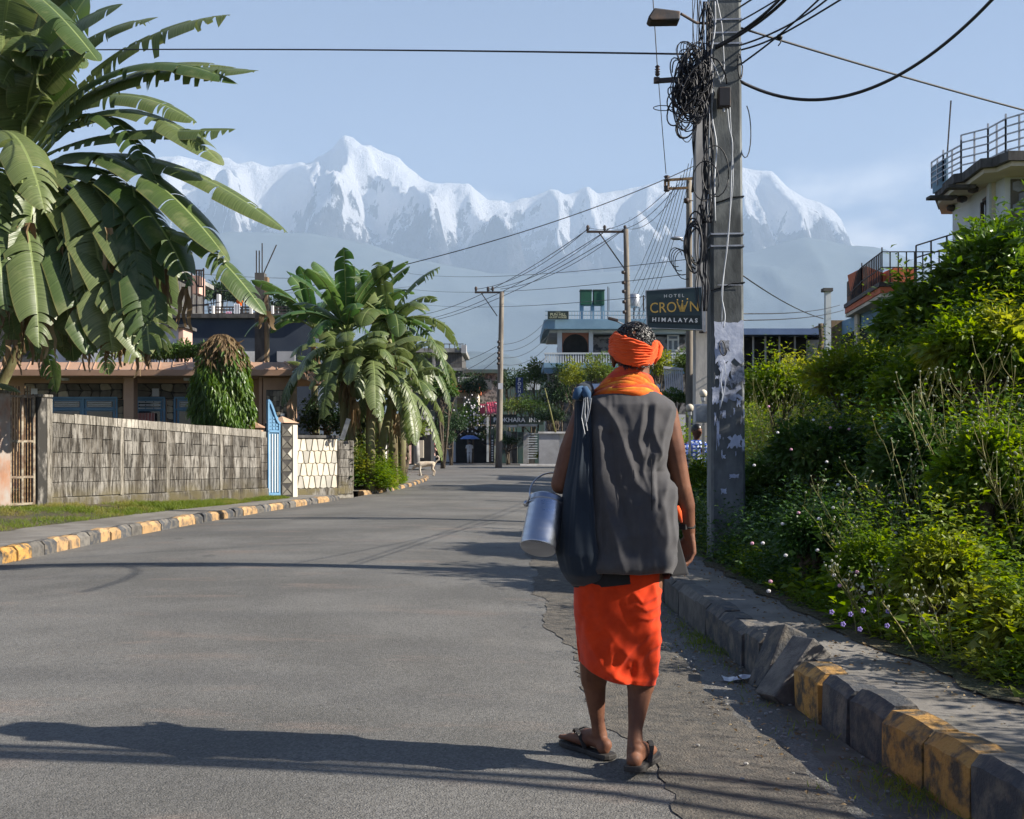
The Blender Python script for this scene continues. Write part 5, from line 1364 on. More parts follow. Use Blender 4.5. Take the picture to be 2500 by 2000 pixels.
# ---- the wrap
SKL = ([1390, 1429, 1501, 1584, 1625, 1670], [1405, 1404, 1402, 1412, 1416, 1424])
SKR = ([1390, 1429, 1508, 1561, 1629, 1670], [1612, 1613, 1609, 1613, 1604, 1599])
sk_r = ridge_field([([(1408, 1440), (1425, 1540), (1470, 1620), (1520, 1650)], 15, .017), ([(1440, 1425), (1470, 1520), (1530, 1590)], 20, .014), ([(1612, 1440), (1560, 1462), (1540, 1440)], 5, .010),
                    ([(1612, 1466), (1570, 1480), (1548, 1468)], 4.5, .009), ([(1612, 1492), (1575, 1502), (1550, 1496)], 4.5, .007), ([(1610, 1520), (1570, 1540), (1520, 1580), (1490, 1630)], 8, .010), ([(1612, 1560), (1570, 1578), (1530, 1610)], 5, .007),
                    ([(1608, 1600), (1570, 1612), (1530, 1640)], 5, .005), ([(1600, 1640), (1560, 1645), (1500, 1640)], 8, .006), ([(1418, 1500), (1412, 1580), (1430, 1640)], 8, -.012),
                    ([(1500, 1430), (1515, 1500), (1560, 1560)], 16, -.010), ([(1590, 1420), (1600, 1500), (1596, 1640)], 9, .012), ([(1480, 1560), (1490, 1650)], 14, .010), ([(1535, 1600), (1530, 1665)], 10, -.012)])
def skirt(u, v):
    th = u * 2 * math.pi; cx_, sy_ = math.cos(th), math.sin(th)
    hem = 1655 + 10 * math.sin(th + .9) - 26 * max(0, -cx_) ** 2 + 6 * cx_
    py = lerp(1392, hem, v)
    l, r = interp(py, *SKL), interp(py, *SKR); c, hw = (l + r) / 2, (r - l) / 2
    e = 0.86
    px = c + hw * math.copysign(abs(cx_) ** e, cx_); dd = -(.125 + .018 * v) * math.copysign(abs(sy_) ** e, -sy_)
    p = mp_(px, py, 3.99); p.y += dd
    k = sk_r(px, py) if sy_ < 0 else .012 * math.sin(px * .12 + v * 2)
    k += .006 * mnoise.noise(Vector((px * .018, py * .030, 3))) + .004 * mnoise.noise(Vector((px * .05, py * .05 + px * .03, 6)))
    # sharper creases running down from the gathered right hip
    cr_ = abs(mnoise.noise(Vector(((px * .6 + py * .5) * .03, (py - px * .5) * .010, 9))))
    k += .009 * (0.25 - cr_)
    n_ = Vector((cx_ * .55, sy_, 0)).normalized(); n_.x *= .3
    return p + n_ * k * min(1, v * 6 + .2)
sk = ellipse_shell('wrap_skirt', 110, 240, skirt, 'orange_cloth', man, .004)
# ---- the vest
VL = ([940, 955, 968, 985, 1020, 1107, 1168, 1285, 1350, 1412], [1500, 1478, 1448, 1432, 1428, 1424, 1420, 1408, 1402, 1410])
VR = ([940, 955, 968, 985, 1001, 1050, 1107, 1150, 1172, 1190, 1285, 1350, 1412], [1570, 1596, 1622, 1645, 1652, 1643, 1626, 1622, 1638, 1650, 1655, 1650, 1634])
vr = ridge_field([([(1446, 967), (1482, 1010), (1500, 1045), (1520, 1110), (1545, 1180), (1580, 1215)], 9, .016), ([(1459, 1050), (1464, 1155), (1480, 1257), (1498, 1330), (1512, 1385)], 11, .024),
                  ([(1484, 1060), (1492, 1160), (1515, 1260), (1530, 1340)], 12, -.018), ([(1562, 990), (1548, 1080), (1556, 1110)], 8, .012), ([(1590, 990), (1582, 1050), (1600, 1112)], 8, .013),
                  ([(1628, 1000), (1606, 1060), (1596, 1120)], 8, .014), ([(1574, 1000), (1568, 1090)], 8, -.010), ([(1585, 1110), (1580, 1200), (1574, 1290), (1580, 1370)], 9, .014),
                  ([(1622, 1150), (1606, 1220), (1612, 1290), (1602, 1370)], 10, .015), ([(1640, 1180), (1632, 1250), (1640, 1340)], 7, .010), ([(1545, 1230), (1550, 1300), (1538, 1390)], 10, .012),
                  ([(1596, 1150), (1592, 1240)], 7, -.012), ([(1520, 970), (1530, 1040)], 12, .006), ([(1578, 1060), (1560, 1150), (1578, 1215)], 5, .006), ([(1600, 1230), (1582, 1262), (1600, 1300)], 6, .007)])
def vest(u, v):
    th = u * 2 * math.pi; cx_, sy_ = math.cos(th), math.sin(th)
    hem = 1400 + 10 * math.sin(th * 2 + .4) + (10 if sy_ > 0 else 0) - 38 * max(0, -cx_ * .7 - sy_ * .7 - .55)
    top = 950 + 12 * max(0, sy_)
    py = lerp(top, hem, v ** 1.0)
    l, r = interp(py, *VL), interp(py, *VR); c, hw = (l + r) / 2, (r - l) / 2
    px = c + hw * math.copysign(abs(cx_) ** .82, cx_)
    dep = interp(py, [940, 960, 990, 1050, 1150, 1300, 1380, 1412], [.06, .085, .115, .135, .14, .165, .165, .14])
    p = mp_(px, py, 3.98); p.y += dep * math.copysign(abs(sy_) ** .82, sy_)
    k = (.68 * vr(px, py) if sy_ < 0.1 else .01 * math.sin(px * .1))
    k += .010 * mnoise.noise(Vector((px * .014, py * .010, 3))) + .0035 * mnoise.noise(Vector((px * .045, py * .035, 6)))
    cr_ = abs(mnoise.noise(Vector(((px + py * .25) * .030, py * .009, 2))))
    k += .009 * (.25 - cr_) * min(1, max(0, (py - 1000) / 120)) + .0018 * math.sin(px * .35 + 3 * mnoise.noise(Vector((px * .02, py * .012, 8)))) * max(0, mnoise.noise(Vector((px * .012, py * .012, 21)))) * 2
    cr2 = abs(mnoise.noise(Vector(((px * .9 - py * .5) * .024, (py + px) * .014, 12))))
    k += .004 * (.25 - cr2) * min(1, max(0, (py - 1060) / 120))
    k += .012 * math.exp(-((py - 1370) / 22) ** 2)
    n_ = Vector((cx_ * .5, sy_, 0)).normalized()
    return p + n_ * k * min(1, v * 9)
vs_ = ellipse_shell('vest', 150, 260, vest, 'vest', man, .003)
# seam down the lower back, armhole binding
q = MB(); q.tube([mp_(1577, y, 3.98) + Vector((0, -interp(y, [1100, 1245], [.149, .168]) - .002, 0)) for y in range(1120, 1246, 12)], .0018, 5); q.build('back_seam', M['vest_dark'], man)
# dark lining and the open side panel at the right hip
def flap(u, v):
    px = lerp(lerp(1638, 1636, v), lerp(1654, 1682, v), u); py = lerp(1300, 1402 + 6 * (1 - u), v)
    p = mp_(px, py, 3.93 + .03 * u + .02 * math.sin(v * 3)); return p
ellipse_shell('side_panel', 16, 8, flap, 'vest_dark', man, .003, False)
def under(u, v):
    th = u * 2 * math.pi; px = 1500 + lerp(100, 104, v) * math.cos(th); py = lerp(1372, 1414 - 9 * math.sin(th + 1) + 8 * max(0, -math.cos(th)), v)
    return mp_(px, py, 3.985) + Vector((0, .128 * math.sin(th) + .004 * math.sin(th * 9), 0))
ellipse_shell('shirt_tail', 6, 60, under, 'vest_dark', man, .003)
# ---- scarf round the neck: twisted strands over the shoulders
strands = []
rnd = random.Random(5)
for k in range(11):
    t = k / 10; q_ = []
    top = lerp(906, 962, t); li = lerp(1470, 1446, t); ri = lerp(1592, 1612, t)
    for i in range(25):
        a = math.pi * i / 24
        px = lerp(li, ri, (1 - math.cos(a)) / 2); py = lerp(968 + 4 * t, top, math.sin(a) ** .9) + 2.5 * math.sin(i * .5 + k * 1.3)
        dy = -.060 - .045 * t; yy = .055 * (1 - math.sin(a)) + dy * math.sin(a)
        q_.append(mp_(px, py, 4.0) + Vector((0, yy, 0)))
    lf = [mp_(li + 6, 990 + 8 * k, 4.08) , mp_(li + 22, 1060 + 10 * k, 4.135)]
    rf = [mp_(ri - 8, 995 + 6 * k, 4.08), mp_(ri - 26, 1060 + 8 * k, 4.135)]
    pts = lf[::-1] + q_ + rf
    pr = [.008, .012] + [.0145 + .004 * math.sin(i * .7 + k) for i in range(25)] + [.012, .008]
    strands.append((pts, pr))
q = MB()
for k, (pts, pr) in enumerate(strands):
    q.cur = (2, 2, 2, 1, 0, 1, 0, 1, 2, 0, 1)[k]; q.tube(pts, pr, 8)
q.build('scarf', [M['scarf_yellow'], M['scarf_orange'], M['scarf_red']], man, smooth=True)
q = MB(); q.sphere(mp_(1546, 962, 4.0) + Vector((0, -.010, 0)), (.085, .06, .045), 16, 8); q.build('scarf_inner', M['scarf_orange'], man, smooth=True)
# ---- turban
def turban(u, v):
    th = u * 2 * math.pi; cx_, sy_ = math.cos(th), math.sin(th)
    if sy_ < 0:                      # the back, as seen
        xx = 1547 + 60 * cx_
        top = interp(xx, [1486, 1492, 1512, 1540, 1565, 1587, 1598, 1608], [822, 812, 826, 834, 842, 852, 836, 830]); bot = interp(xx, [1486, 1496, 1515, 1553, 1580, 1596, 1608], [866, 884, 894, 902, 896, 882, 862])
    else: top, bot = lerp(822 if cx_ < 0 else 830, 806, sy_), lerp(866 if cx_ < 0 else 862, 842, sy_)
    py = lerp(top, bot, v); zc = (py - 856) / 60.0
    k = math.sqrt(max(.2, 1 - (zc * .50) ** 2))
    rx, ry = .087 * k, .107 * k
    th2 = math.degrees(th)
    f1 = math.sin((v * 1.0 + .14 * cx_ - .08 * sy_) * 2 * math.pi * 4.3 + 1.5 * mnoise.noise(Vector((cx_ * 2, sy_ * 2, v * 2))))
    fold = .0042 * (1 - abs(f1)) + .003 * mnoise.noise(Vector((cx_ * 3, sy_ * 3, v * 9))) + .0022 * (1 - abs(math.sin(v * 31 + cx_ * 5 + 2 * mnoise.noise(Vector((cx_ * 2.5, sy_ * 3, v * 3))))))
    edge = .005 * (1 - min(1, min(v, 1 - v) * 9)) 
    r_ = 1 + (fold - edge) / .09
    return mp_(1547, py, 4.0) + Vector((rx * cx_ * r_, ry * sy_ * r_ + .002, 0))
ellipse_shell('turban', 60, 200, turban, 'turban', man, .007)
# a loose end tucked at the right
q = MB(); q.tube([mp_(1604, 836, 4.0) + Vector((.0, -.02, 0)), mp_(1608, 850, 4.0) + Vector((.003, -.03, 0)), mp_(1604, 872, 4.0) + Vector((.0, -.045, 0)), mp_(1592, 890, 4.0) + Vector((0, -.055, 0))], [.006, .010, .009, .004], 8); q.build('turban_end', M['turban'], man, smooth=True)
# ---- hair: tight curls over the open crown
rng = np.random.default_rng(8); q = MB()
q.sphere(hp(.004, -.004, .022), (.073, .086, .079), 20, 12)
for i in range(900):
    d = Vector(rng.normal(size=3)); d.normalize()
    if d.z < -.15: continue
    p = hp(.004, -.004, .022) + hr @ Vector((d.x * .073, d.y * .086, d.z * .079))
    t = d.orthogonal().normalized(); t.rotate(Matrix.Rotation(rng.uniform(0, 6.28), 3, d)); b_ = d.cross(t); rr = rng.uniform(.004, .0075); pts = []
    for k in range(6):
        a = k * 1.25; pts.append(p + t * rr * math.cos(a) + b_ * rr * math.sin(a) + d * (.001 + .0022 * k * .5))
    q.tube(pts, [.0026, .003, .003, .0028, .0024, .0012], 4, False)
for i in range(160):            # nape
    a = rng.uniform(-2.5, -.6); p = hp(.070 * math.cos(a), .088 * math.sin(a), rng.uniform(-.062, -.03)); d = Vector((math.cos(a), math.sin(a), -.6)).normalized()
    q.tube([p - d * .004, p + d * .005, p + d * .009 - Vector((0, 0, .006))], [.002, .002, .0008], 4, False)
q.build('hair', M['hair'], man, smooth=True)
# ---- what he wears at the wrist, and the end of orange cloth tucked under his arm
wq = MB(); wp = mp_(1677, 1284, 4.045); wr_ = Matrix.Rotation(R(5), 3, 'Y')
wq.lathe([(.029, -.009), (.031, -.006), (.031, .006), (.029, .009), (.026, .009), (.026, -.009)], wp, 18, wr_); wq.box(wp + Vector((-.020, -.020, -.002)), (.036, .012, .020), R(-40)); wq.build('wristwatch', M['rubber'], man, bevel=.002)
q = MB(); q.tube([mp_(1652, 1236, 3.99), mp_(1656, 1252, 3.985), mp_(1664, 1276, 3.99)], [.010, .013, .004], 8); q.build('tucked_cloth', M['turban'], man, smooth=True)

# ---- the shoulder bag
bag = empty('shoulder_bag', W(1420, 1400, 3.95), 0, 'dark navy cloth sling bag hanging from the left shoulder of the man in the turban', 'bag')
BI = bag.location.copy()
def bp(px, py, d): return W(px, py, d) - BI
BLx = ([948, 985, 1054, 1120, 1196, 1290, 1350, 1392, 1418, 1432], [1408, 1405, 1403, 1392, 1375, 1362, 1358, 1368, 1384, 1400])
BRx = ([948, 985, 1054, 1120, 1196, 1290, 1350, 1392, 1418, 1432], [1434, 1444, 1447, 1450, 1455, 1464, 1472, 1478, 1474, 1455])
def bagf(u, v):
    th = u * 2 * math.pi; cx_, sy_ = math.cos(th), math.sin(th); py = lerp(950, 1430, v)
    l, r = interp(py, *BLx), interp(py, *BRx); c, hw = (l + r) / 2, (r - l) / 2
    dep = interp(py, [948, 985, 1054, 1196, 1350, 1400, 1430], [.012, .022, .045, .085, .11, .09, .02])
    px = c + hw * cx_
    k = .016 * (.3 - abs(mnoise.noise(Vector((cx_ * 1.6, sy_ * 1.6, v * .9))))) * min(1, v * 5) + .006 * mnoise.noise(Vector((cx_ * 4, sy_ * 4, v * 3)))
    p = bp(px, py, 3.915); p.y += dep * sy_
    return p + Vector((cx_, sy_, 0)) * k * min(1, (1 - v) * 8)
ellipse_shell('bag_body', 90, 120, bagf, 'navy_cloth', bag, .004)
q = MB()
q.tube([bp(1412, 975, 3.89), bp(1420, 952, 3.90), bp(1432, 948, 3.94), bp(1440, 962, 4.02), bp(1445, 1000, 4.08)], [.016, .024, .026, .018, .014], 10)
q.build('strap', M['navy_cloth'], bag, smooth=True)
q = MB(); q.tube([bp(1426, 946, 3.885), bp(1432, 962, 3.88), bp(1436, 976, 3.885)], [.012, .017, .010], 10); q.tube([bp(1404, 975, 3.88), bp(1412, 955, 3.885), bp(1424, 948, 3.89)], [.012, .018, .012], 8); q.build('knot', M['blue_strap'], bag, smooth=True)
q = MB()
for a in (((1430, 970), (1428, 1010), (1434, 1052)), ((1434, 970), (1436, 1000), (1430, 1040)), ((1444, 972), (1440, 1000), (1433, 1030)), ((1426, 972), (1420, 1020), (1428, 1060))):
    q.tube([bp(x, y, 3.87) for x, y in a], .0015, 5)
q.build('drawstring', M['galv'], bag)

# ---- the pail
ax = (W(1338, 1222, 3.93) - W(1313, 1340, 3.83))
pail = empty('milk_pail', W(1313, 1340, 3.84), 0, 'lidded stainless steel pail with wire handle hanging at the man\'s left side', 'pail')
axn = ax.normalized(); zq = Vector((0, 0, 1)).rotation_difference(axn).to_matrix()
q = MB(); q.lathe([(.052, .000), (.062, .001), (.0645, .006), (.066, .16), (.068, .165), (.068, .172), (.0655, .174)], (0, 0, 0), 40, zq); q.build('can', M['bright_steel'], pail, smooth=False)
q = MB(); q.lathe([(.069, .168), (.0705, .170), (.0705, .188), (.066, .194), (.03, .198), (.012, .199), (.012, .206), (.006, .208)], (0, 0, 0), 40, zq); q.build('lid', M['bright_steel'], pail, smooth=False)
for o in pail.children:
    o.data.polygons.foreach_set('use_smooth', [True] * len(o.data.polygons)); o.data.set_sharp_from_angle(angle=R(35)) if hasattr(o.data, 'set_sharp_from_angle') else None
q = MB(); PI = pail.location
e1 = zq @ Vector((-.074, 0, .165)); e2 = zq @ Vector((.074, 0, .165)); top = W(1352, 1150, 3.97) - PI
pts = [e1]
for px, py, d in ((1293, 1216, 3.89), (1294, 1195, 3.90), (1303, 1176, 3.92), (1320, 1162, 3.95), (1342, 1155, 3.98)): pts.append(W(px, py, d) - PI)
pts += [W(1375, 1158, 4.02) - PI, W(1398, 1180, 4.01) - PI, e2 + Vector((.004, .02, .03)), e2]
sm = []
for i in range(len(pts) - 1):
    p0, p1, p2, p3 = pts[max(0, i - 1)], pts[i], pts[i + 1], pts[min(len(pts) - 1, i + 2)]
    for t in (0, .33, .66): sm.append(0.5 * ((2 * p1) + (p2 - p0) * t + (2 * p0 - 5 * p1 + 4 * p2 - p3) * t * t + (3 * p1 - p0 - 3 * p2 + p3) * t ** 3))
sm.append(pts[-1]); q.tube(sm, .0028, 8)
q.build('handle', M['bright_steel'], pail, smooth=True)
q = MB(); q.sphere(e1, (.010, .006, .012), 8, 6); q.sphere(e2, (.010, .006, .012), 8, 6); q.build('handle_lug', M['bright_steel'], pail, smooth=True)
# ------------------------------------------------------------------ cables
def sag(a, b, s, n=24):
    a, b = Vector(a), Vector(b)
    return [a.lerp(b, i / n) - Vector((0, 0, s * 4 * (i / n) * (1 - i / n))) for i in range(n + 1)]
def cable(pts, r, label, m='cable', n=6, group=None, name='cable'):
    """one wire, a thing of its own"""
    q = MB(); o0 = Vector(pts[0]); q.tube([Vector(p) - o0 for p in pts], r, n); o = q.build(name, M[m], smooth=True)
    o.location = o0; tag(o, label, 'cable', group); return o

# ------------------------------------------------------------------ far utility poles
def utility_pole(px, d, top_py, lean_px, r0, label, arm=None, insul=(), tags=()):
    b = W(px, 1130, d); b.z = 0; root = empty('utility_pole', b, 0, label, 'utility pole', 'utility poles down the road')
    t = W(px + lean_px, top_py, d) - b
    n = 8; q = MB(); pts = [Vector((0, 0, -.2)).lerp(t, i / n) for i in range(n + 1)]
    q.tube(pts, [lerp(r0, r0 * .62, i / n) for i in range(n + 1)], 8); q.build('shaft', M['pole_far'], root, smooth=True)
    if arm:
        for (xa, xb, py) in arm:
            a, c = W(xa, py, d) - b, W(xb, py, d) - b; ao = MB().bar(a, c, .10, .10).build('crossarm', M['steel_dark'], root)
            for k in (xa + 3, (xa * .55 + xb * .45), xb - (xb - px) * 1.0 - 14):
                p = W(k, py - 4, d) - b; MB().lathe([(.03, -.04), (.05, 0), (.09, .05), (.05, .09), (.09, .13), (.06, .20), (.02, .24)], p, 8).build('insulator', M['steel_dark'], ao, smooth=True)
            br = MB().bar(W(xa + (px - xa) * .28, py + 2, d) - b, W(px - 3, py + (px - xa) * 1.0, d) - b, .05); br.build('brace', M['steel_dark'], ao)
    for k, py in enumerate(insul):
        p = W(px - 5 + lean_px * (1130 - py) / 420, py, d - .1) - b; q = MB(); q.lathe([(.05, -.08), (.09, -.05), (.09, .05), (.05, .08)], p, 8); q.bar(p, p + Vector((.2, 0, 0)), .03); q.build('spool', M['steel_dark'], root, smooth=True)
    return root
utility_pole(1217, 62, 712, 8, .20, 'concrete utility pole with bracketed crossarm nearest the umbrella, left of the hotel', [(1159, 1231, 714)], (835, 848, 862, 875, 888))
utility_pole(1540, 52, 560, -12, .19, 'grey utility pole with crossarm rising behind the turbaned head', [(1432, 1530, 566)], (665, 690, 712, 737, 762))
p3 = utility_pole(1684, 34, 436, -2, .135, 'brown utility pole with steel yoke right behind the main pole', None, (490,))
b3 = p3.location
q = MB(); d = 34
for a, c in (((1624, 440), (1690, 436)), ((1624, 461), (1680, 459)), ((1624, 438), (1624, 463)), ((1632, 438), (1632, 463))): q.bar(W(*a, d - .15) - b3, W(*c, d - .15) - b3, .07)
q.build('yoke', M['rust'], p3)
for py in (455, 430): MB().lathe([(.06, -.09), (.10, -.06), (.06, 0), (.10, .06), (.06, .09)], W(1628, py + 6, d - .2) - b3, 10).build('insulator', M['steel_dark'], p3, smooth=True)
# small lamp on that pole
sl = empty('street_lamp', W(1676, 590, d - .2), 0, 'small grey cobra-head street lamp on the pole behind the main pole', 'street lamp'); s0 = sl.location
MB().tube([Vector((0, 0, 0)), W(1662, 586, d - .2) - s0], .03, 6).build('lamp_arm', M['galv'], sl)
q = MB(); q.sphere(W(1652, 582, d - .2) - s0, (.20, .09, .06), 12, 6); q.build('lamp_head', M['galv'], sl, smooth=True)
# lamp beside pole at x 1500
sl = empty('street_lamp', W(1522, 792, 51.6), 0, 'dark street lamp head sticking out just above the turban', 'street lamp'); s0 = sl.location
MB().tube([Vector((0, 0, 0)), W(1505, 784, 51.6) - s0], .04, 6).build('lamp_arm', M['galv'], sl)
q = MB(); q.box(W(1497, 780, 51.6) - s0, (.48, .2, .13), Matrix.Rotation(R(14), 3, 'Y')); q.build('lamp_head', M['steel_dark'], sl, bevel=.03)
p4 = utility_pole(1003, 95, 790, -1, .18, 'distant pole behind the second banana clump', [(982, 1003, 778)], ())
tag(MB().box(W(1222, 943, 61.6), (.26, .12, .34)).build('meter_box', M['plastic_white']), 'white meter box on the utility pole by the red tin roof', 'box')

# ------------------------------------------------------------------ blue guest house
D = 77.0
hb = empty('guest_house', (W(1500, 1090, D).x, D, 0), 0, 'pale blue guest house with roof terrace, arch and balconies behind the man', 'building'); o0 = hb.location
bxp(hb, 1372, 1700, 822, 1090, D + 1.2, 9, 'hotel_stone', 'wall')
bxp(hb, 1328, 1712, 781, 803, D - .8, 11, 'hotel_blue', 'roof_slab'); bxp(hb, 1342, 1712, 803, 812, D, 9, 'hotel_pale', 'roof_beam')
bxp(hb, 1328, 1700, 886, 898, D - .8, 9.5, 'hotel_blue', 'balcony_slab')
bxp(hb, 1340, 1372, 898, 1090, D + 1, 9, 'hotel_stone', 'side_wall')
for a, b in ((1361, 1372), (1438, 1448)): bxp(hb, a, b, 804, 886, D - .1, .5, 'hotel_pale', 'column')
# the arch
q = MB(); pts = [(1372, 886), (1372, 804), (1438, 804), (1438, 886)]; n = 14
arc = [(1405 + 31 * math.cos(math.pi * i / n), 846 - 31 * math.sin(math.pi * i / n) ) for i in range(n + 1)]
outer = [(1372 + (1438 - 1372) * (1 - i / n), 804) for i in range(n + 1)]
for i in range(n):
    v = [P2(*outer[i], D + .25, o0), P2(*outer[i + 1], D + .25, o0), P2(*arc[i + 1], D + .25, o0), P2(*arc[i], D + .25, o0)]
    q.prism(v, (0, .3, 0))
for xa, xb in ((1372, 1374), (1436, 1438)): a, b = P2(xa, 846, D + .25, o0), P2(xb, 886, D + .25, o0); q.bx(a.x, b.x, a.y, a.y + .3, b.z, a.z)
o = q.build('arch', M['brick_red'], hb); recalc(o.data)
bxp(hb, 1372, 1438, 812, 886, D + .9, .2, 'dark_in', 'arch_recess')
for a, b in ((1629, 1658),): 
    w = bxp(hb, a, b, 818, 858, D + 1.1, .2, 'white_paint', 'window'); wo_ = Vector((0, 0, 0))
    for (x0, x1, y0, y1) in ((1633, 1640, 832, 853), (1646, 1654, 832, 853), (1633, 1654, 821, 827)):
        a_, b_ = P2(x0, y0, D + 1.05, o0), P2(x1, y1, D + 1.05, o0); MB().bx(a_.x, b_.x, a_.y, a_.y + .1, b_.z, a_.z).build('pane', M['glass_dark'], w)
bxp(hb, 1676, 1686, 804, 870, D + .2, .4, 'hotel_pale', 'column')
# roof railing
for py in (760, 770, 780): MB().bar(P2(1331, py, D - .7, o0), P2(1700, py, D - .7, o0), .05).build('railing_rail', M['hotel_blue'], hb)
for i in range(52):
    px = 1333 + i * 7; MB().bar(P2(px, 760, D - .7, o0), P2(px, 781, D - .7, o0), .045).build('railing_bar', M['hotel_pale'], hb)
# balcony parapet with pierced blocks
bxp(hb, 1329, 1700, 861, 865, D - .75, .2, 'hotel_pale', 'balcony_rail')
for i in range(58):
    px = 1330 + i * 6.2; bxp(hb, px, px + 3.6, 865, 886, D - .72, .12, 'hotel_pale', 'baluster')
bxp(hb, 1329, 1700, 898, 912, D - .7, .3, 'hotel_blue', 'balcony_apron')
# blue pillars and green water tanks
for a, b in ((1416, 1425), (1443, 1451), (1468, 1476)): bxp(hb, a, b, 738, 781, D + 1, .6, 'hotel_blue', 'tank_pillar')
for a, b, lab in ((1417, 1445, 'dark green square water tank on the left of the pair above the blue roof'), (1449, 1476, 'dark green square water tank on the right of the pair above the blue roof')):
    x0, x1 = W(a, 0, D + .6).x, W(b, 0, D + .6).x; z1, z0 = W(0, 709, D + .6).z, W(0, 744, D + .6).z
    t = empty('water_tank', ((x0 + x1) / 2, D + .6, z0), 0, lab, 'water tank', 'green water tanks'); w_ = x1 - x0
    MB().bx(-w_ / 2, w_ / 2, 0, .9, 0, z1 - z0).build('tank_body', M['tank_green'], t, bevel=.04); MB().bx(-w_ / 2 - .03, w_ / 2 + .03, -.03, .93, z1 - z0, z1 - z0 + .06).build('tank_lid', M['tin_green'], t)
t = empty('water_tank', W(1548, 782, D + 2), 0, 'pale round steel water tank on the guest house roof right of the pole', 'water tank')
MB().lathe([(.40, .9), (.42, .95), (.42, 1.75), (.36, 1.85), (.1, 1.9)], (0, 0, 0), 16).build('tank_body', M['galv'], t, smooth=True); q = MB()
for a in (0, 1.57, 3.14, 4.71): q = MB().bar((.36 * math.cos(a), .36 * math.sin(a), 0), (.36 * math.cos(a), .36 * math.sin(a), .9), .06).build('leg', M['steel_dark'], t)
for px, py0, py1, r_ in ((1484, 700, 781, .05), (1487, 703, 781, .03), (1571, 721, 781, .09)): tag(MB().bar(W(px, py1, D + .5), W(px, py0, D + .5), r_).build('mast', M['steel_dark']), {1484: 'thin antenna mast just right of the green tanks', 1487: 'second thinner mast right of the green tanks', 1571: 'dark stubby mast between round tank and hotel sign'}[px], 'mast')
# its name board on the railing
nb = empty('guest_house_sign', W(1363, 782, D - 1.0), 0, 'dark green PUN HILL GUEST HOUSE board on the blue roof railing', 'sign'); n0 = nb.location
a, b = W(1337, 760, D - 1.0) - n0, W(1388, 780, D - 1.0) - n0; MB().bx(a.x, b.x, -.05, .05, b.z, a.z).build('board', M['sign_dark'], nb)
cx_ = (a.x + b.x) / 2
text('lettering', 'HOTEL', .11, M['letter_cream'], nb, (cx_, -.056, a.z - .08)); text('lettering', 'PUN HILL', .26, M['letter_cream'], nb, (cx_, -.056, a.z - .24), bold=.006); text('lettering', 'GUEST HOUSE', .18, M['letter_cream'], nb, (cx_, -.056, a.z - .43), bold=.004)

# ------------------------------------------------------------------ houses left of the far pole
g2 = empty('unfinished_building', (W(1090, 1090, 105).x, 105, 0), 0, 'unfinished grey concrete building with open floors beyond the banana clump', 'building'); D = 105
bxp(g2, 1000, 1128, 858, 1090, D, 9, 'concrete_dark', 'wall'); bxp(g2, 1000, 1136, 850, 860, D - .6, 10, 'concrete', 'floor_slab'); bxp(g2, 1055, 1062, 860, 905, D - .7, .4, 'concrete', 'column'); bxp(g2, 1126, 1138, 842, 862, D - .7, 1.4, 'grey_wall', 'parapet_block')
bxp(g2, 1000, 1140, 898, 905, D - .6, 10, 'concrete', 'floor_slab'); bxp(g2, 1130, 1136, 905, 960, D - .7, .5, 'concrete', 'column')
for i in range(7):
    px = 1058 + i * 13; MB().bar(W(px, 840, D - .5) - g2.location, W(px, 852, D - .5) - g2.location, .07).build('railing_bar', M['steel_dark'], g2)
MB().bar(W(1000, 840, D - .5) - g2.location, W(1132, 840, D - .5) - g2.location, .07).build('railing_rail', M['steel_dark'], g2)
D = 92
og = empty('orange_building', (W(1135, 1090, D).x, D, 0), 0, 'cream building with a bright orange balcony band left of the utility pole', 'building')
bxp(og, 1108, 1166, 958, 1090, D, 7, 'cream_wall', 'wall'); bxp(og, 1100, 1170, 935, 956, D - 1, 8, 'orange_wall', 'balcony_band'); 
for i in range(10): px = 1120 + i * 5; MB().bar(W(px, 922, D - 1) - og.location, W(px, 936, D - 1) - og.location, .06).build('railing_bar', M['white_paint'], og)
MB().bar(W(1118, 922, D - 1) - og.location, W(1166, 922, D - 1) - og.location, .08).build('railing_rail', M['white_paint'], og)
w = bxp(og, 1116, 1130, 972, 1000, D - .1, .2, 'wood', 'window'); bxp(og, 1140, 1148, 975, 1010, D - .1, .2, 'dark_in', 'window')
D = 98
dk = empty('stone_building', (W(1200, 1090, D).x, D, 0), 0, 'dark stone-faced building behind the far utility pole', 'building')
bxp(dk, 1140, 1225, 912, 1090, D, 8, 'hotel_stone', 'wall'); bxp(dk, 1132, 1236, 902, 911, D - .8, 9.5, 'tin_green', 'roof_slab')
for px in (1150, 1182): bxp(dk, px, px + 18, 928, 952, D - .1, .2, 'glass_dark', 'window')
bxp(dk, 1225, 1330, 925, 1090, D + 6, 6, 'tin_green', 'rear_wall'); bxp(dk, 1280, 1320, 930, 952, D + 5.9, .2, 'hotel_pale', 'window')
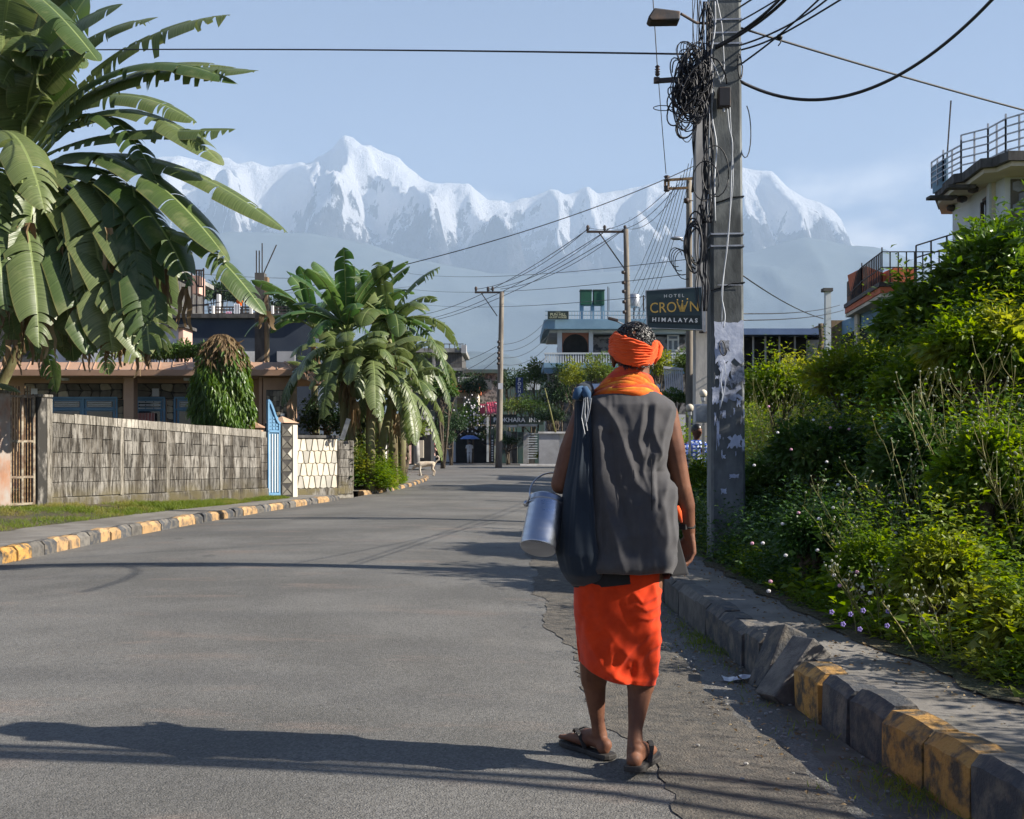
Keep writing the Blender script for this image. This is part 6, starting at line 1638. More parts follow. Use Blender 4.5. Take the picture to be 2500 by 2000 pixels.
# pink shop with the restaurant board
D = 50
sh = empty('pink_shop', (W(975, 1090, D).x, D, 0), 0, 'small pink shop front in shade behind the white gate pillars', 'building')
bxp(sh, 935, 984, 1040, 1135, D, 4, 'pink_wall', 'wall'); bxp(sh, 958, 972, 1050, 1080, D - .1, .2, 'dark_in', 'window'); bxp(sh, 930, 988, 1030, 1040, D - .6, 5, 'tin_red', 'roof')
sg = empty('restaurant_sign', W(964, 1105, D - 1.2), 0, 'white board reading RANT in dark letters beside the pink shop', 'sign')
s_ = (D - 1.2) / F_; MB().bx(-10 * s_, 13 * s_, -.03, .03, -24 * s_, 18 * s_).build('board', M['letter_white'], sg)
text('lettering', 'CTILI', 11 * s_, M['sign_red'], sg, (1 * s_, -.034, 9 * s_), bold=.008); text('lettering', 'RANT', 11 * s_, M['sign_red'], sg, (1 * s_, -.034, -6 * s_), bold=.008)
D = 56
sh = empty('shaded_house', (W(1010, 1090, D).x, D, 0), 0, 'dark shop house under the banana leaves with a framed window and signboard', 'building')
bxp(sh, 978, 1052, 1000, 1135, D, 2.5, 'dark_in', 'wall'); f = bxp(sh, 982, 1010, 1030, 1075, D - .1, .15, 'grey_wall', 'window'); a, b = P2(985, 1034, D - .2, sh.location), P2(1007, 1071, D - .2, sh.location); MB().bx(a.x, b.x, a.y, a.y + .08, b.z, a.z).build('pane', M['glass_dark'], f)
bxp(sh, 1038, 1048, 1045, 1062, D - .15, .1, 'white_paint', 'notice'); bxp(sh, 1024, 1034, 1075, 1118, D - .3, .2, 'cream_wall', 'post')
sg = empty('guest_house_sign', W(1042, 1015, D - .8), 0, 'small dark signboard reading PUN GUEST H under the banana leaves', 'sign'); s_ = (D - .8) / F_
MB().bx(-20 * s_, 20 * s_, -.03, .03, -12 * s_, 12 * s_).build('board', M['sign_dark'], sg); text('lettering', 'PUN', 9 * s_, M['letter_white'], sg, (0, -.034, 5 * s_), bold=.006); text('lettering', 'GUEST H', 9 * s_, M['letter_white'], sg, (0, -.034, -6 * s_), bold=.006)
# pale trunk-like post in front
tag(MB().tube([W(1018, 1140, 48), W(1016, 1060, 48), W(1010, 980, 48)], [.14, .12, .10], 8).build('tree_stump_post', M['pale_pole'], smooth=True), 'pale upright post in front of the dark shop house', 'post')
# white gate pillars left of the dog
for px, w_, lab in ((928, 26, 'broad whitewashed gate pillar behind the weed mound'), (952, 10, 'narrow whitewashed pillar beside the broad one behind the weed mound')):
    d = 33 + (px - 928) * .04; c = W(px, 1100, d); p = empty('gate_pillar', (c.x, c.y, .1), 0, lab, 'pillar'); w2 = w_ / F_ * d / 2; h = W(0, 1030 if px < 940 else 1022, d).z - .1
    MB().bx(-w2, w2, 0, .35, 0, h).build('shaft', M['white_paint'], p); MB().bx(-w2 - .03, w2 + .03, -.03, .38, h, h + .06).build('post_cap', M['concrete'], p)

# ------------------------------------------------------------------ the far corner of the road: fence, hut, gateway
D = 82
hut = empty('corner_shop', (W(1150, 1090, D).x, D, 0), 0, 'dark shop under trees at the bend, behind the umbrella', 'building')
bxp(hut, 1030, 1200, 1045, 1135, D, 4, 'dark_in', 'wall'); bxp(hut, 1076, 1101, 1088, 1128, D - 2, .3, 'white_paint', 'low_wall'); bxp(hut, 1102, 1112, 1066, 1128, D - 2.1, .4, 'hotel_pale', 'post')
bxp(hut, 1160, 1198, 1040, 1046, D - 3, 3, 'tin_green', 'awning'); bxp(hut, 1188, 1193, 1018, 1128, D - 5, .15, 'hotel_pale', 'post')
D = 76
rk = empty('tin_kiosk', (W(1198, 1090, D).x, D, 0), 0, 'kiosk with crinkled red tin roof and white post at the bend', 'kiosk')
o0 = rk.location; a, b, c, e = P2(1172, 1000, D, o0), P2(1210, 982, D, o0), P2(1216, 1010, D - 1.4, o0), P2(1180, 1010, D - 1.4, o0)
for k in range(9):
    t0, t1 = k / 9, (k + 1) / 9; v = [P2(1186, 984, D, o0).lerp(P2(1212, 982, D, o0), t0), P2(1186, 984, D, o0).lerp(P2(1212, 982, D, o0), t1), P2(1190, 1011, D - 1.4, o0).lerp(P2(1219, 1009, D - 1.4, o0), t1), P2(1190, 1011, D - 1.4, o0).lerp(P2(1219, 1009, D - 1.4, o0), t0)]
    if k % 2: v = [p + Vector((0, 0, .05)) for p in v]
    MB().prism(v, (0, .02, -.03)).build('roof_sheet', M['tin_red'], rk)
bxp(rk, 1172, 1184, 986, 1010, D - .2, .5, 'tin_red', 'gable'); bxp(rk, 1196, 1199, 1012, 1128, D - .6, .1, 'sign_red', 'post'); bxp(rk, 1205, 1262, 1012, 1030, D - .7, .1, 'sign_dark', 'fascia')
sg = empty('garden_sign', W(1262, 1026, D - 1.5), 0, 'long dark signboard with scattered white letters POKHARA over the corrugated gate', 'sign'); s_ = (D - 1.5) / F_
MB().bx(-64 * s_, 64 * s_, -.04, .04, -11 * s_, 9 * s_).build('board', M['sign_dark'], sg); text('lettering', 'P OKHARA  INN', 15 * s_, M['letter_white'], sg, (0, -.045, 0), bold=.006, sx=1.05)
D = 74
st = empty('stack_of_letters', W(1202, 1090, D), 0, 'narrow dark upright board with small white characters down its length by the pole', 'sign'); st.name = 'vertical_sign'
o0 = st.location; bxp(st, 1197, 1207, 1040, 1130, D, .12, 'sign_dark', 'board')
for k, ch in enumerate('P S'):
    if ch != ' ': text('lettering', ch, 7 * D / F_, M['letter_white'], st, (P2(1202, 1046 + k * 10, D - .03, o0).x, -.03, P2(1202, 1046 + k * 10, D, o0).z))
for k in range(9): bxp(st, 1200, 1204, 1074 + k * 6, 1077.5 + k * 6, D - .03, .03, 'letter_white', 'pale_mark')
# corrugated gate and screens
tg = empty('tin_fence', (W(1290, 1090, D).x, D, 0), 0, 'corrugated sheet fence and gate in the shade at the bend', 'fence')
for k in range(7):
    a = 1222 + k * 14; bxp(tg, a, a + 13.2, 1052 + (k * 37) % 9, 1132, D + .3 * (k % 2), .06, ('tin_green', 'tin_grey', 'concrete_dark')[k % 3], 'fence_panel')
bxp(tg, 1236, 1262, 1038, 1043, D - .6, 1.0, 'tin_grey', 'awning'); bxp(tg, 1266, 1312, 1036, 1041, D - .8, 1.0, 'tin_grey', 'awning')
for k in range(11): bxp(tg, 1288, 1312, 1058 + k * 6, 1060.5 + k * 6, D - .25, .05, 'hotel_pale', 'louvre')
# white block at the corner
wbk = empty('rendered_wall', W(1355, 1135, 70), 0, 'blank grey rendered wall block at the bend, left of the walking man', 'wall'); o0 = wbk.location
bxp(wbk, 1316, 1366, 1058, 1137, 70, .8, 'grey_wall', 'wall_face'); bxp(wbk, 1366.2, 1440, 1056, 1137, 70.3, .8, 'white_paint', 'wall_return'); bxp(wbk, 1314, 1442, 1054, 1058.5, 69.9, 1.3, 'white_paint', 'coping')
tag(MB().bx(W(1270, 0, 68).x, W(1440, 0, 68).x, 67.6, 68.2, -.02, .10).build('far_kerb', M['white_paint']), None, None, None, 'structure')
# vertical blue sign
vs2 = empty('vertical_sign', W(1268, 955, 78), 0, 'tall blue board reading POKHARA down its length among the trees', 'sign'); s_ = 78 / F_
MB().bx(-9 * s_, 9 * s_, -.05, .05, -35 * s_, 33 * s_).build('board', M['sign_blue'], vs2)
for k, ch in enumerate('POKHARA'): text('lettering', ch, 11 * s_, M['letter_white'], vs2, (0, -.055, (27 - 9.5 * k) * s_), bold=.008)
for a in (-7, 7): MB().bar((a * s_, 0, -35 * s_), (a * s_, 0, -170 * s_), .05).build('post', M['steel_dark'], vs2)
# bamboo pole
tag(MB().tube([W(1356, 1056, 69.4), W(1343, 1000, 69.4), W(1330, 948, 69.4)], [.06, .05, .035], 6).build('bamboo_pole', M['straw'], smooth=True), 'pale bamboo pole leaning above the rendered wall block', 'pole')
# striped shutter, tin roof bits right of the head
sc_ = empty('slatted_screen', W(1640, 950, 40), 0, 'leaning screen of pale vertical slats right of the turban', 'screen'); o0 = sc_.location
for k in range(9):
    a = 1621 + k * 5.2; q = MB(); q.prism([P2(a, 897 + k * .6, 40, o0), P2(a + 3.4, 897 + k * .6, 40, o0), P2(a + 7.5, 965 + k, 40, o0), P2(a + 4.0, 965 + k, 40, o0)], (0, .05, 0)); q.build('slat', M['plastic_white'], sc_)
q = MB().bar(P2(1620, 897, 39.95, o0), P2(1668, 902, 39.95, o0), .08); q.build('top_rail', M['plastic_white'], sc_)
br = empty('blue_roofed_hut', W(1550, 1000, 60), 0, 'hut with blue corrugated roof glimpsed either side of the man\'s neck', 'hut'); o0 = br.location
bxp(br, 1440, 1615, 937, 968, 60, 3, 'tin_blue', 'roof'); bxp(br, 1450, 1610, 968, 1135, 60.4, 3, 'concrete_dark', 'wall')
wp_ = empty('pale_wall', W(1650, 1060, 44), 0, 'pale panelled wall behind the man in the checked shirt', 'wall'); o0 = wp_.location
for k in range(5): bxp(wp_, 1600 + k * 28, 1626 + k * 28, 1012, 1100, 44, .15, 'plastic_white', 'wall_panel')
bxp(wp_, 1690, 1732, 1008, 1100, 43.6, .2, 'plastic_white', 'gate_panel')

# ------------------------------------------------------------------ other people
def small_person(name, base, H, face, label, top='white_paint', bottom='white_paint', pose='stand', hair='hair', voxel=.016):
    """a small standing figure; face is the heading (radians, 0 looks towards +Y)"""
    r = empty(name, base, face, label, 'person'); k = H / 1.7; v = lambda x, y, z: Vector((x, y, z)) * k
    B = []
    for s in (-1, 1):
        B += [(v(s * .09, 0, .88), v(s * .095, .01, .47), .075 * k, .052 * k), (v(s * .095, .01, .47), v(s * .10, -.02, .08), .05 * k, .034 * k), (v(s * .10, -.02, .05), v(s * .11, .13, .03), .036 * k, .03 * k)]
        if pose == 'umbrella' and s == 1: B += [(v(.19, 0, 1.38), v(.22, .08, 1.14), .042 * k, .036 * k), (v(.22, .08, 1.14), v(.08, .22, 1.26), .034 * k, .026 * k)]
        elif pose == 'reach': B += [(v(s * .19, 0, 1.38), v(s * .28, .12, 1.20), .042 * k, .036 * k), (v(s * .28, .12, 1.20), v(s * .16, .34, 1.22), .034 * k, .026 * k)]
        else: B += [(v(s * .19, 0, 1.38), v(s * .25, -.02, 1.10), .042 * k, .036 * k), (v(s * .25, -.02, 1.10), v(s * .26, .06, .84), .034 * k, .026 * k), (v(s * .26, .06, .84), v(s * .26, .08, .74), .03 * k, .02 * k)]
    B += [(v(0, 0, .93), v(0, 0, 1.3), .13 * k, .14 * k), (v(-.13, 0, 1.36), v(.13, 0, 1.36), .07 * k, .07 * k), (v(0, 0, 1.4), v(0, .01, 1.52), .05 * k, .046 * k)]
    bl_ = [(v(0, .02, 1.60), (.075 * k, .092 * k, .108 * k)), (v(0, .115, 1.585), (.014 * k, .02 * k, .02 * k)), (v(-.077, .01, 1.585), (.012 * k, .02 * k, .03 * k)), (v(.077, .01, 1.585), (.012 * k, .02 * k, .03 * k))]
    body_mesh(B, bl_, voxel, 2, 'skin', 'body', r)
    def tube_cl(nm, prof, m, fold=.012):
        def f(u, t):
            th = u * 2 * math.pi; z = lerp(prof[0][0], prof[-1][0], t); rx = interp(z, [p[0] for p in prof[::-1]], [p[1] for p in prof[::-1]]); ry = interp(z, [p[0] for p in prof[::-1]], [p[2] for p in prof[::-1]])
            w_ = 1 + fold / .15 * math.sin(th * 7 + z * 4) * t; return v(rx * math.cos(th) * w_, ry * math.sin(th) * w_, z)
        return ellipse_shell(nm, 24, 40, f, m, r, .004)
    tube_cl('shirt', [(1.46, .09, .08), (1.42, .19, .11), (1.36, .225, .13), (1.1, .19, .14), (.86, .20, .15)], top)
    for s in (-1, 1):
        a, b = (v(s * .2, 0, 1.40), v(s * .245, -.01, 1.16)) if pose != 'reach' else (v(s * .2, 0, 1.40), v(s * .27, .10, 1.22))
        q = MB(); q.tube([a, a.lerp(b, .5), b], [.058 * k, .060 * k, .062 * k], 10); q.build('sleeve', M[top], r, smooth=True)
    if bottom:
        for s in (-1, 1):
            q = MB(); q.tube([v(s * .085, 0, .90), v(s * .095, .01, .5), v(s * .10, -.015, .10)], [.10 * k, .078 * k, .068 * k], 12); q.build('trouser_leg', M[bottom], r, smooth=True)
    q = MB(); q.sphere(v(0, .005, 1.635), (.084 * k, .098 * k, .092 * k), 14, 8); q.build('hair', M[hair], r, smooth=True)
    return r
M['umb'] = clothmat('umb', (.10, .22, .55), (.08, .18, .46))
c = W(1146, 1129, 76); up_ = small_person('person', (c.x, 76, 0), 1.55, R(10), 'person in pale tunic and trousers walking under a blue umbrella at the bend', pose='umbrella', voxel=.03)
um = empty('umbrella', (c.x + .02, 76.1, 0), 0, 'blue umbrella held open by the person at the bend', 'umbrella')
q = MB(); nseg = 8; zc = 1.98
rings = [(.02, .30), (.25, .27), (.5, .17), (.68, .03)]
for k in range(nseg):
    vs = []
    for (r_, z) in rings:
        for t in range(4):
            a = 2 * math.pi * (k + t / 3) / nseg; rr = r_ * (1 - .06 * math.sin(math.pi * t / 3)); vs.append((rr * math.cos(a), rr * math.sin(a), zc - .3 + z + (0 if t in (0, 3) else -.01)))
    q = MB(); q.add(vs, [(i * 4 + j, i * 4 + j + 1, (i + 1) * 4 + j + 1, (i + 1) * 4 + j) for i in range(3) for j in range(3)]); o = q.build('canopy_panel', M['umb'], um, smooth=True)
    MB().bar((.02, 0, zc - .02), (.66 * math.cos(2 * math.pi * k / nseg), .66 * math.sin(2 * math.pi * k / nseg), zc - .29), .012).build('rib', M['steel_dark'], um)
MB().bar((0, 0, 1.1), (0, 0, zc + .08), .018).build('shaft', M['steel_dark'], um)
c = W(1059, 1128, 60); small_person('person', (c.x, 60, 0), 1.35, R(-70), 'small figure with red headcloth standing in deep shade left of the umbrella', 'pink_wall', 'navy_wall', 'reach', 'tin_red', .03)
c = W(585, 770, 44.6); small_person('person', (c.x, 44.6, W(0, 771, 44.6).z), .78, R(170), 'person in orange top at the rail of the dark building\'s roof terrace', 'scarf_orange' if 'scarf_orange' in M else 'orange_wall', 'plastic_white', 'stand', 'hair', .02)
# checked-shirt man by the main pole
def checkmat():
    m, nt, b = newmat('check_cloth'); tc_ = objcoord(nt)
    def band(ax, sc, lo):
        w = nt.nodes.new('ShaderNodeTexWave'); w.bands_direction = ax; w.inputs['Scale'].default_value = sc; nt.links.new(tc_, w.inputs['Vector']); return ramp(nt, w.outputs['Fac'], lo, lo + .12)
    c = mixc(nt, band('X', 5.5, .5), (.60, .66, .80), (.05, .11, .42)); c = mixc(nt, band('Z', 5.5, .5), c, (.04, .09, .38)); 
    nt.links.new(c, b.inputs['Base Color']); b.inputs['Roughness'].default_value = .9; return m
M['check_cloth'] = checkmat()
c = W(1700, 1200, 15.5); small_person('person', (c.x, 15.5, .0), 1.5, R(-150), 'dark-haired person in blue and white checked shirt beside the main pole', 'check_cloth', 'navy_wall', 'stand', 'hair', .016)

# dog at the kerb end
dgp = W(1040, 1152, 38.5); dog = empty('dog', (dgp.x, 38.5, .17), R(4), 'white dog with lowered head and curled tail on the far pavement corner', 'dog')
B = []; k = 1.0
def dv(x, y, z): return Vector((x, y, z)) * k
for s in (-1, 1):
    B += [(dv(-.20, s * .06, .36), dv(-.21, s * .065, .21), .048 * k, .034 * k), (dv(-.21, s * .065, .21), dv(-.19 - .02 * s, s * .065, .03), .028 * k, .020 * k), (dv(-.19 - .02 * s, s * .065, .022), dv(-.225 - .02 * s, s * .065, .018), .022 * k, .018 * k)]
    B += [(dv(.24, s * .06, .37), dv(.22, s * .07, .25), .066 * k, .045 * k), (dv(.22, s * .07, .25), dv(.29 - .02 * s, s * .07, .16), .036 * k, .024 * k), (dv(.29 - .02 * s, s * .07, .16), dv(.27 - .02 * s, s * .07, .03), .022 * k, .019 * k), (dv(.27 - .02 * s, s * .07, .022), dv(.235 - .02 * s, s * .07, .018), .022 * k, .018 * k)]
B += [(dv(-.20, 0, .39), dv(.02, 0, .42), .115 * k, .095 * k), (dv(.02, 0, .42), dv(.24, 0, .42), .092 * k, .088 * k), (dv(-.26, 0, .42), dv(-.38, 0, .34), .075 * k, .055 * k), (dv(-.38, 0, .33), dv(-.42, 0, .30), .062 * k, .056 * k), (dv(-.43, 0, .28), dv(-.51, 0, .22), .038 * k, .024 * k)]
B += [(dv(-.37, s * .045, .39), dv(-.40, s * .075, .42), .022 * k, .008 * k) for s in (-1, 1)]
tl = [(.32, .45), (.37, .52), (.44, .56), (.45, .64), (.40, .69), (.35, .66)]
B += [(dv(tl[i][0], 0, tl[i][1]), dv(tl[i + 1][0], 0, tl[i + 1][1]), .028 * k, .030 * k) for i in range(5)]
M['fur'] = mat('fur', (0.62, 0.56, 0.46), (0.45, 0.36, 0.26), rough=.9, scale=4, bs=90, bstr=.6)
body_mesh(B, [], .012, 2, 'fur', 'body', dog)
for s in (-1, 1): MB().sphere(dv(-.445, s * .035, .325), .009, 6, 4).build('eye', M['hair'], dog)
MB().sphere(dv(-.528, 0, .222), (.014, .014, .012), 6, 4).build('nose', M['hair'], dog)

# ------------------------------------------------------------------ trees and shrubs round the bend
for args in [
    ('shrub', 1400, 930, 72, 34, 62, 'leaf_lime', 'column-shaped lime-yellow shrub in front of the guest house balcony', 60, .16, 11),
    ('shrub', 1365, 975, 75, 40, 90, 'leaf_deep', 'dark green tree left of the lime shrub below the guest house', 80, .2, 12),
    ('shrub', 1460, 920, 70, 46, 70, 'leaf_bush', 'feathery green shrub just left of the turban', 70, .18, 13),
    ('shrub', 1610, 905, 60, 34, 55, 'leaf_lime', 'yellowish shrub right of the turban, under the guest house', 50, .16, 14),
    ('tree', 1690, 895, 42, 52, 45, 'leaf_bush', 'bushy green tree below the hotel sign', 70, .12, 15),
    ('shrub', 1640, 975, 38, 40, 24, 'leaf_bush', 'low hedge shrub beneath the slatted screen', 40, .1, 16),
    ('tree', 1305, 925, 84, 50, 45, 'leaf_bush', 'loose green tree behind the blue vertical board', 60, .22, 17),
    ('shrub', 1290, 995, 75, 60, 30, 'leaf_bush', 'bushy creeper along the top of the garden sign', 70, .16, 18),
    ('shrub', 1150, 1030, 78, 60, 50, 'leaf_bush', 'dark bush with pale blossom left of the red tin roof', 90, .16, 19),
    ('shrub', 1085, 1075, 66, 30, 40, 'leaf_deep', 'dark bush left of the low white wall at the bend', 60, .12, 31),
    ('shrub', 1240, 1080, 73, 26, 30, 'leaf_deep', 'dark creeper over the tin fence right of the utility pole', 40, .12, 32),
    ('tree', 1150, 950, 88, 44, 40, 'leaf_deep', 'dark tree overhanging the shop at the bend', 60, .2, 34),
    ('shrub', 1200, 1070, 77.5, 34, 30, 'leaf_deep', 'dark climbing shrub behind the vertical board at the bend', 50, .12, 35),
    ('tree', 1082, 960, 60, 42, 70, 'leaf_bush', 'dense green tree right of the banana clump', 100, .16, 20),
    ('shrub', 1100, 1040, 70, 40, 40, 'leaf_deep', 'dark shrub hanging over the shop at the bend', 70, .15, 21),
    ('shrub', 1320, 1115, 71, 14, 12, 'leaf_lime', 'bright weeds at the foot of the fence at the bend', 20, .08, 22),
    ('tree', 1250, 940, 92, 40, 40, 'leaf_deep', 'dark tree behind the far utility pole', 50, .22, 23),
    ('shrub', 1345, 1020, 73, 40, 30, 'leaf_deep', 'dark hedge above the rendered wall block', 60, .14, 24),
    ('tree', 880, 1040, 31, 60, 50, 'leaf_deep', 'dark undergrowth shrub beneath the second banana clump', 90, .12, 25),
    ('shrub', 790, 1035, 32.0, 62, 60, 'leaf_deep', 'shaded shrub behind the cream stone wall', 80, .1, 26),
    ('shrub', 925, 1075, 30.5, 44, 40, 'leaf_bush', 'bushy green shrub between weed mound and white pillars', 60, .09, 33),
    ('shrub', 985, 1050, 34, 60, 36, 'leaf_bush', 'leafy shrub between the banana clump and the pink shop', 60, .1, 27),
]:
    kind, px, py, d, rx, rz, m_, lab, ncl, leaf, sd = args
    c = W(px, py, d); k = d / F_; shrub('tree' if kind == 'tree' else 'shrub', (c.x, d, 0), (c.x, d, c.z), (rx * k, rx * k * .8, rz * k), M[m_], leaf=leaf, nclump=ncl, per=34, csize=rx * k * .24, label=lab, cat='tree' if kind == 'tree' else 'shrub', seed=sd, trunk_r=.09, hollow=.2)
for i, (px, py, d, rx, rz) in enumerate(((470, 716, 150, 40, 34), (540, 722, 155, 44, 38), (600, 728, 150, 36, 32), (690, 760, 160, 40, 30), (760, 770, 165, 44, 26), (420, 730, 158, 44, 34))):
    c = W(px, py, d); k = d / F_; shrub('tree', (c.x, d, 0), (c.x, d, c.z), (rx * k, rx * k * .8, rz * k), M['leaf_deep'], leaf=.5, nclump=50, per=30, csize=rx * k * .22, label=('round crowned tree on the skyline left of the unfinished column', 'broad tree on the skyline above the woman on the terrace', 'tree on the skyline touching the unfinished column', 'tree on the skyline between column and banana clump', 'far tree behind the top of the banana clump', 'far tree half hidden by the big banana leaves')[i], cat='tree', seed=60 + i, trunk_r=.3)
# pale blossoms on the dark bush
rng = np.random.default_rng(5); q = MB()
for i in range(90):
    px, py = rng.normal(1165, 24), rng.normal(1015, 24); q.sphere(W(px, py, 76.5 - rng.random()), .06, 5, 4)
o = q.build('blossom', M['flower_white'], [x for x in bpy.data.objects if x.get('label', '').startswith('dark bush with pale blossom')][0], kind='stuff'); o.location = -o.parent.location

# ------------------------------------------------------------------ the weeping tree in front of the bungalow
c = W(542, 930, 23.6); wt = empty('weeping_tree', (c.x, 23.6, .2), 0, 'dense cone-shaped weeping mast tree with withered brown tip in front of the bungalow', 'tree'); k = 23.6 / F_
rng = np.random.default_rng(9); n = 9000
hgt = rng.random(n); zpx = lerp(0, 1, hgt)
prof = np.interp(hgt, [0, .06, .2, .5, .75, .88, .96, 1.0], [44, 66, 73, 66, 56, 42, 26, 8])
az = rng.random(n) * 6.283; rr = (prof * k) * (1 + .12 * np.sin(az * 5 + hgt * 9)) * (0.55 + .45 * rng.random(n) ** .4)
z = lerp(W(0, 1045, 23.6).z, W(0, 815, 23.6).z, hgt) - .2
P = np.stack([rr * np.cos(az), rr * np.sin(az) * .9, z], 1)
D_ = np.stack([np.cos(az) * .35, np.sin(az) * .35, -1.0 + 0 * az], 1) + rng.normal(size=(n, 3)) * .25
Nn = np.stack([np.cos(az), np.sin(az), .4 + 0 * az], 1) + rng.normal(size=(n, 3)) * .5
low = hgt < .60 + .32 * rng.random(n)
leaves_obj('crown', P[low], D_[low], Nn[low], .17 * (.6 + .8 * rng.random(low.sum())), M['leaf_tree'], wt, width=.26, fold=.3, droop=.15)
leaves_obj('withered_tip', P[~low], D_[~low] + rng.normal(size=((~low).sum(), 3)) * .2, Nn[~low], .2 * (.6 + .8 * rng.random((~low).sum())), M['dry_leaf'], wt, width=.2, droop=.1)
MB().tube([(0, 0, 0), (0, 0, 2.9)], [.07, .03], 8).build('trunk', M['bark'], wt)
for i in range(16):
    a = i * .9; x = .3 * math.cos(a); y = .3 * math.sin(a); MB().tube([(0, 0, 2.9), (x * .7, y * .7, 3.25), (x * 1.4, y * 1.4, 3.0), (x * 1.7, y * 1.7, 2.5)], [.012, .01, .008, .004], 4).build('twig', M['dry_leaf'], wt)
# clipped hedge row behind the bungalow roof
for i, px in enumerate((375, 415, 455, 490)):
    c = W(px, 864, 33); k = 33 / F_; shrub('shrub', (c.x, 33, 0), (c.x, 33, c.z), (34 * k, .4, 22 * k), M['leaf_bush'], leaf=.1, nclump=30, per=40, csize=.14, label=('leftmost of four roof-top shrubs above the brown eaves', 'second of four shrubs above the brown eaves, under the pink corner', 'third of four shrubs above the brown eaves', 'shrub above the brown eaves touching the weeping tree')[i], group='shrubs above the eaves', seed=80 + i)
# ------------------------------------------------------------------ the main pole
MD = 9.8
pb = W(1773, 1300, MD); pb.z = .0
mpole = empty('utility_pole', pb, 0, 'big square-edged concrete pole in the near right, plastered with torn posters and cables', 'utility pole'); o0 = mpole.location
def MPp(px, py, dd=0.0): return W(px, py, MD + dd) - o0
a0, b0 = MPp(1731, 1380), MPp(1815, 1380); a1, b1 = MPp(1731, 0), MPp(1803, 0)
def slab(z): # half widths of the shaft at height z
    t = (z - a0.z) / (a1.z - a0.z); return lerp(a0.x, a1.x, t), lerp(b0.x, b1.x, t)
q = MB(); zs = [-.1, .6, 1.4, 2.2, 3.0, 3.8, 4.6, 5.4, 6.6, 8.6]; ch = .022; n = 8; vs = []
for z in zs:
    x0, x1 = slab(z); w = (x1 - x0); d = w * .42
    for (x, y) in ((x0 + ch, -d), (x1 - ch, -d), (x1, -d + ch), (x1, d - ch), (x1 - ch, d), (x0 + ch, d), (x0, d - ch), (x0, -d + ch)): vs.append((x, y, z))
q.add(vs, [(i * n + k, i * n + (k + 1) % n, (i + 1) * n + (k + 1) % n, (i + 1) * n + k) for i in range(len(zs) - 1) for k in range(n)] + [tuple((len(zs) - 1) * n + k for k in range(n))])
q.build('shaft', M['pole'], mpole)
def pface(z): x0, x1 = slab(z); return -(x1 - x0) * .42
# steel straps
for py in (578, 607, 118, 92, 60, 12):
    z = MPp(0, py).z; x0, x1 = slab(z); f = pface(z)
    q = MB(); L_ = [(x0 - .004, f - .004), (x1 + .004, f - .004), (x1 + .004, -f + .004), (x0 - .004, -f + .004)]
    for i in range(4): q.bar((L_[i][0], L_[i][1], z), (L_[(i + 1) % 4][0], L_[(i + 1) % 4][1], z + .006), .005, .014)
    q.build('strap', M['galv'], mpole)
for py in (492, 700):
    z = MPp(0, py).z; x0, x1 = slab(z); f = pface(z); q = MB(); q.tube([(x0 - .006, f, z - .05), (x0 + .1, f - .008, z - .02), (x1 - .1, f - .008, z + .01), (x1 + .006, f, z + .02), (x1 + .006, -f, z + .02), (x0 - .006, -f, z - .05)], .006, 5); q.build('wire_tie', M['cable'], mpole)
# torn posters
def poster(px0, px1, py0, py1, mm, seed, tear=.18, name='poster'):
    rnd = random.Random(seed); pts = []
    n = 9
    w_, h_ = px1 - px0, py1 - py0; tt = min(tear, 1.0) * .30; tr = lambda i, s_: max(0, .5 + mnoise.noise(Vector((i * .55, seed * 3.1, s_))) + rnd.uniform(-.12, .12)) * tt
    for i in range(n): pts.append((lerp(px0, px1, i / n), py0 + tr(i, 1) * h_))
    for i in range(n): pts.append((px1 - tr(i, 2) * w_, lerp(py0, py1, i / n)))
    for i in range(n): pts.append((lerp(px1, px0, i / n), py1 - tr(i, 3) * h_ * 1.8))
    for i in range(n): pts.append((px0 + tr(i, 4) * w_, lerp(py1, py0, i / n)))
    V = [MPp(x, y) for x, y in pts]; z = sum(v.z for v in V) / len(V)
    for v in V: v.y = pface(v.z) - .004 - seed * .0006
    c = sum(V, Vector()) / len(V); q = MB(); k = len(V); q.add(V + [c], [(i, (i + 1) % k, k) for i in range(k)]); o = q.build(name, M[mm], mpole); sd = o.modifiers.new('t', 'SOLIDIFY'); sd.thickness = .0015; return o
poster(1737, 1810, 786, 892, 'paper', 1, .25); poster(1745, 1782, 872, 962, 'paper', 2, .9); poster(1776, 1811, 892, 942, 'paper_print', 3, .5); poster(1731, 1750, 945, 990, 'paper', 4, .4)
poster(1748, 1808, 940, 985, 'paper', 5, 1.3); poster(1742, 1750, 1020, 1100, 'paper', 6, .8); poster(1768, 1804, 1060, 1096, 'paper', 7, 1.5); poster(1757, 1765, 1003, 1020, 'paper', 8, .1)
poster(1772, 1798, 1156, 1168, 'paper', 9, .6); poster(1752, 1768, 1190, 1206, 'paper', 10, .8); poster(1744, 1808, 700, 702.5, 'paper_print', 11, .1); poster(1755, 1775, 832, 866, 'paper_print', 12, .6)
rnd = random.Random(4)
for i in range(26):
    x = rnd.uniform(1735, 1806); y = rnd.uniform(880, 1110); w = rnd.uniform(3, 12); h = rnd.uniform(6, 34)
    poster(x, min(1811, x + w), y, y + h, rnd.choice(['paper', 'paper', 'paper_print']), 13 + i % 5, 1.2, 'poster_scrap')
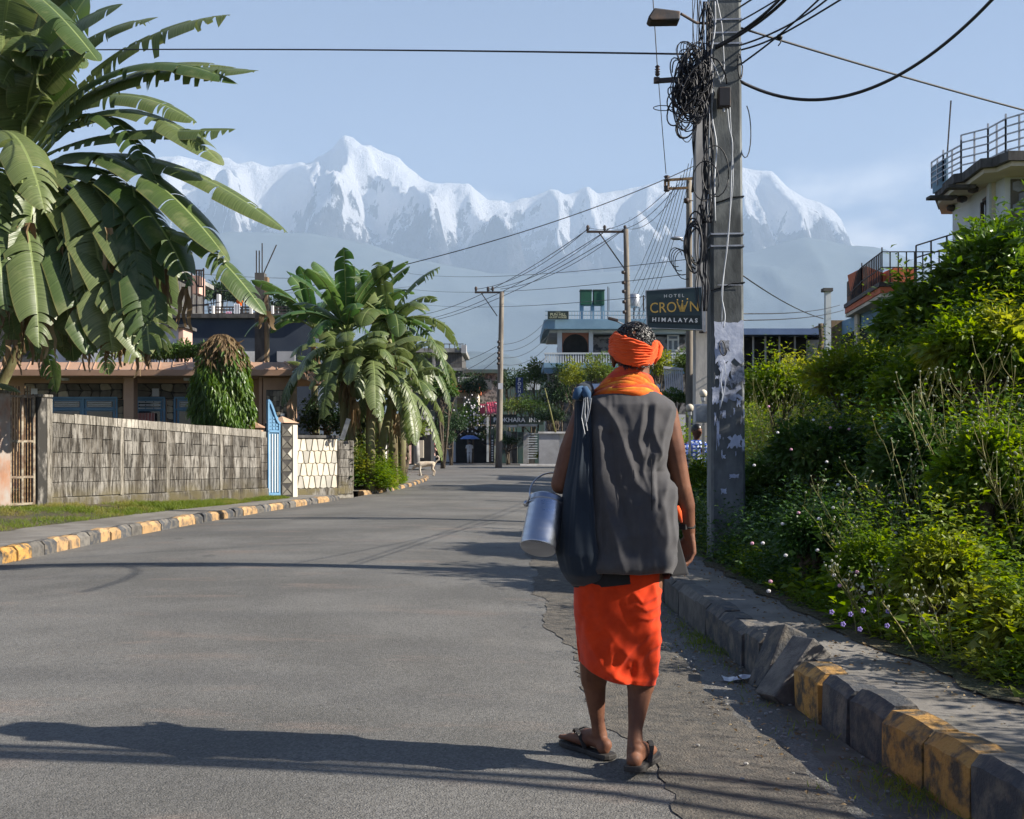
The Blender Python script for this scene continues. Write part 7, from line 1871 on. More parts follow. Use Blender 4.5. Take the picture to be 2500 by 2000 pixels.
# boxes on the pole
bx_ = empty('junction_box', MPp(1758, 255) + o0 + Vector((0, pface(4) - .06, 0)), 0, 'small black junction box high on the main pole with cables entering its top', 'box')
MB().box((0, 0, 0), (.105, .09, .17)).build('case', M['steel_dark'], bx_, bevel=.006); MB().box((0, -.047, 0), (.09, .006, .15)).build('door', M['cable'], bx_)
MB().lathe([(.012, -.12), (.014, -.085)], (0, 0, 0), 8).build('gland', M['galv'], bx_)
mb = empty('meter_box', W(1715, 605, MD + .05), 0, 'pale grey cylinder-cornered connection box strapped left of the main pole', 'box')
MB().box((0, 0, 0), (.058, .07, .26)).build('case', M['plastic_white'], mb, bevel=.02); MB().lathe([(.02, 0), (.024, .012), (.012, .02)], (0, -.04, -.01), 10, Matrix.Rotation(R(90), 3, 'X')).build('knob', M['galv'], mb, smooth=True)
MB().box((0, 0, .17), (.045, .05, .07)).build('cable_boot', M['tin_green'], mb, bevel=.01)
wb2 = empty('meter_box', W(1714, 1010, 14), 0, 'square pale meter box left of the main pole above the checked shirt', 'box'); MB().box((0, 0, 0), (.20, .12, .23)).build('case', M['plastic_white'], wb2, bevel=.01)
MB().box((0, -.065, 0), (.17, .01, .20)).build('door', M['galv'], wb2)
for px, py, lab in ((1717, 961, 'round glass globe lamp by the main pole above the meter box'), (1684, 996, 'round globe lamp lower left of the meter box')):
    gl_ = empty('globe_lamp', W(px, py, 15), 0, lab, 'lamp'); MB().sphere((0, 0, 0), .055, 14, 10).build('globe', M['stone_cream'], gl_, smooth=True); MB().lathe([(.03, -.10), (.03, -.05), (.045, -.04)], (0, 0, 0), 10).build('lamp_base', M['galv'], gl_); MB().bar((0, 0, -.1), (.0, .0, -1.6), .03).build('post', M['galv'], gl_)
# second, paler pole just behind
sd_ = 16.5; c = W(1713, 1200, sd_); p2 = empty('utility_pole', (c.x, sd_, 0), 0, 'pale slender concrete pole standing close behind the main pole, carrying the hotel sign', 'utility pole')
q = MB(); f = lambda px, py: W(px, py, sd_) - p2.location
zt = f(0, 262).z; q.add([(-.125, -.1, -.1), (.125, -.1, -.1), (.125, .1, -.1), (-.125, .1, -.1), (-.11, -.09, zt), (.11, -.09, zt), (.11, .09, zt), (-.11, .09, zt)], [(0, 3, 2, 1), (4, 5, 6, 7), (0, 1, 5, 4), (1, 2, 6, 5), (2, 3, 7, 6), (3, 0, 4, 7)]); q.build('shaft', M['pale_pole'], p2, bevel=.015)
# its crossarm with an insulator on the drop wire
ca_ = MB().bar(W(1602, 199, 10.6) - p2.location, W(1700, 192, 10.6) - p2.location, .045, .05)
ca_ = None
xa = empty('crossarm', W(1700, 192, 10.3), 0, 'short dark steel arm sticking out left of the cable tangle', 'bracket'); o1 = xa.location
MB().bar(W(1602, 198, 10.3) - o1, W(1742, 188, 10.0) - o1, .045, .038).build('bracket_arm', M['steel_dark'], xa); MB().bar(W(1603, 190, 10.28) - o1, W(1603, 203, 10.28) - o1, .05).build('end_plate', M['steel_dark'], xa)
ins = MB().lathe([(.008, -.06), (.02, -.05), (.024, -.035), (.012, -.03), (.026, -.018), (.012, -.010), (.026, .005), (.012, .012), (.024, .03), (.008, .045)], W(1605, 171, 10.28) , 10).build('insulator', M['steel_dark'], smooth=True); tag(ins, 'dark ribbed insulator on the thin hanging wire left of the main pole', 'insulator')
# street lamp on the main pole
sl = empty('street_lamp', MPp(1731, 68) + o0 + Vector((-.02, -.1, 0)), 0, 'brown street lamp on an arm at the top of the main pole', 'street lamp'); s0 = sl.location
MB().tube([Vector((0, 0, 0)), W(1700, 56, 9.6) - s0, W(1663, 34, 9.5) - s0], .012, 8).build('lamp_arm', M['steel_dark'], sl)
q = MB(); q.prism([W(1662, 26, 9.45) - s0, W(1660, 48, 9.45) - s0, W(1590, 49, 9.4) - s0, W(1582, 42, 9.4) - s0, W(1598, 18, 9.4) - s0], (0, .16, .0)); o = q.build('lamp_head', M['steel_dark'], sl, bevel=.012); recalc(o.data)
MB().sphere(W(1626, 46, 9.5) - s0 + Vector((0, 0, -.01)), (.03, .05, .018), 10, 6).build('lens', M['plastic_white'], sl, smooth=True)

# ------------------------------------------------------------------ hotel sign
hs_ = empty('hotel_sign', W(1647, 755, 16.3), R(-6), 'dark green HOTEL CROWN HIMALAYAS sign hanging left of the main pole', 'sign')
k = 16.3 / F_; sw, shh = 134 * k, 97 * k
q = MB(); q.add([(-67 * k, -.05, -46 * k), (67 * k, -.05, -52 * k), (65 * k, -.05, 52 * k), (-70 * k, -.05, 45 * k), (-67 * k, .05, -46 * k), (67 * k, .05, -52 * k), (65 * k, .05, 52 * k), (-70 * k, .05, 45 * k)], [(0, 1, 2, 3), (7, 6, 5, 4), (0, 4, 5, 1), (1, 5, 6, 2), (2, 6, 7, 3), (3, 7, 4, 0)]); q.build('panel', M['sign_green'], hs_)
q = MB(); q.add([(-62 * k, -.054, -34 * k), (61 * k, -.054, -40 * k), (61 * k, -.054, -17 * k), (-62 * k, -.054, -16 * k)], [(0, 1, 2, 3)]); q.build('name_band', M['sign_band'], hs_)
for a, b in (((-70, 45), (65, 52)), ((65, 52), (67, -52)), ((67, -52), (-67, -46)), ((-67, -46), (-70, 45))): MB().bar((a[0] * k, 0, a[1] * k), (b[0] * k, 0, b[1] * k), .012, .112, up=(0, 1, 0)).build('sign_frame', M['galv'], hs_)
tl_ = R(90)
text('lettering', 'H O T E L', 11 * k, M['letter_white'], hs_, (-2 * k, -.056, 31 * k), (tl_, R(-1), 0), sx=1.05)
text('lettering', 'CRO', 36 * k, M['gold'], hs_, (-28 * k, -.056, 2 * k), (tl_, R(-1.5), 0), sx=.86); text('lettering', 'N', 36 * k, M['gold'], hs_, (47 * k, -.056, 4 * k), (tl_, R(-1.5), 0), sx=.9)
text('lettering', 'H I M A L A Y A S', 13.5 * k, M['letter_white'], hs_, (0, -.058, -28 * k), (tl_, R(2), 0), sx=1.08, bold=.0022)
q = MB(); cz = 3 * k
for (x0, z0, x1, z1, w_) in ((14, -9, 5, 15, 2.6), (14, -9, 18, 12, 2.2), (18, -9, 18, 10, 3.0), (22, -9, 18, 12, 2.2), (22, -9, 31, 15, 2.6), (12, -9, 24, -9, 2.4), (11, 5, 14, -8, 3.2), (25, 5, 22, -8, 3.2)): q.bar((x0 * k, -.057, z0 * k + cz), (x1 * k, -.057, z1 * k + cz), w_ * k, .004, up=(0, 1, 0))
q.build('crown_emblem', M['gold'], hs_)
for x, z in ((6, 21), (18, 18), (30, 23)): MB().sphere((x * k, -.056, z * k), (1.8 * k, .004, 1.8 * k), 8, 5).build('emblem_dot', M['gold'], hs_)
MB().bar((60 * k, 0, -57 * k), (95 * k, .1, -56 * k), .03).build('bracket', M['steel_dark'], hs_); MB().bar((60 * k, 0, 45 * k), (92 * k, .1, 45 * k), .03).build('bracket', M['steel_dark'], hs_)
MB().bar((72 * k, 0, -57 * k), (72 * k, 0, 58 * k), .03).build('sign_post', M['galv'], hs_)

# ------------------------------------------------------------------ wires
HUB = W(1705, 180, 9.7)
wires = []
def wpx(pts, r, label, m='cable', s=0.0, n=18):
    P = [W(*p) for p in pts]
    if len(P) == 2: Q = sag(P[0], P[1], s, n)
    else: Q = bez(P, n * 2)
    return cable(Q, r, label, m)
wpx([(1715, 133, 9.9), (-400, 136, 22)], .009, 'level black cable running left from the main pole behind the big banana leaves', s=-.08, n=30)
wpx([(1706, 400, 34), (1560, 470, 33), (1100, 680, 31), (300, 770, 36)], .015, 'long cable drooping from the right-hand poles down to the unfinished column', n=24)
wpx([(1800, 195, 9.7), (2010, 310, 10.0), (2240, 200, 9.0), (2440, -20, 7.5)], .014, 'thick twisted cable looping from the main pole to the upper right')
wpx([(1800, 66, 9.8), (2580, 290, 12)], .010, 'straight thin cable descending to the right edge', s=.02)
wpx([(1712, 134, 9.8), (1800, 96, 9.6), (1900, 30, 9.0), (1950, -40, 8.4)], .014, 'thick black cable from the tangle up past the pole to the top edge')
wpx([(1714, 130, 9.8), (1800, 92, 9.6), (1890, 25, 9.0), (1935, -40, 8.4)], .012, 'second thick cable beside it rising to the top edge')
wpx([(1802, 112, 9.8), (1900, 84, 9.5), (2000, 25, 9.0), (2060, -40, 8.4)], .008, 'thin wire from the pole rising right towards the top edge')
wpx([(1802, 124, 9.8), (1880, 104, 9.6), (1905, 90, 9.5), (2100, -30, 8.8)], .008, 'wire through the knot of wires right of the pole')
wpx([(1802, 162, 9.8), (1860, 120, 9.6), (1905, 90, 9.5), (2040, -40, 8.8)], .008, 'lowest wire up to the knot right of the pole')
wpx([(1802, 54, 9.8), (1850, 30, 9.4), (1960, -40, 8.8)], .007, 'short wire crossing the top edge right of the pole')
wpx([(1802, 20, 9.8), (1880, -30, 9.2)], .008, 'stub of wire in the top edge right of the pole')
q = MB(); q.sphere(W(1903, 91, 9.5), .028, 8, 6); q.tube([W(1903, 91, 9.5), W(1906, 104, 9.5), W(1900, 112, 9.5)], .006, 5); tag(q.build('wire_knot', M['cable'], smooth=True), 'black knot where three wires meet right of the main pole', 'cable clamp')
wpx([(1593, -20, 10.3), (1603, 130, 10.3), (1605, 168, 10.3)], .005, 'thin hanging wire above the ribbed insulator'); wpx([(1608, 200, 10.3), (1618, 330, 10.3), (1626, 424, 10.6)], .004, 'thin wire hanging below the short steel arm')
for i, (p, lab) in enumerate((([(1812, 672, 9.8), (2010, 778, 16)], 'wire dropping right from behind the main pole'), ([(1812, 766, 9.8), (2050, 745, 22)], 'level wire right of the main pole towards the square post'), ([(1812, 782, 9.8), (2060, 757, 22)], 'faint lower wire right of the main pole'))): wpx(p, .006, lab, s=.05)
# between the far poles
fan = [((1440, 557, 52), (1008, 772, 95)), ((1490, 557, 52), (1010, 785, 95)), ((1528, 557, 52), (1015, 790, 95))]
for i, (a, b) in enumerate(fan): wpx([a, b], .018, ('upper', 'middle', 'lower')[i] + ' of the three wires from the crossarm behind the turban down to the left', s=.8)
for i, (xa, xb) in enumerate(((1165, 1436), (1192, 1486), (1222, 1526))): wpx([(xa, 706, 62), (xb, 558, 52)], .014, 'wire between the two crossarm poles, ' + ('outer', 'middle', 'inner')[i] + ' one', s=.55)
for i, (xa, xb) in enumerate(((1440, 1640), (1490, 1655), (1528, 1668))): wpx([(xa, 557, 52), (xb, 455 - 4 * i, 34)], .011, 'wire from the crossarm pole up to the steel yoke, ' + ('lowest', 'middle', 'highest')[i], s=.5)
for i in range(7):
    x0 = 1636 + i * 9; wpx([(x0, 470 - i * 14, 33), (x0 - 55 + i * 3, 620, 40), (1545, 690 + i * 26, 52)], .009, f'{("first", "second", "third", "fourth", "fifth", "sixth", "seventh")[i]} from the left of the slack service wires behind the main pole')
for i, (ya, yb) in enumerate(((840, 780), (856, 800), (872, 822), (888, 846), (896, 870))): wpx([(1215, ya, 62), (1336, yb, 74)], .014, f'{("top", "second", "third", "fourth", "lowest")[i]} of the slack wires from the far pole to the blue guest house', s=.5)
for i, (ya, yb) in enumerate(((668, 632), (706, 668), (740, 712))): wpx([(1000, ya, 90), (1690, yb, 34)], .012, ('highest', 'middle', 'lowest')[i] + ' of the near-level wires crossing above the guest house', s=.4, n=30)
for i, (ya, yb) in enumerate(((665, 666), (702, 700), (756, 742))): wpx([(440, ya, 60), (1000, yb, 90)], .015, ('highest', 'middle', 'lowest')[i] + ' of the thin wires over the second banana clump', s=.4, n=24)
for i, (ya, yb) in enumerate(((846, 858), (860, 896), (878, 935))): wpx([(1212, ya, 62), (1020, yb + 20, 95)], .014, ('upper', 'middle', 'lower')[i] + ' slack wire from the far pole leftwards to the grey buildings', s=.7)

# service cables over the road behind the frame, whose shadows cross the foreground
for i, (sh, hh_) in enumerate(((((2560, 2050), (2250, 1985), (2000, 1935), (1700, 1895), (1400, 1878), (900, 1858), (0, 1822), (-600, 1800)), 3.3), (((2500, 2100), (2100, 2000), (1900, 1962), (1600, 1915), (1300, 1897), (800, 1868), (0, 1836), (-600, 1815)), 3.2), (((2300, 2120), (1950, 2015), (1700, 1972), (1500, 1938), (1200, 1908), (700, 1876), (0, 1848), (-600, 1826)), 3.4))):
    Q = []
    for px, py in sh:
        z = .03; 
        for _ in range(4): d_ = (CH - z) * F_ / (py - HZ); x_ = (px - 1250) / F_ * d_; z = road_z(x_, d_)
        Q.append(Vector((x_, d_, z)) + SUN_DIR / SUN_DIR.z * hh_)
    cable(bez([Q[0], Q[0].lerp(Q[1], .6)], 2) + Q[1:], .030, ('nearest', 'middle', 'farthest')[i] + ' of the service cables slung above the photographer, seen by its shadow')
# cable tangle on the pole: coils of spare wire, each hank one mesh of loops
tg_ = empty('cable_tangle', HUB, 0, 'huge black tangle of coiled cables hanging left of the main pole near its top', 'cable tangle'); T0 = tg_.location
rng = np.random.default_rng(21); rnd = random.Random(21)
def loop(cx, cy, rx, ry, d, turns, r, ph=0, wob=.10, m='cable', name='cable_coil', tilt=0):
    pts = []; n = int(18 * turns)
    for i in range(n + 1):
        a = ph + i / 18 * 2 * math.pi; k_ = 1 + wob * mnoise.noise(Vector((a * .5, cx * .01, cy * .01)))
        x, y = rx * k_ * math.cos(a), ry * k_ * math.sin(a); x, y = rotz(x, y, tilt)
        pts.append(W(cx + x + 2 * turns * math.sin(i * .3), cy + y, d + .05 * math.sin(a * .5 + cx)) - T0)
    q = MB(); q.tube(pts, r, 5); return q.build(name, M[m], tg_, smooth=True)
for i in range(72):
    cx = rnd.gauss(1690, 17); cy = rnd.gauss(212, 40); loop(cx, cy, rnd.uniform(10, 26), rnd.uniform(22, 52), 9.62 + rnd.uniform(-.12, .14), rnd.uniform(.8, 2.4), rnd.choice([.004, .005, .0065]), rnd.uniform(0, 6), .25, tilt=rnd.uniform(-.5, .5))
for i in range(14): loop(rnd.gauss(1668, 10), rnd.gauss(215, 22), rnd.uniform(12, 24), rnd.uniform(16, 40), 9.6 + rnd.uniform(-.1, .1), 1.6, .006, rnd.uniform(0, 6), .3, tilt=rnd.uniform(-.7, .7))
loop(1668, 238, 28, 80, 9.6, 1.1, .007, 1.0, .12); loop(1680, 225, 38, 95, 9.65, 1.0, .006, 2.0, .12); loop(1675, 300, 18, 48, 9.6, 1.0, .004); loop(1620, 264, 25, 6, 9.6, 1.0, .004, 0, .2); loop(1680, 128, 22, 8, 9.6, 1.2, .005)
loop(1745, 415, 34, 62, 9.55, 1.05, .0055, .3, .1); loop(1722, 440, 34, 48, 9.5, 1.1, .005, 1.5, .1); loop(1806, 160, 6, 30, 9.7, 1.0, .006); loop(1818, 320, 14, 66, 9.75, .8, .005, -1.2, .1)
for i in range(8): loop(1697 + rnd.uniform(-9, 6), 590 + rnd.uniform(-10, 14), rnd.uniform(14, 26), rnd.uniform(44, 66), 9.7 + rnd.uniform(-.1, .1), rnd.uniform(.6, 1.1), .008, rnd.uniform(1, 2), .12)
for i in range(4): loop(1650 + i * 7, 628 + i * 6, 18 + i * 3, 24 + i * 4, 9.9, .8, .004, 1.2, .2)
# bundles running down the left edge of the pole
def run(pts, r, m='cable', name='cable_run'):
    Q = [W(*p) - T0 for p in pts]; S = []
    for i in range(len(Q) - 1):
        p0, p1, p2_, p3_ = Q[max(0, i - 1)], Q[i], Q[i + 1], Q[min(len(Q) - 1, i + 2)]
        for t in (0, .25, .5, .75): S.append(0.5 * ((2 * p1) + (p2_ - p0) * t + (2 * p0 - 5 * p1 + 4 * p2_ - p3_) * t * t + (3 * p1 - p0 - 3 * p2_ + p3_) * t ** 3))
    S.append(Q[-1]); q = MB(); q.tube(S, r, 5); return q.build(name, M[m], tg_, smooth=True)
for i in range(16):
    x = 1722 + rnd.gauss(0, 7); pts = []
    for y in (0, 60, 130, 200, 280, 350, 430, 500, 540): pts.append((x + rnd.gauss(0, 4.5) + (4 if y > 200 else 0), y + 4, 9.62 + rnd.uniform(-.03, .05)))
    run(pts, rnd.choice([.003, .004, .0055, .007]), 'cable_white' if i in (4, 9, 12) else 'cable')
for i in range(10):
    x = 1706 + i * 2.4; run([(x + rnd.gauss(0, 3), y, 9.66) for y in (500, 540, 600, 660, 700, 760)], .004 + .001 * (i % 3))
for i in range(6):
    x = 1692 + i * 4; run([(x + rnd.gauss(0, 1.5), y, 10.2) for y in (-10, 60, 130)], .004)
run([(1750, 0, 9.64), (1762, 60, 9.64), (1766, 120, 9.64), (1768, 180, 9.64), (1760, 200, 9.64)], .005, 'cable_white')
run([(1775, 258, 9.62), (1780, 310, 9.63), (1788, 350, 9.63), (1786, 420, 9.63), (1782, 520, 9.63), (1776, 600, 9.63), (1768, 660, 9.62), (1762, 720, 9.62), (1770, 770, 9.62), (1766, 800, 9.62)], .0055, 'cable_white')
run([(1782, 262, 9.63), (1786, 340, 9.63), (1790, 440, 9.63), (1778, 560, 9.63), (1766, 690, 9.62), (1762, 790, 9.62)], .0035, 'cable_white')
run([(1764, 900, 9.62), (1760, 930, 9.62), (1764, 965, 9.62), (1757, 1000, 9.62)], .004, 'cable_white'); run([(1768, 880, 9.62), (1772, 925, 9.62), (1762, 985, 9.62)], .003, 'cable_white')
loop(1764, 850, 9, 18, 9.61, 1.6, .005); 
run([(1735, 140, 9.6), (1755, 150, 9.55), (1770, 180, 9.58), (1775, 205, 9.62)], .008); run([(1735, 145, 9.6), (1748, 170, 9.56), (1760, 205, 9.58)], .005, 'cable_white')
for i in range(5): run([(1700 + i * 3, 250, 9.7), (1690 + i * 2, 330, 9.8), (1694, 400, 9.9), (1692 - i, 470, 10)], .003)

# ------------------------------------------------------------------ houses on the right
def wlk(o): return o
D = 27.0
h3 = empty('terrace_house', (W(2460, 1090, D).x, D, 0), 0, 'tall cream house with steel roof railings and deep eaves at the upper right edge', 'house'); o0 = h3.location
# the side wall recedes towards the road: corner near at right, far end at left
A_, B_ = W(2398, 560, 27.5), W(2322, 560, 30.6)
def side(t, z, out=0.0): v = A_.lerp(B_, t) - o0; v.z = z - o0.z; v.x -= out; return v
z1 = 7.77; z0 = -.2; zr = W(0, 372, D).z
def sidebox(t0, t1, za, zb, th, out, m, name):
    q = MB(); a, b = side(t0, za, out), side(t1, za, out); c, d = side(t1, zb, out), side(t0, zb, out); q.prism([a, b, c, d], (th, 0, 0)); o = q.build(name, M[m], h3); recalc(o.data); return o
sidebox(0, 1.0, z0, z1, .5, 0, 'cream_wall', 'wall')
x2 = (W(2398, 0, D) - o0).x; q = MB(); q.bx(x2 + .3, x2 + 5, 0, 3.2, z0, z1); q.build('front_wall', M['hotel_pale'], h3); 
M['slate_face'] = mat('slate_face', (.26, .28, .33), (.18, .20, .24), rough=.8, scale=5)
MB().bx((W(2442, 0, D) - o0).x, x2 + 4.9, -.03, 0.02, z1 - 2.6, z1 - .05).build('joint_panel', M['joint_grey'], h3)
rnd = random.Random(8)
for i in range(4):
    for j in range(9):
        x = (W(2444, 0, D) - o0).x + .02 + i * .30 + (.15 if j % 2 else 0); z = z1 - 2.5 + j * .27; frag(h3, [(x, z + .02), (x + .13, z - .03), (x + .27, z + .02), (x + .27, z + .20), (x + .13, z + .25), (x, z + .20)], -.03, .02, 'slate_face', 'stone')
sidebox(.02, .10, z0, z1, .2, .06, 'hotel_pale', 'column'); sidebox(.36, .46, z0, z1 - .02, .2, .05, 'hotel_pale', 'column'); sidebox(.90, 1.0, z0, z1 - .02, .2, .05, 'wood', 'column')
for (t0, t1) in ((.12, .34), (.54, .84)):
    f = sidebox(t0, t1, z1 - 2.4, z1 - .25, .1, .03, 'steel_dark', 'window'); q = MB()
    a, b = side(t0 + .02, z1 - 2.3, .05), side(t1 - .02, z1 - 2.3, .05); c, d = side(t1 - .02, z1 - .35, .05), side(t0 + .02, z1 - .35, .05); q.prism([a, b, c, d], (.02, 0, 0)); o = q.build('pane', M['glass_sky'] if 'glass_sky' in M else M['glass_dark'], f); recalc(o.data)
    m0, m1 = side((t0 + t1) / 2, z1 - 2.3, .07), side((t0 + t1) / 2, z1 - .35, .07); MB().bar(m0, m1, .05).build('mullion', M['steel_dark'], f)
# eave slab overhanging the road side, broken outline
def xy(px, py, d): v = W(px, py, d) - o0; return v
ev = [(2520, 372, D - 1.0), (2410, 374, D - 1.0), (2400, 384, D - .9), (2368, 388, D + 1.2), (2272, 466, D + 6.5), (2300, 470, D + 8)]
za = 7.93 - o0.z
P_ = [(x2 + 6, -1.2), (x2 - .15, -1.2), (x2 - .25, -.6), (x2 - .50, -.5), (x2 - .38, .9), (x2 - .55, 1.0), (x2 - .30, 2.9), (x2 + .3, 4.2), (x2 + 6, 4.2)]
q = MB(); q.prism([Vector((x, y, za - .05)) for x, y in P_], (0, 0, .22)); o = q.build('eave_slab', M['concrete_dark'], h3); recalc(o.data)
q = MB(); q.prism([Vector((x + .12, y + .1, za - .16)) for x, y in P_], (0, 0, .11)); o = q.build('soffit', M['soffit_cream'] if 'soffit_cream' in M else M['cream_wall'], h3); recalc(o.data)
for t in (.15, .5, .85): p = side(t, z1 - .05, .35); MB().lathe([(.02, -.16), (.12, -.12), (.14, -.04), (.10, .0)], (p.x, p.y, za - .17), 12).build('ceiling_lamp', M['steel_dark'], h3, smooth=True)
for y in (.7, 1.9): MB().bx(x2 - .80, x2 - .1, y, y + .3, za - .24, za - .165).build('eave_beam', M['concrete_dark'], h3)
# railings on the roof
def rail_run(parent, pts, h, nrail, nbar, m, r=.02, names=('railing_rail', 'railing_bar')):
    for i in range(len(pts) - 1):
        a, b = Vector(pts[i]), Vector(pts[i + 1])
        for k_ in range(nrail):
            z = Vector((0, 0, h * (k_ + 1) / nrail)); MB().bar(a + z, b + z, r * 1.6).build(names[0], M[m], parent)
        for k_ in range(nbar + 1):
            p = a.lerp(b, k_ / nbar); MB().bar(p, p + Vector((0, 0, h + (.12 if k_ == 0 else 0))), r * 1.8).build(names[1], M[m], parent)
rp = [(x2 + 5, -1.15, za + .17), (x2 + .45, -1.15, za + .17), (x2 + .1, -.5, za + .17), (x2 + .02, .3, za + .17), (x2 - .40, .9, za + .17)]
rail_run(h3, rp, .95, 5, 2, 'galv'); rail_run(h3, [(x2 - .40, .9, za + .17), (x2 - .5, 1.8, za + .17), (x2 - .5, 2.6, za + .17)], .7, 5, 2, 'galv')
q = MB(); q.prism([Vector((x2 - .42, 1.8, za + .1)), Vector((x2 - .36, 2.9, za + .1)), Vector((x2 - .36, 2.9, za + .8)), Vector((x2 - .42, 1.8, za + .8))], (.05, 0, 0)); o = q.build('roof_panel', M['hotel_blue'], h3); recalc(o.data)
MB().bar((x2 - .30, 2.2, za + .1), (x2 - .14, 2.2, za + 2.4), .03).build('mast', M['steel_dark'], h3)
rail_run(h3, [(x2 - .1, 1.5, W(0, 590, D + 3).z - 1.0), (x2 - .55, 3.6, W(0, 590, D + 3).z - 1.0)], 1.0, 3, 3, 'steel_dark')
sidebox(0, 1.05, W(0, 640, D + 3).z - .9, W(0, 640, D + 3).z - .75, .6, .6, 'concrete', 'balcony_slab')

h3.location.x += .25
D = 31.0
h2 = empty('orange_trimmed_house', (W(2200, 1090, D).x, D, 0), 0, 'smaller house with orange-red roof trim and black railings right of the square post', 'house'); o0 = h2.location
xr = (W(2185, 0, D) - o0).x; zs_ = 5.42
q = MB(); q.bx(xr, xr + 5, 0, 7, -.1, zs_ - .15); q.build('wall', M['hotel_blue'], h2)
MB().bx(xr - .02, xr + .28, -.25, -.02, -.1, zs_ - .15).build('column', M['wood'], h2); MB().bx(xr - .12, xr - .05, 3.0, 3.3, -.1, zs_ - .15).build('column', M['cream_wall'], h2)
MB().bx(xr + .3, xr + .9, -.03, .05, .3, zs_ - .5).build('doorway', M['dark_in'], h2); MB().bx(xr - .02, xr, .4, 6.8, .3, zs_ - .6).build('doorway', M['dark_in'], h2)
P_ = [(xr + 5, -.8), (xr - .66, -.8), (xr - .18, 4.0), (xr + 5, 4.6)]
q = MB(); q.prism([Vector((x, y, zs_ - .14)) for x, y in P_], (0, 0, .10)); o = q.build('soffit', M['cream_wall'], h2); recalc(o.data)
q = MB(); q.prism([Vector((x - .03, y - .03, zs_ - .03)) for x, y in P_], (0, 0, .16)); o = q.build('roof_trim', M['orange_wall'], h2); recalc(o.data)
q = MB(); q.prism([Vector((x - .08, y - .08, zs_ + .135)) for x, y in P_], (0, 0, .12)); o = q.build('roof_slab', M['steel_dark'], h2); recalc(o.data)
rail_run(h2, [(xr + 3.4, -.76, zs_ + .25), (xr - .62, -.76, zs_ + .25)], .85, 2, 18, 'steel_dark', .016); rail_run(h2, [(xr - .62, -.76, zs_ + .25), (xr - .36, 1.8, zs_ + .25), (xr - .15, 3.9, zs_ + .1)], .85, 2, 12, 'steel_dark', .016)
q = MB(); q.prism([Vector((xr - .15, 1.6, zs_ + .25)), Vector((xr + .3, 1.6, zs_ + .25)), Vector((xr + .3, 1.6, zs_ + .85)), Vector((xr - .30, 1.6, zs_ + 1.1))], (0, 1.8, 0)); o = q.build('red_roof_box', M['orange_wall'], h2); recalc(o.data)
MB().bx(xr + .30, xr + .95, 1.0, 2.4, zs_ + .25, zs_ + .95).build('stair_head', M['orange_wall'], h2)
rail_run(h2, [(xr - .5, .2, 2.3), (xr + .9, -.9, 2.5)], .6, 2, 8, 'hotel_blue', .02)
bxp(h2, 2030, 2118, 782, 1090, D + 5, 3, 'wood', 'side_wall'); 
cpst = empty('square_post', (W(2023, 1090, 22).x, 22, 0), 0, 'slim square grey-blue post with flat cap standing above the weeds', 'post'); bxp(cpst, 2016, 2029, 711, 1080, 22, .12, 'hotel_pale', 'shaft'); bxp(cpst, 2011, 2034, 703, 711, 21.95, .2, 'concrete_dark', 'post_cap')
MB
stp = tag(MB().tube([W(2004, 900, 19), W(2001, 860, 19), W(2006, 830, 19), W(2003, 790, 19)], [.05, .055, .045, .04], 7).build('wooden_post', M['bark'], smooth=True), 'weathered wooden post left of the square post', 'post')
lb = empty('long_shed', (W(1900, 1090, 36).x, 36, 0), 0, 'long low shed with blue sheet roof right of the main pole', 'shed'); 
bxp(lb, 1800, 2004, 802, 817, 36, 5, 'tin_blue', 'roof'); bxp(lb, 1800, 2000, 817, 1090, 36.8, 3, 'dark_in', 'wall'); bxp(lb, 1972, 2002, 830, 880, 36.6, .2, 'white_paint', 'window')
for px in (1838, 1868, 1902, 1940): bxp(lb, px, px + 3, 817, 900, 36.5, .1, 'white_paint', 'post')
# ------------------------------------------------------------------ vegetation on the bank
def plants(name, pts, heights, leafsize, m, per=14, seed=1, spread=.35, width=.46, label=None, stems=True, parent=None, kind='stuff', droop=.25, cat=None):
    """upright leafy weeds: leaves in pairs up leaning stems"""
    rng = np.random.default_rng(seed); n = len(pts); pts = np.asarray(pts, float); h = np.asarray(heights, float)
    lean = rng.normal(size=(n, 2)) * spread
    t = (np.arange(per) + .5) / per; t = t[None, :] * (1 - .15 * rng.random((n, per))) ; t = .12 + .88 * t
    az = rng.random((n, 1)) * 6.28 + np.arange(per)[None, :] * 2.4 + rng.normal(size=(n, per)) * .3
    P = pts[:, None, :] + np.stack([lean[:, :1] * h[:, None] * t ** 1.5, lean[:, 1:] * h[:, None] * t ** 1.5, h[:, None] * t], -1)
    up = .15 + .55 * t
    D = np.stack([np.cos(az), np.sin(az), up + rng.normal(size=(n, per)) * .25], -1)
    Nn = np.stack([-np.cos(az) * .5, -np.sin(az) * .5, np.ones_like(az)], -1) + rng.normal(size=(n, per, 3)) * .3
    sz = leafsize * (1.15 - .55 * t) * (.6 + .8 * rng.random((n, per)))
    P += D / np.linalg.norm(D, axis=-1, keepdims=True) * (sz * .35)[..., None]
    o = leaves_obj(name, P.reshape(-1, 3), D.reshape(-1, 3), Nn.reshape(-1, 3), sz.reshape(-1), m, parent, width, .18, droop)
    tag(o, label, cat, None, kind)
    return o
def on_bank(n, x0, x1, y0, y1, rng, sl=True):
    x = x0 + (x1 - x0) * rng.random(n); y = y0 + (y1 - y0) * rng.random(n) ** .85
    k = np.array([xx > walk_r(min(yy, 30)) + .04 for xx, yy in zip(x, y)]); x, y = x[k], y[k]
    z = np.array([bank_z(xx, yy) for xx, yy in zip(x, y)]); return np.stack([x, y, z - .03], 1)
def nf(x, y, s, o=0): return mnoise.noise(Vector((x * s, y * s, o)))
rng = np.random.default_rng(31)
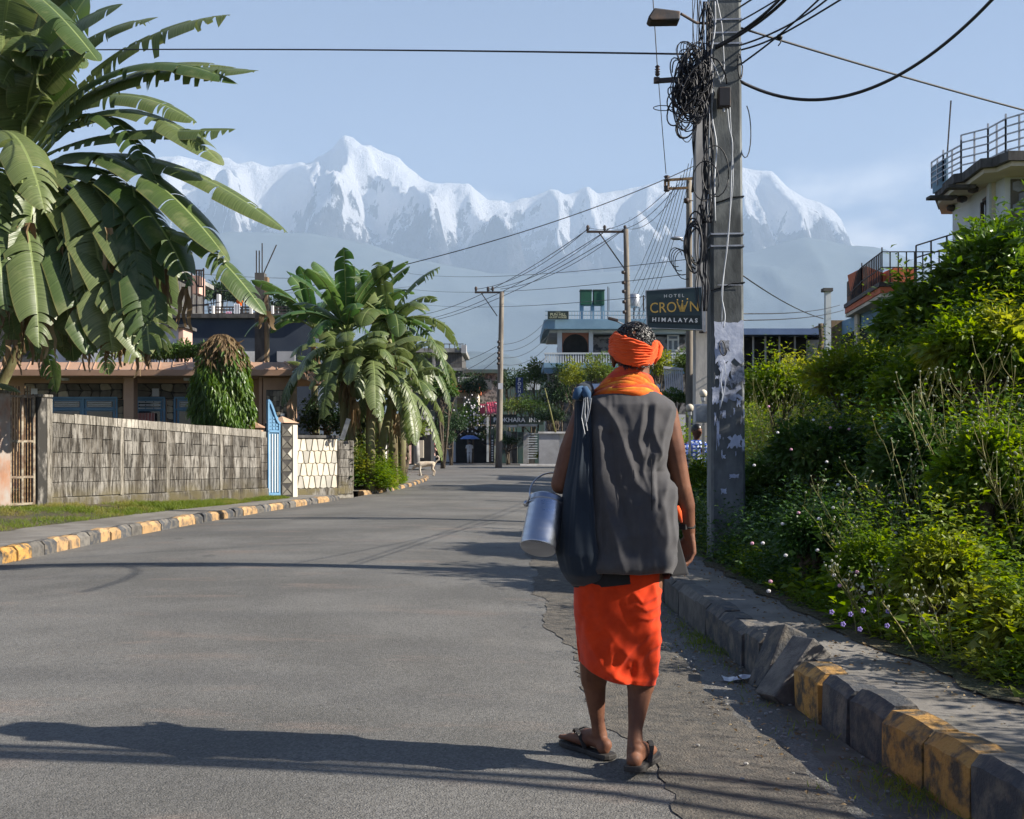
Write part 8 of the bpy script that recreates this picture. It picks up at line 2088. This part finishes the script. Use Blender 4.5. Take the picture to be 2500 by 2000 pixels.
# near edge, middle, far
P = on_bank(7000, 1.5, 5.2, 3.2, 8.6, rng); t = np.array([p[0] - walk_r(p[1]) for p in P])
hh = (.10 + .16 * np.clip(t, 0, 1.6)) * (1 + .9 * np.array([nf(p[0], p[1], 1.6) for p in P])) + .05 * rng.random(len(P)); hh = np.clip(hh, .07, .7)
keep = (rng.random(len(P)) < 1.0); plants('undergrowth', P[keep], hh[keep], .048, M['leaf_weed'], 14, 2, .4)
P = on_bank(6000, 1.4, 8.5, 8.0, 16, rng); t = np.array([p[0] - walk_r(p[1]) for p in P])
hh = np.clip((.22 + .34 * np.clip(t, 0, 2.2)) * (1 + 1.0 * np.array([nf(p[0], p[1], 1.1, 4) for p in P])), .12, 1.25); plants('undergrowth', P, hh, .068, M['leaf_weed'], 16, 3, .3)
P = on_bank(4200, 1.6, 13, 15, 31, rng); hh = np.clip(.75 * (1 + .9 * np.array([nf(p[0], p[1], .6, 7) for p in P])), .2, 1.3); plants('undergrowth', P, hh, .13, M['leaf_weed'], 12, 4, .3)
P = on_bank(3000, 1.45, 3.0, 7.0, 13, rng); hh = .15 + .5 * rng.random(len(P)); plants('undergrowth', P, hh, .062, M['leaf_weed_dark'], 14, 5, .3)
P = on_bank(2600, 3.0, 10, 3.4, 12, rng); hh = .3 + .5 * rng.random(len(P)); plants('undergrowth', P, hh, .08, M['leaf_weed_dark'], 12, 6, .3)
# broad pale leaves of a climber near the front
P = on_bank(420, 1.75, 3.6, 4.3, 7.6, rng); plants('creeper', P, .12 + .26 * rng.random(len(P)), .088, M['leaf_weed'], 6, 7, .5, width=.85, droop=.1)
# straggling stalks with seed heads
def stalks(base, n, h, seed, label, lean=(0, 0), m='straw', name='weed_stalks'):
    rnd = random.Random(seed); r = empty(name, base, 0, label, 'weed'); q = MB(); heads = MB()
    for i in range(n):
        a = rnd.uniform(0, 6.28); L = h * rnd.uniform(.6, 1.1); d = Vector((math.cos(a) * .28 + lean[0], math.sin(a) * .28 + lean[1], 1)).normalized()
        b0_ = Vector((rnd.uniform(-.12, .12), rnd.uniform(-.12, .12), -.05)); p = [b0_ + d * L * t + Vector((lean[0], lean[1], -.3)) * (t * t * L * .35) + Vector((0, 0, .05)) * t for t in (0, .3, .6, .85, 1)]
        q.tube(p, [.0035, .003, .0026, .002, .0014], 4, False)
        for k in range(rnd.randint(5, 9)):
            t = rnd.uniform(.35, 1); j = min(3, int(t * 4)); s = p[j].lerp(p[j + 1], t * 4 - j if t < 1 else 1); az = rnd.uniform(0, 6.28); l = L * rnd.uniform(.10, .24)
            e = s + Vector((math.cos(az) * .55, math.sin(az) * .55, .85)) * l; q.tube([s, s.lerp(e, .5) + Vector((math.cos(az), math.sin(az), 0)) * l * .1, e], [.0018, .0015, .001], 3, False)
            heads.sphere(e, rnd.uniform(.004, .0075), 5, 4)
    q.build('stem', M[m], r, kind='stuff'); heads.build('seed_head', M['straw_pale'] if 'straw_pale' in M else M['letter_cream'], r, kind='stuff')
    return r
def bz(x, y): return (x, y, bank_z(x, y) + .02)
for i, (px, d, n, h, ln, lab) in enumerate((
    (2130, 6.4, 9, .75, (-.35, 0), 'leaning straw-coloured weed stalks reaching over the dark hollow of the bank'), (2250, 6.6, 10, .95, (-.3, 0), 'tall branching weed stalks with pale seed heads in the middle of the bank'), (2400, 6.9, 12, 1.15, (-.12, 0), 'tallest straw stalks near the right edge'),
    (2020, 5.7, 8, .42, (-.3, 0), 'short pale stalks at the pavement edge above the violet flowers'), (2480, 6.2, 9, 1.0, (-.1, 0), 'thin stalks cut by the right edge of the photo'), (2330, 7.4, 9, 1.1, (0, 0), 'stalks behind the tallest ones'),
    (1870, 13.5, 12, 1.5, (0, 0), 'dry grass stalks standing against the blue shed roof nearest the main pole'), (1930, 13.0, 12, 1.4, (0, 0), 'dry grass stalks against the blue shed roof in mid group'), (1985, 12.5, 9, 1.3, (.1, 0), 'dry grass stalks left of the wooden post'), (2085, 12, 10, 1.5, (0, 0), 'dry stalks right of the square post, in front of the dark wall'),
    (2160, 5.1, 6, .45, (-.3, 0), 'little stalks by the pavement near the tipped kerb stone'), (1800, 11.5, 6, 1.2, (.1, 0), 'bent stalks just right of the main pole'))):
    x = (px - 1250) / F_ * d; stalks(bz(max(x, walk_r(d) + .05), d), n, h, 100 + i, lab, ln)
# shrubs that can be told apart
def bshrub(px, py, d, rx, rz, m_, lab, sd, leaf=.09, ncl=60, per=40, cat='shrub', ry=None, flat=.3, up=.7):
    c = W(px, py, d); k = d / F_; zb = bank_z(c.x, d); r_ = shrub('shrub' if cat == 'shrub' else 'tree', (c.x, d, zb), (c.x, d, c.z), (rx * k, (ry or rx) * k, rz * k), M[m_], leaf=leaf, nclump=ncl, per=per, csize=rx * k * .24, label=lab, cat=cat, seed=sd, trunk_r=.04, hollow=.15, flat=flat, upn=up); sprigs(r_, c, (rx * k, (ry or rx) * k, rz * k), M[m_], leaf, sd); return r_
def sprigs(root, c, rad, m, leaf, sd):
    """shoots that break the outline"""
    rng = np.random.default_rng(sd + 500); n = int(46 + 60 * rad[0]); d = rand_dirs(n, rng); d[:, 2] = np.abs(d[:, 2]); o = np.array(c) - np.array(root.location)
    P = o + d * np.array(rad) * (.75 + .3 * rng.random((n, 1))); plants('sprigs', P, .12 + .34 * rng.random(n), leaf * .85, m, 10, sd + 600, .45, parent=root)
bshrub(2430, 780, 11.2, 145, 185, 'leaf_tree', 'large dark glossy-leaved tree rising to the balcony at the right edge', 201, .14, 230, 52, 'tree', 160)
bshrub(2450, 680, 11.8, 130, 105, 'leaf_tree', 'bright-topped tree crown below the cream house at the right edge', 202, .15, 120, 52, 'tree', 130)
bshrub(2255, 815, 11.4, 85, 130, 'leaf_tree', 'dark lower bough of foliage hanging left of the big tree', 203, .13, 90, 46, 'tree', 110)
bshrub(2160, 700, 15.0, 60, 70, 'leaf_tree', 'sparse leafy branch sticking out left of the big tree at railing height', 210, .12, 26, 40, 'tree', 60) if False else None
bshrub(2420, 880, 8.6, 150, 110, 'leaf_weed', 'tall bright green nettle-like shrub at the right edge, under the tree', 204, .095, 120, 46, ry=120)
bshrub(2250, 960, 9.6, 120, 100, 'leaf_weed', 'yellow-green shrub in full sun in the middle of the bank', 205, .085, 110, 44, ry=110)
bshrub(2080, 940, 12.0, 110, 80, 'leaf_weed', 'sunlit yellow-green bush below the square post', 206, .09, 90, 44, ry=100)
bshrub(1920, 960, 14.0, 100, 70, 'leaf_weed', 'sunlit bush right of the main pole posters', 207, .09, 80, 44, ry=90)
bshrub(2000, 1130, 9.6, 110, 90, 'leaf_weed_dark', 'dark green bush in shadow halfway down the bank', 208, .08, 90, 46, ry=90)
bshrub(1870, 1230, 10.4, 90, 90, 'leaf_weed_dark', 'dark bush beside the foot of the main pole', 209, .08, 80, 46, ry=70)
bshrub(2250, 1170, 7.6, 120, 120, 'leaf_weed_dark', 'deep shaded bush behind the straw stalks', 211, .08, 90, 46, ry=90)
bshrub(2430, 1180, 6.6, 120, 130, 'leaf_weed', 'pale leafy bush nearest the camera at the right edge', 212, .07, 110, 50, ry=90)
bshrub(2300, 1420, 5.7, 120, 90, 'leaf_weed', 'broad-leaved bush sprawling at the pavement edge, lower right', 213, .06, 90, 46, ry=80)
bshrub(2120, 1400, 6.3, 90, 80, 'leaf_weed', 'small-leaved bush spilling towards the tipped kerb stone', 214, .05, 80, 46, ry=70)
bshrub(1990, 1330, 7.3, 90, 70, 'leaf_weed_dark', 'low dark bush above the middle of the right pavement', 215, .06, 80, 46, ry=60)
bshrub(2470, 1560, 4.9, 60, 70, 'leaf_weed', 'leafy sprig at the very lower right edge of the bank', 216, .07, 36, 40, ry=50)
bshrub(1700, 1200, 13.0, 40, 60, 'leaf_weed', 'light green bush between the man and the main pole', 217, .08, 50, 40, ry=50)
bshrub(1705, 1330, 11.0, 40, 50, 'leaf_weed_dark', 'dark bush behind the man\'s right hand', 218, .07, 50, 40, ry=50)
for i, (x, y, h_) in enumerate(((3.1, 3.0, 1.5), (3.5, 3.5, 1.7), (3.0, 3.7, 1.2), (3.9, 2.8, 1.8), (3.3, 4.3, 1.3), (2.9, 2.5, 1.3))): stalks(bz(x, y), 12, h_, 140 + i, ('tall stalks' if i == 0 else 'stalks') + ' on the bank just outside the right edge of the photo', (-.1, 0))['group'] = 'unseen stalks added for shadow'  # unseen weeds, added so their shadows streak the pavement
for i, (x, y, z, r_) in enumerate(((4.2, 3.2, 1.45, .55), (4.6, 2.4, 1.6, .6), (3.9, 4.2, 1.25, .5))): shrub('shrub', bz(x, y), (x, y, z), (r_, r_, r_ * .8), M['leaf_weed'], leaf=.07, nclump=30, per=30, csize=.16, label='loose leafy shrub on the bank just outside the right edge of the photo', cat='shrub', group='shrubs outside the right edge', seed=240 + i, trunk_r=.02, hollow=.1)  # out-of-view shrubs, added to throw leaf shadow towards the kerb
shrub('tree', bz(5.3, 9.2), (5.3, 9.2, 3.0), (.8, .6, .7), M['leaf_tree'], leaf=.12, nclump=56, per=34, csize=.30, label='tree on the bank beyond the right edge that shades the pavement', cat='tree', seed=250, trunk_r=.06, hollow=.2)  # out-of-view tree, added and thickened for its shadow across the road
# flowers
rnd = random.Random(17)
fl = empty('violet_flowers', bz(1.72, 5.6), 0, 'little violet flowers at the pavement edge', 'flowers'); q = MB()
for i in range(8):
    px, py = rnd.gauss(2120, 50), rnd.gauss(1500, 22); p = W(px, py, 5.45 + rnd.uniform(-.1, .1))
    q = MB(); 
    for k_ in range(5): a = k_ * 1.256; q.sphere(p - fl.location + Vector((math.cos(a) * .008, 0, math.sin(a) * .008)), (.006, .003, .006), 5, 4)
    q.build('blossom', M['flower_violet'], fl)
wf = empty('pale_flowers', bz(2.4, 8), 0, 'scattered small white and pink flowers among the shaded weeds', 'flowers'); 
for i in range(60):
    px, py = rnd.uniform(1830, 2450), rnd.uniform(950, 1450); d = interp(py, [950, 1200, 1450], [9.5, 7.9, 6.0]) - .4; p = W(px, py, d); q = MB(); q.sphere(p - wf.location, (.012, .008, .010), 6, 4); q.build('blossom', M['flower_white'] if i % 3 else M['flower_pink'], wf)
# grass blades
def grass(name, P, h, m, seed, w=.006, per=7, label=None):
    rng = np.random.default_rng(seed); n = len(P); P = np.repeat(np.asarray(P), per, 0) + np.concatenate([rng.normal(size=(n * per, 2)) * .03, np.zeros((n * per, 1))], 1)
    D = rng.normal(size=(n * per, 3)) * .45; D[:, 2] = 1; sz = np.repeat(np.asarray(h), per) * (.5 + rng.random(n * per)); Nn = rng.normal(size=(n * per, 3)); Nn[:, 2] *= .2
    o = leaves_obj(name, P, D, Nn, sz, m, None, w, .1, .35); tag(o, label, None, None, 'stuff'); return o
rng = np.random.default_rng(41); n = 5200; y = 11 + 11.3 * rng.random(n); x = np.array([lerp(kl_x(b) - interp(b, [8, 12, 14, 18, 21, 23.6], [1.2, 1.15, 1.05, .86, .58, .5]), wall_x(b) + .12, a) for a, b in zip(rng.random(n) ** 1.1, y)])
x = np.where(y < 13.5, np.maximum(x, kl_x(12) - 3.6), x)
dens = np.array([nf(a, b, 1.1, 2) for a, b in zip(x, y)]); kp = dens > -.28
grass('grass', np.stack([x, y, np.array([verge_z(a, b) for a, b in zip(x, y)])], 1)[kp], (.045 + .05 * (dens[kp] + .3)), M['grass'], 42, w=.085, per=8)
# weeds by the gutter and joints
G = []
for i in range(220):
    yv = rnd.choice([rnd.gauss(6.6, .25), rnd.uniform(3.6, 11), rnd.gauss(3.75, .15)]); xv = kr_x(yv) - abs(rnd.gauss(.05, .10)); G.append((xv, yv, .008))
grass('grass_tufts', np.array(G), np.full(len(G), .035), M['grass'], 43, w=.10, per=6)
# bright weed mound past the block wall, and the bank up to the white pillars
def mound(px0, px1, d0, d1, top, n, seed, m_='leaf_weed', leaf=.09, label=''):
    rng = np.random.default_rng(seed); P = []; h = []
    for i in range(n):
        t = rng.random(); d = lerp(d0, d1, rng.random()); px = lerp(px0, px1, t); x = (px - 1250) / F_ * d; zt = CH + (HZ - np.interp(px, [a for a, b in top], [b for a, b in top])) / F_ * d - .15
        P.append((x, d, .15)); h.append(max(.1, zt * (.6 + .4 * rng.random())))
    return np.array(P), np.array(h)
P, hh = mound(862, 960, 26.2, 29, [(862, 1058), (900, 1075), (930, 1100), (960, 1140)], 900, 51); plants('weeds', P, hh, .11, M['leaf_weed'], 12, 51, .25, label=None)
P, hh = mound(925, 985, 29, 35, [(925, 1135), (955, 1118), (975, 1138), (985, 1150)], 380, 52); plants('weeds', P, hh, .12, M['leaf_weed'], 9, 52, .25)
P, hh = mound(655, 860, 25.6, 29, [(655, 1030), (740, 1050), (860, 1055)], 900, 53); plants('weeds', P, hh, .12, M['leaf_weed_dark'], 12, 53, .25)
# litter
lt = empty('paper_scrap', W(1812, 1662, 5.6), R(10), 'crumpled blue-white paper lying in the right gutter', 'litter'); lt.location.z = .02; rnd = random.Random(3); V = []; Fq = []
for j in range(5):
    for i in range(9): V.append((i * .028 - .11 + rnd.uniform(-.008, .008), j * .022 - .045 + rnd.uniform(-.006, .006), rnd.uniform(0, .022)))
for j in range(4):
    for i in range(8): k = j * 9 + i; Fq.append((k, k + 1, k + 10, k + 9))
link('sheet', np_mesh('sheet', np.array(V), np.array(Fq), M['paper_blue'] if 'paper_blue' in M else M['plastic_white']), lt)
rng = np.random.default_rng(66); n = 800; y = 3.2 + 8 * rng.random(n); x = np.array([walk_r(b) for b in y]) + .02 - np.abs(rng.normal(size=n)) * .16
o = leaves_obj('fallen_leaves', np.stack([x, y, np.full(n, .222)], 1), rng.normal(size=(n, 3)) * np.array([1, 1, .15]), np.array([[0, 0, 1.]]) + rng.normal(size=(n, 3)) * .4, .012 + .022 * rng.random(n), M['dry_leaf'], None, .5, .2, .1); tag(o, kind='stuff')
strip('soil_edge', list(np.arange(2.5, 14.01, 0.1)), lambda y: walk_r(y) - .05 + jag(y, .10, 2.1) + jag(y, .04, 7), lambda y: walk_r(y) + .3, lambda x, y: 0.2235 + .01 * max(0, mnoise.noise(Vector((x * 9, y * 9, 3)))), M['soil'], nx=4)
# loose grit and fallen leaves along the gutter
rng = np.random.default_rng(61); n = 900; y = 3.3 + 8 * rng.random(n); x = np.array([kr_x(b) for b in y]) - .04 - np.abs(rng.normal(size=n)) * .22; q = MB()
P = np.stack([x, y, np.full(n, .02) + .012 * rng.random(n)], 1); D = rng.normal(size=(n, 3)); D[:, 2] *= .2
o = leaves_obj('fallen_leaves', P, D, np.array([[0, 0, 1.]]) + rng.normal(size=(n, 3)) * .4, .012 + .02 * rng.random(n), M['dry_leaf'], None, .5, .2, .1); tag(o, kind='stuff')
for i in range(260):
    b = 3.2 + 7 * rnd.random(); a = kr_x(b) - abs(rnd.gauss(.1, .22)); s = rnd.uniform(.003, .009); q.sphere((a, b, road_z(a, b) + .008 + s * .4), (s * 1.3, s, s * .7), 5, 4)
tag(q.build('gravel', M['concrete']), kind='stuff')
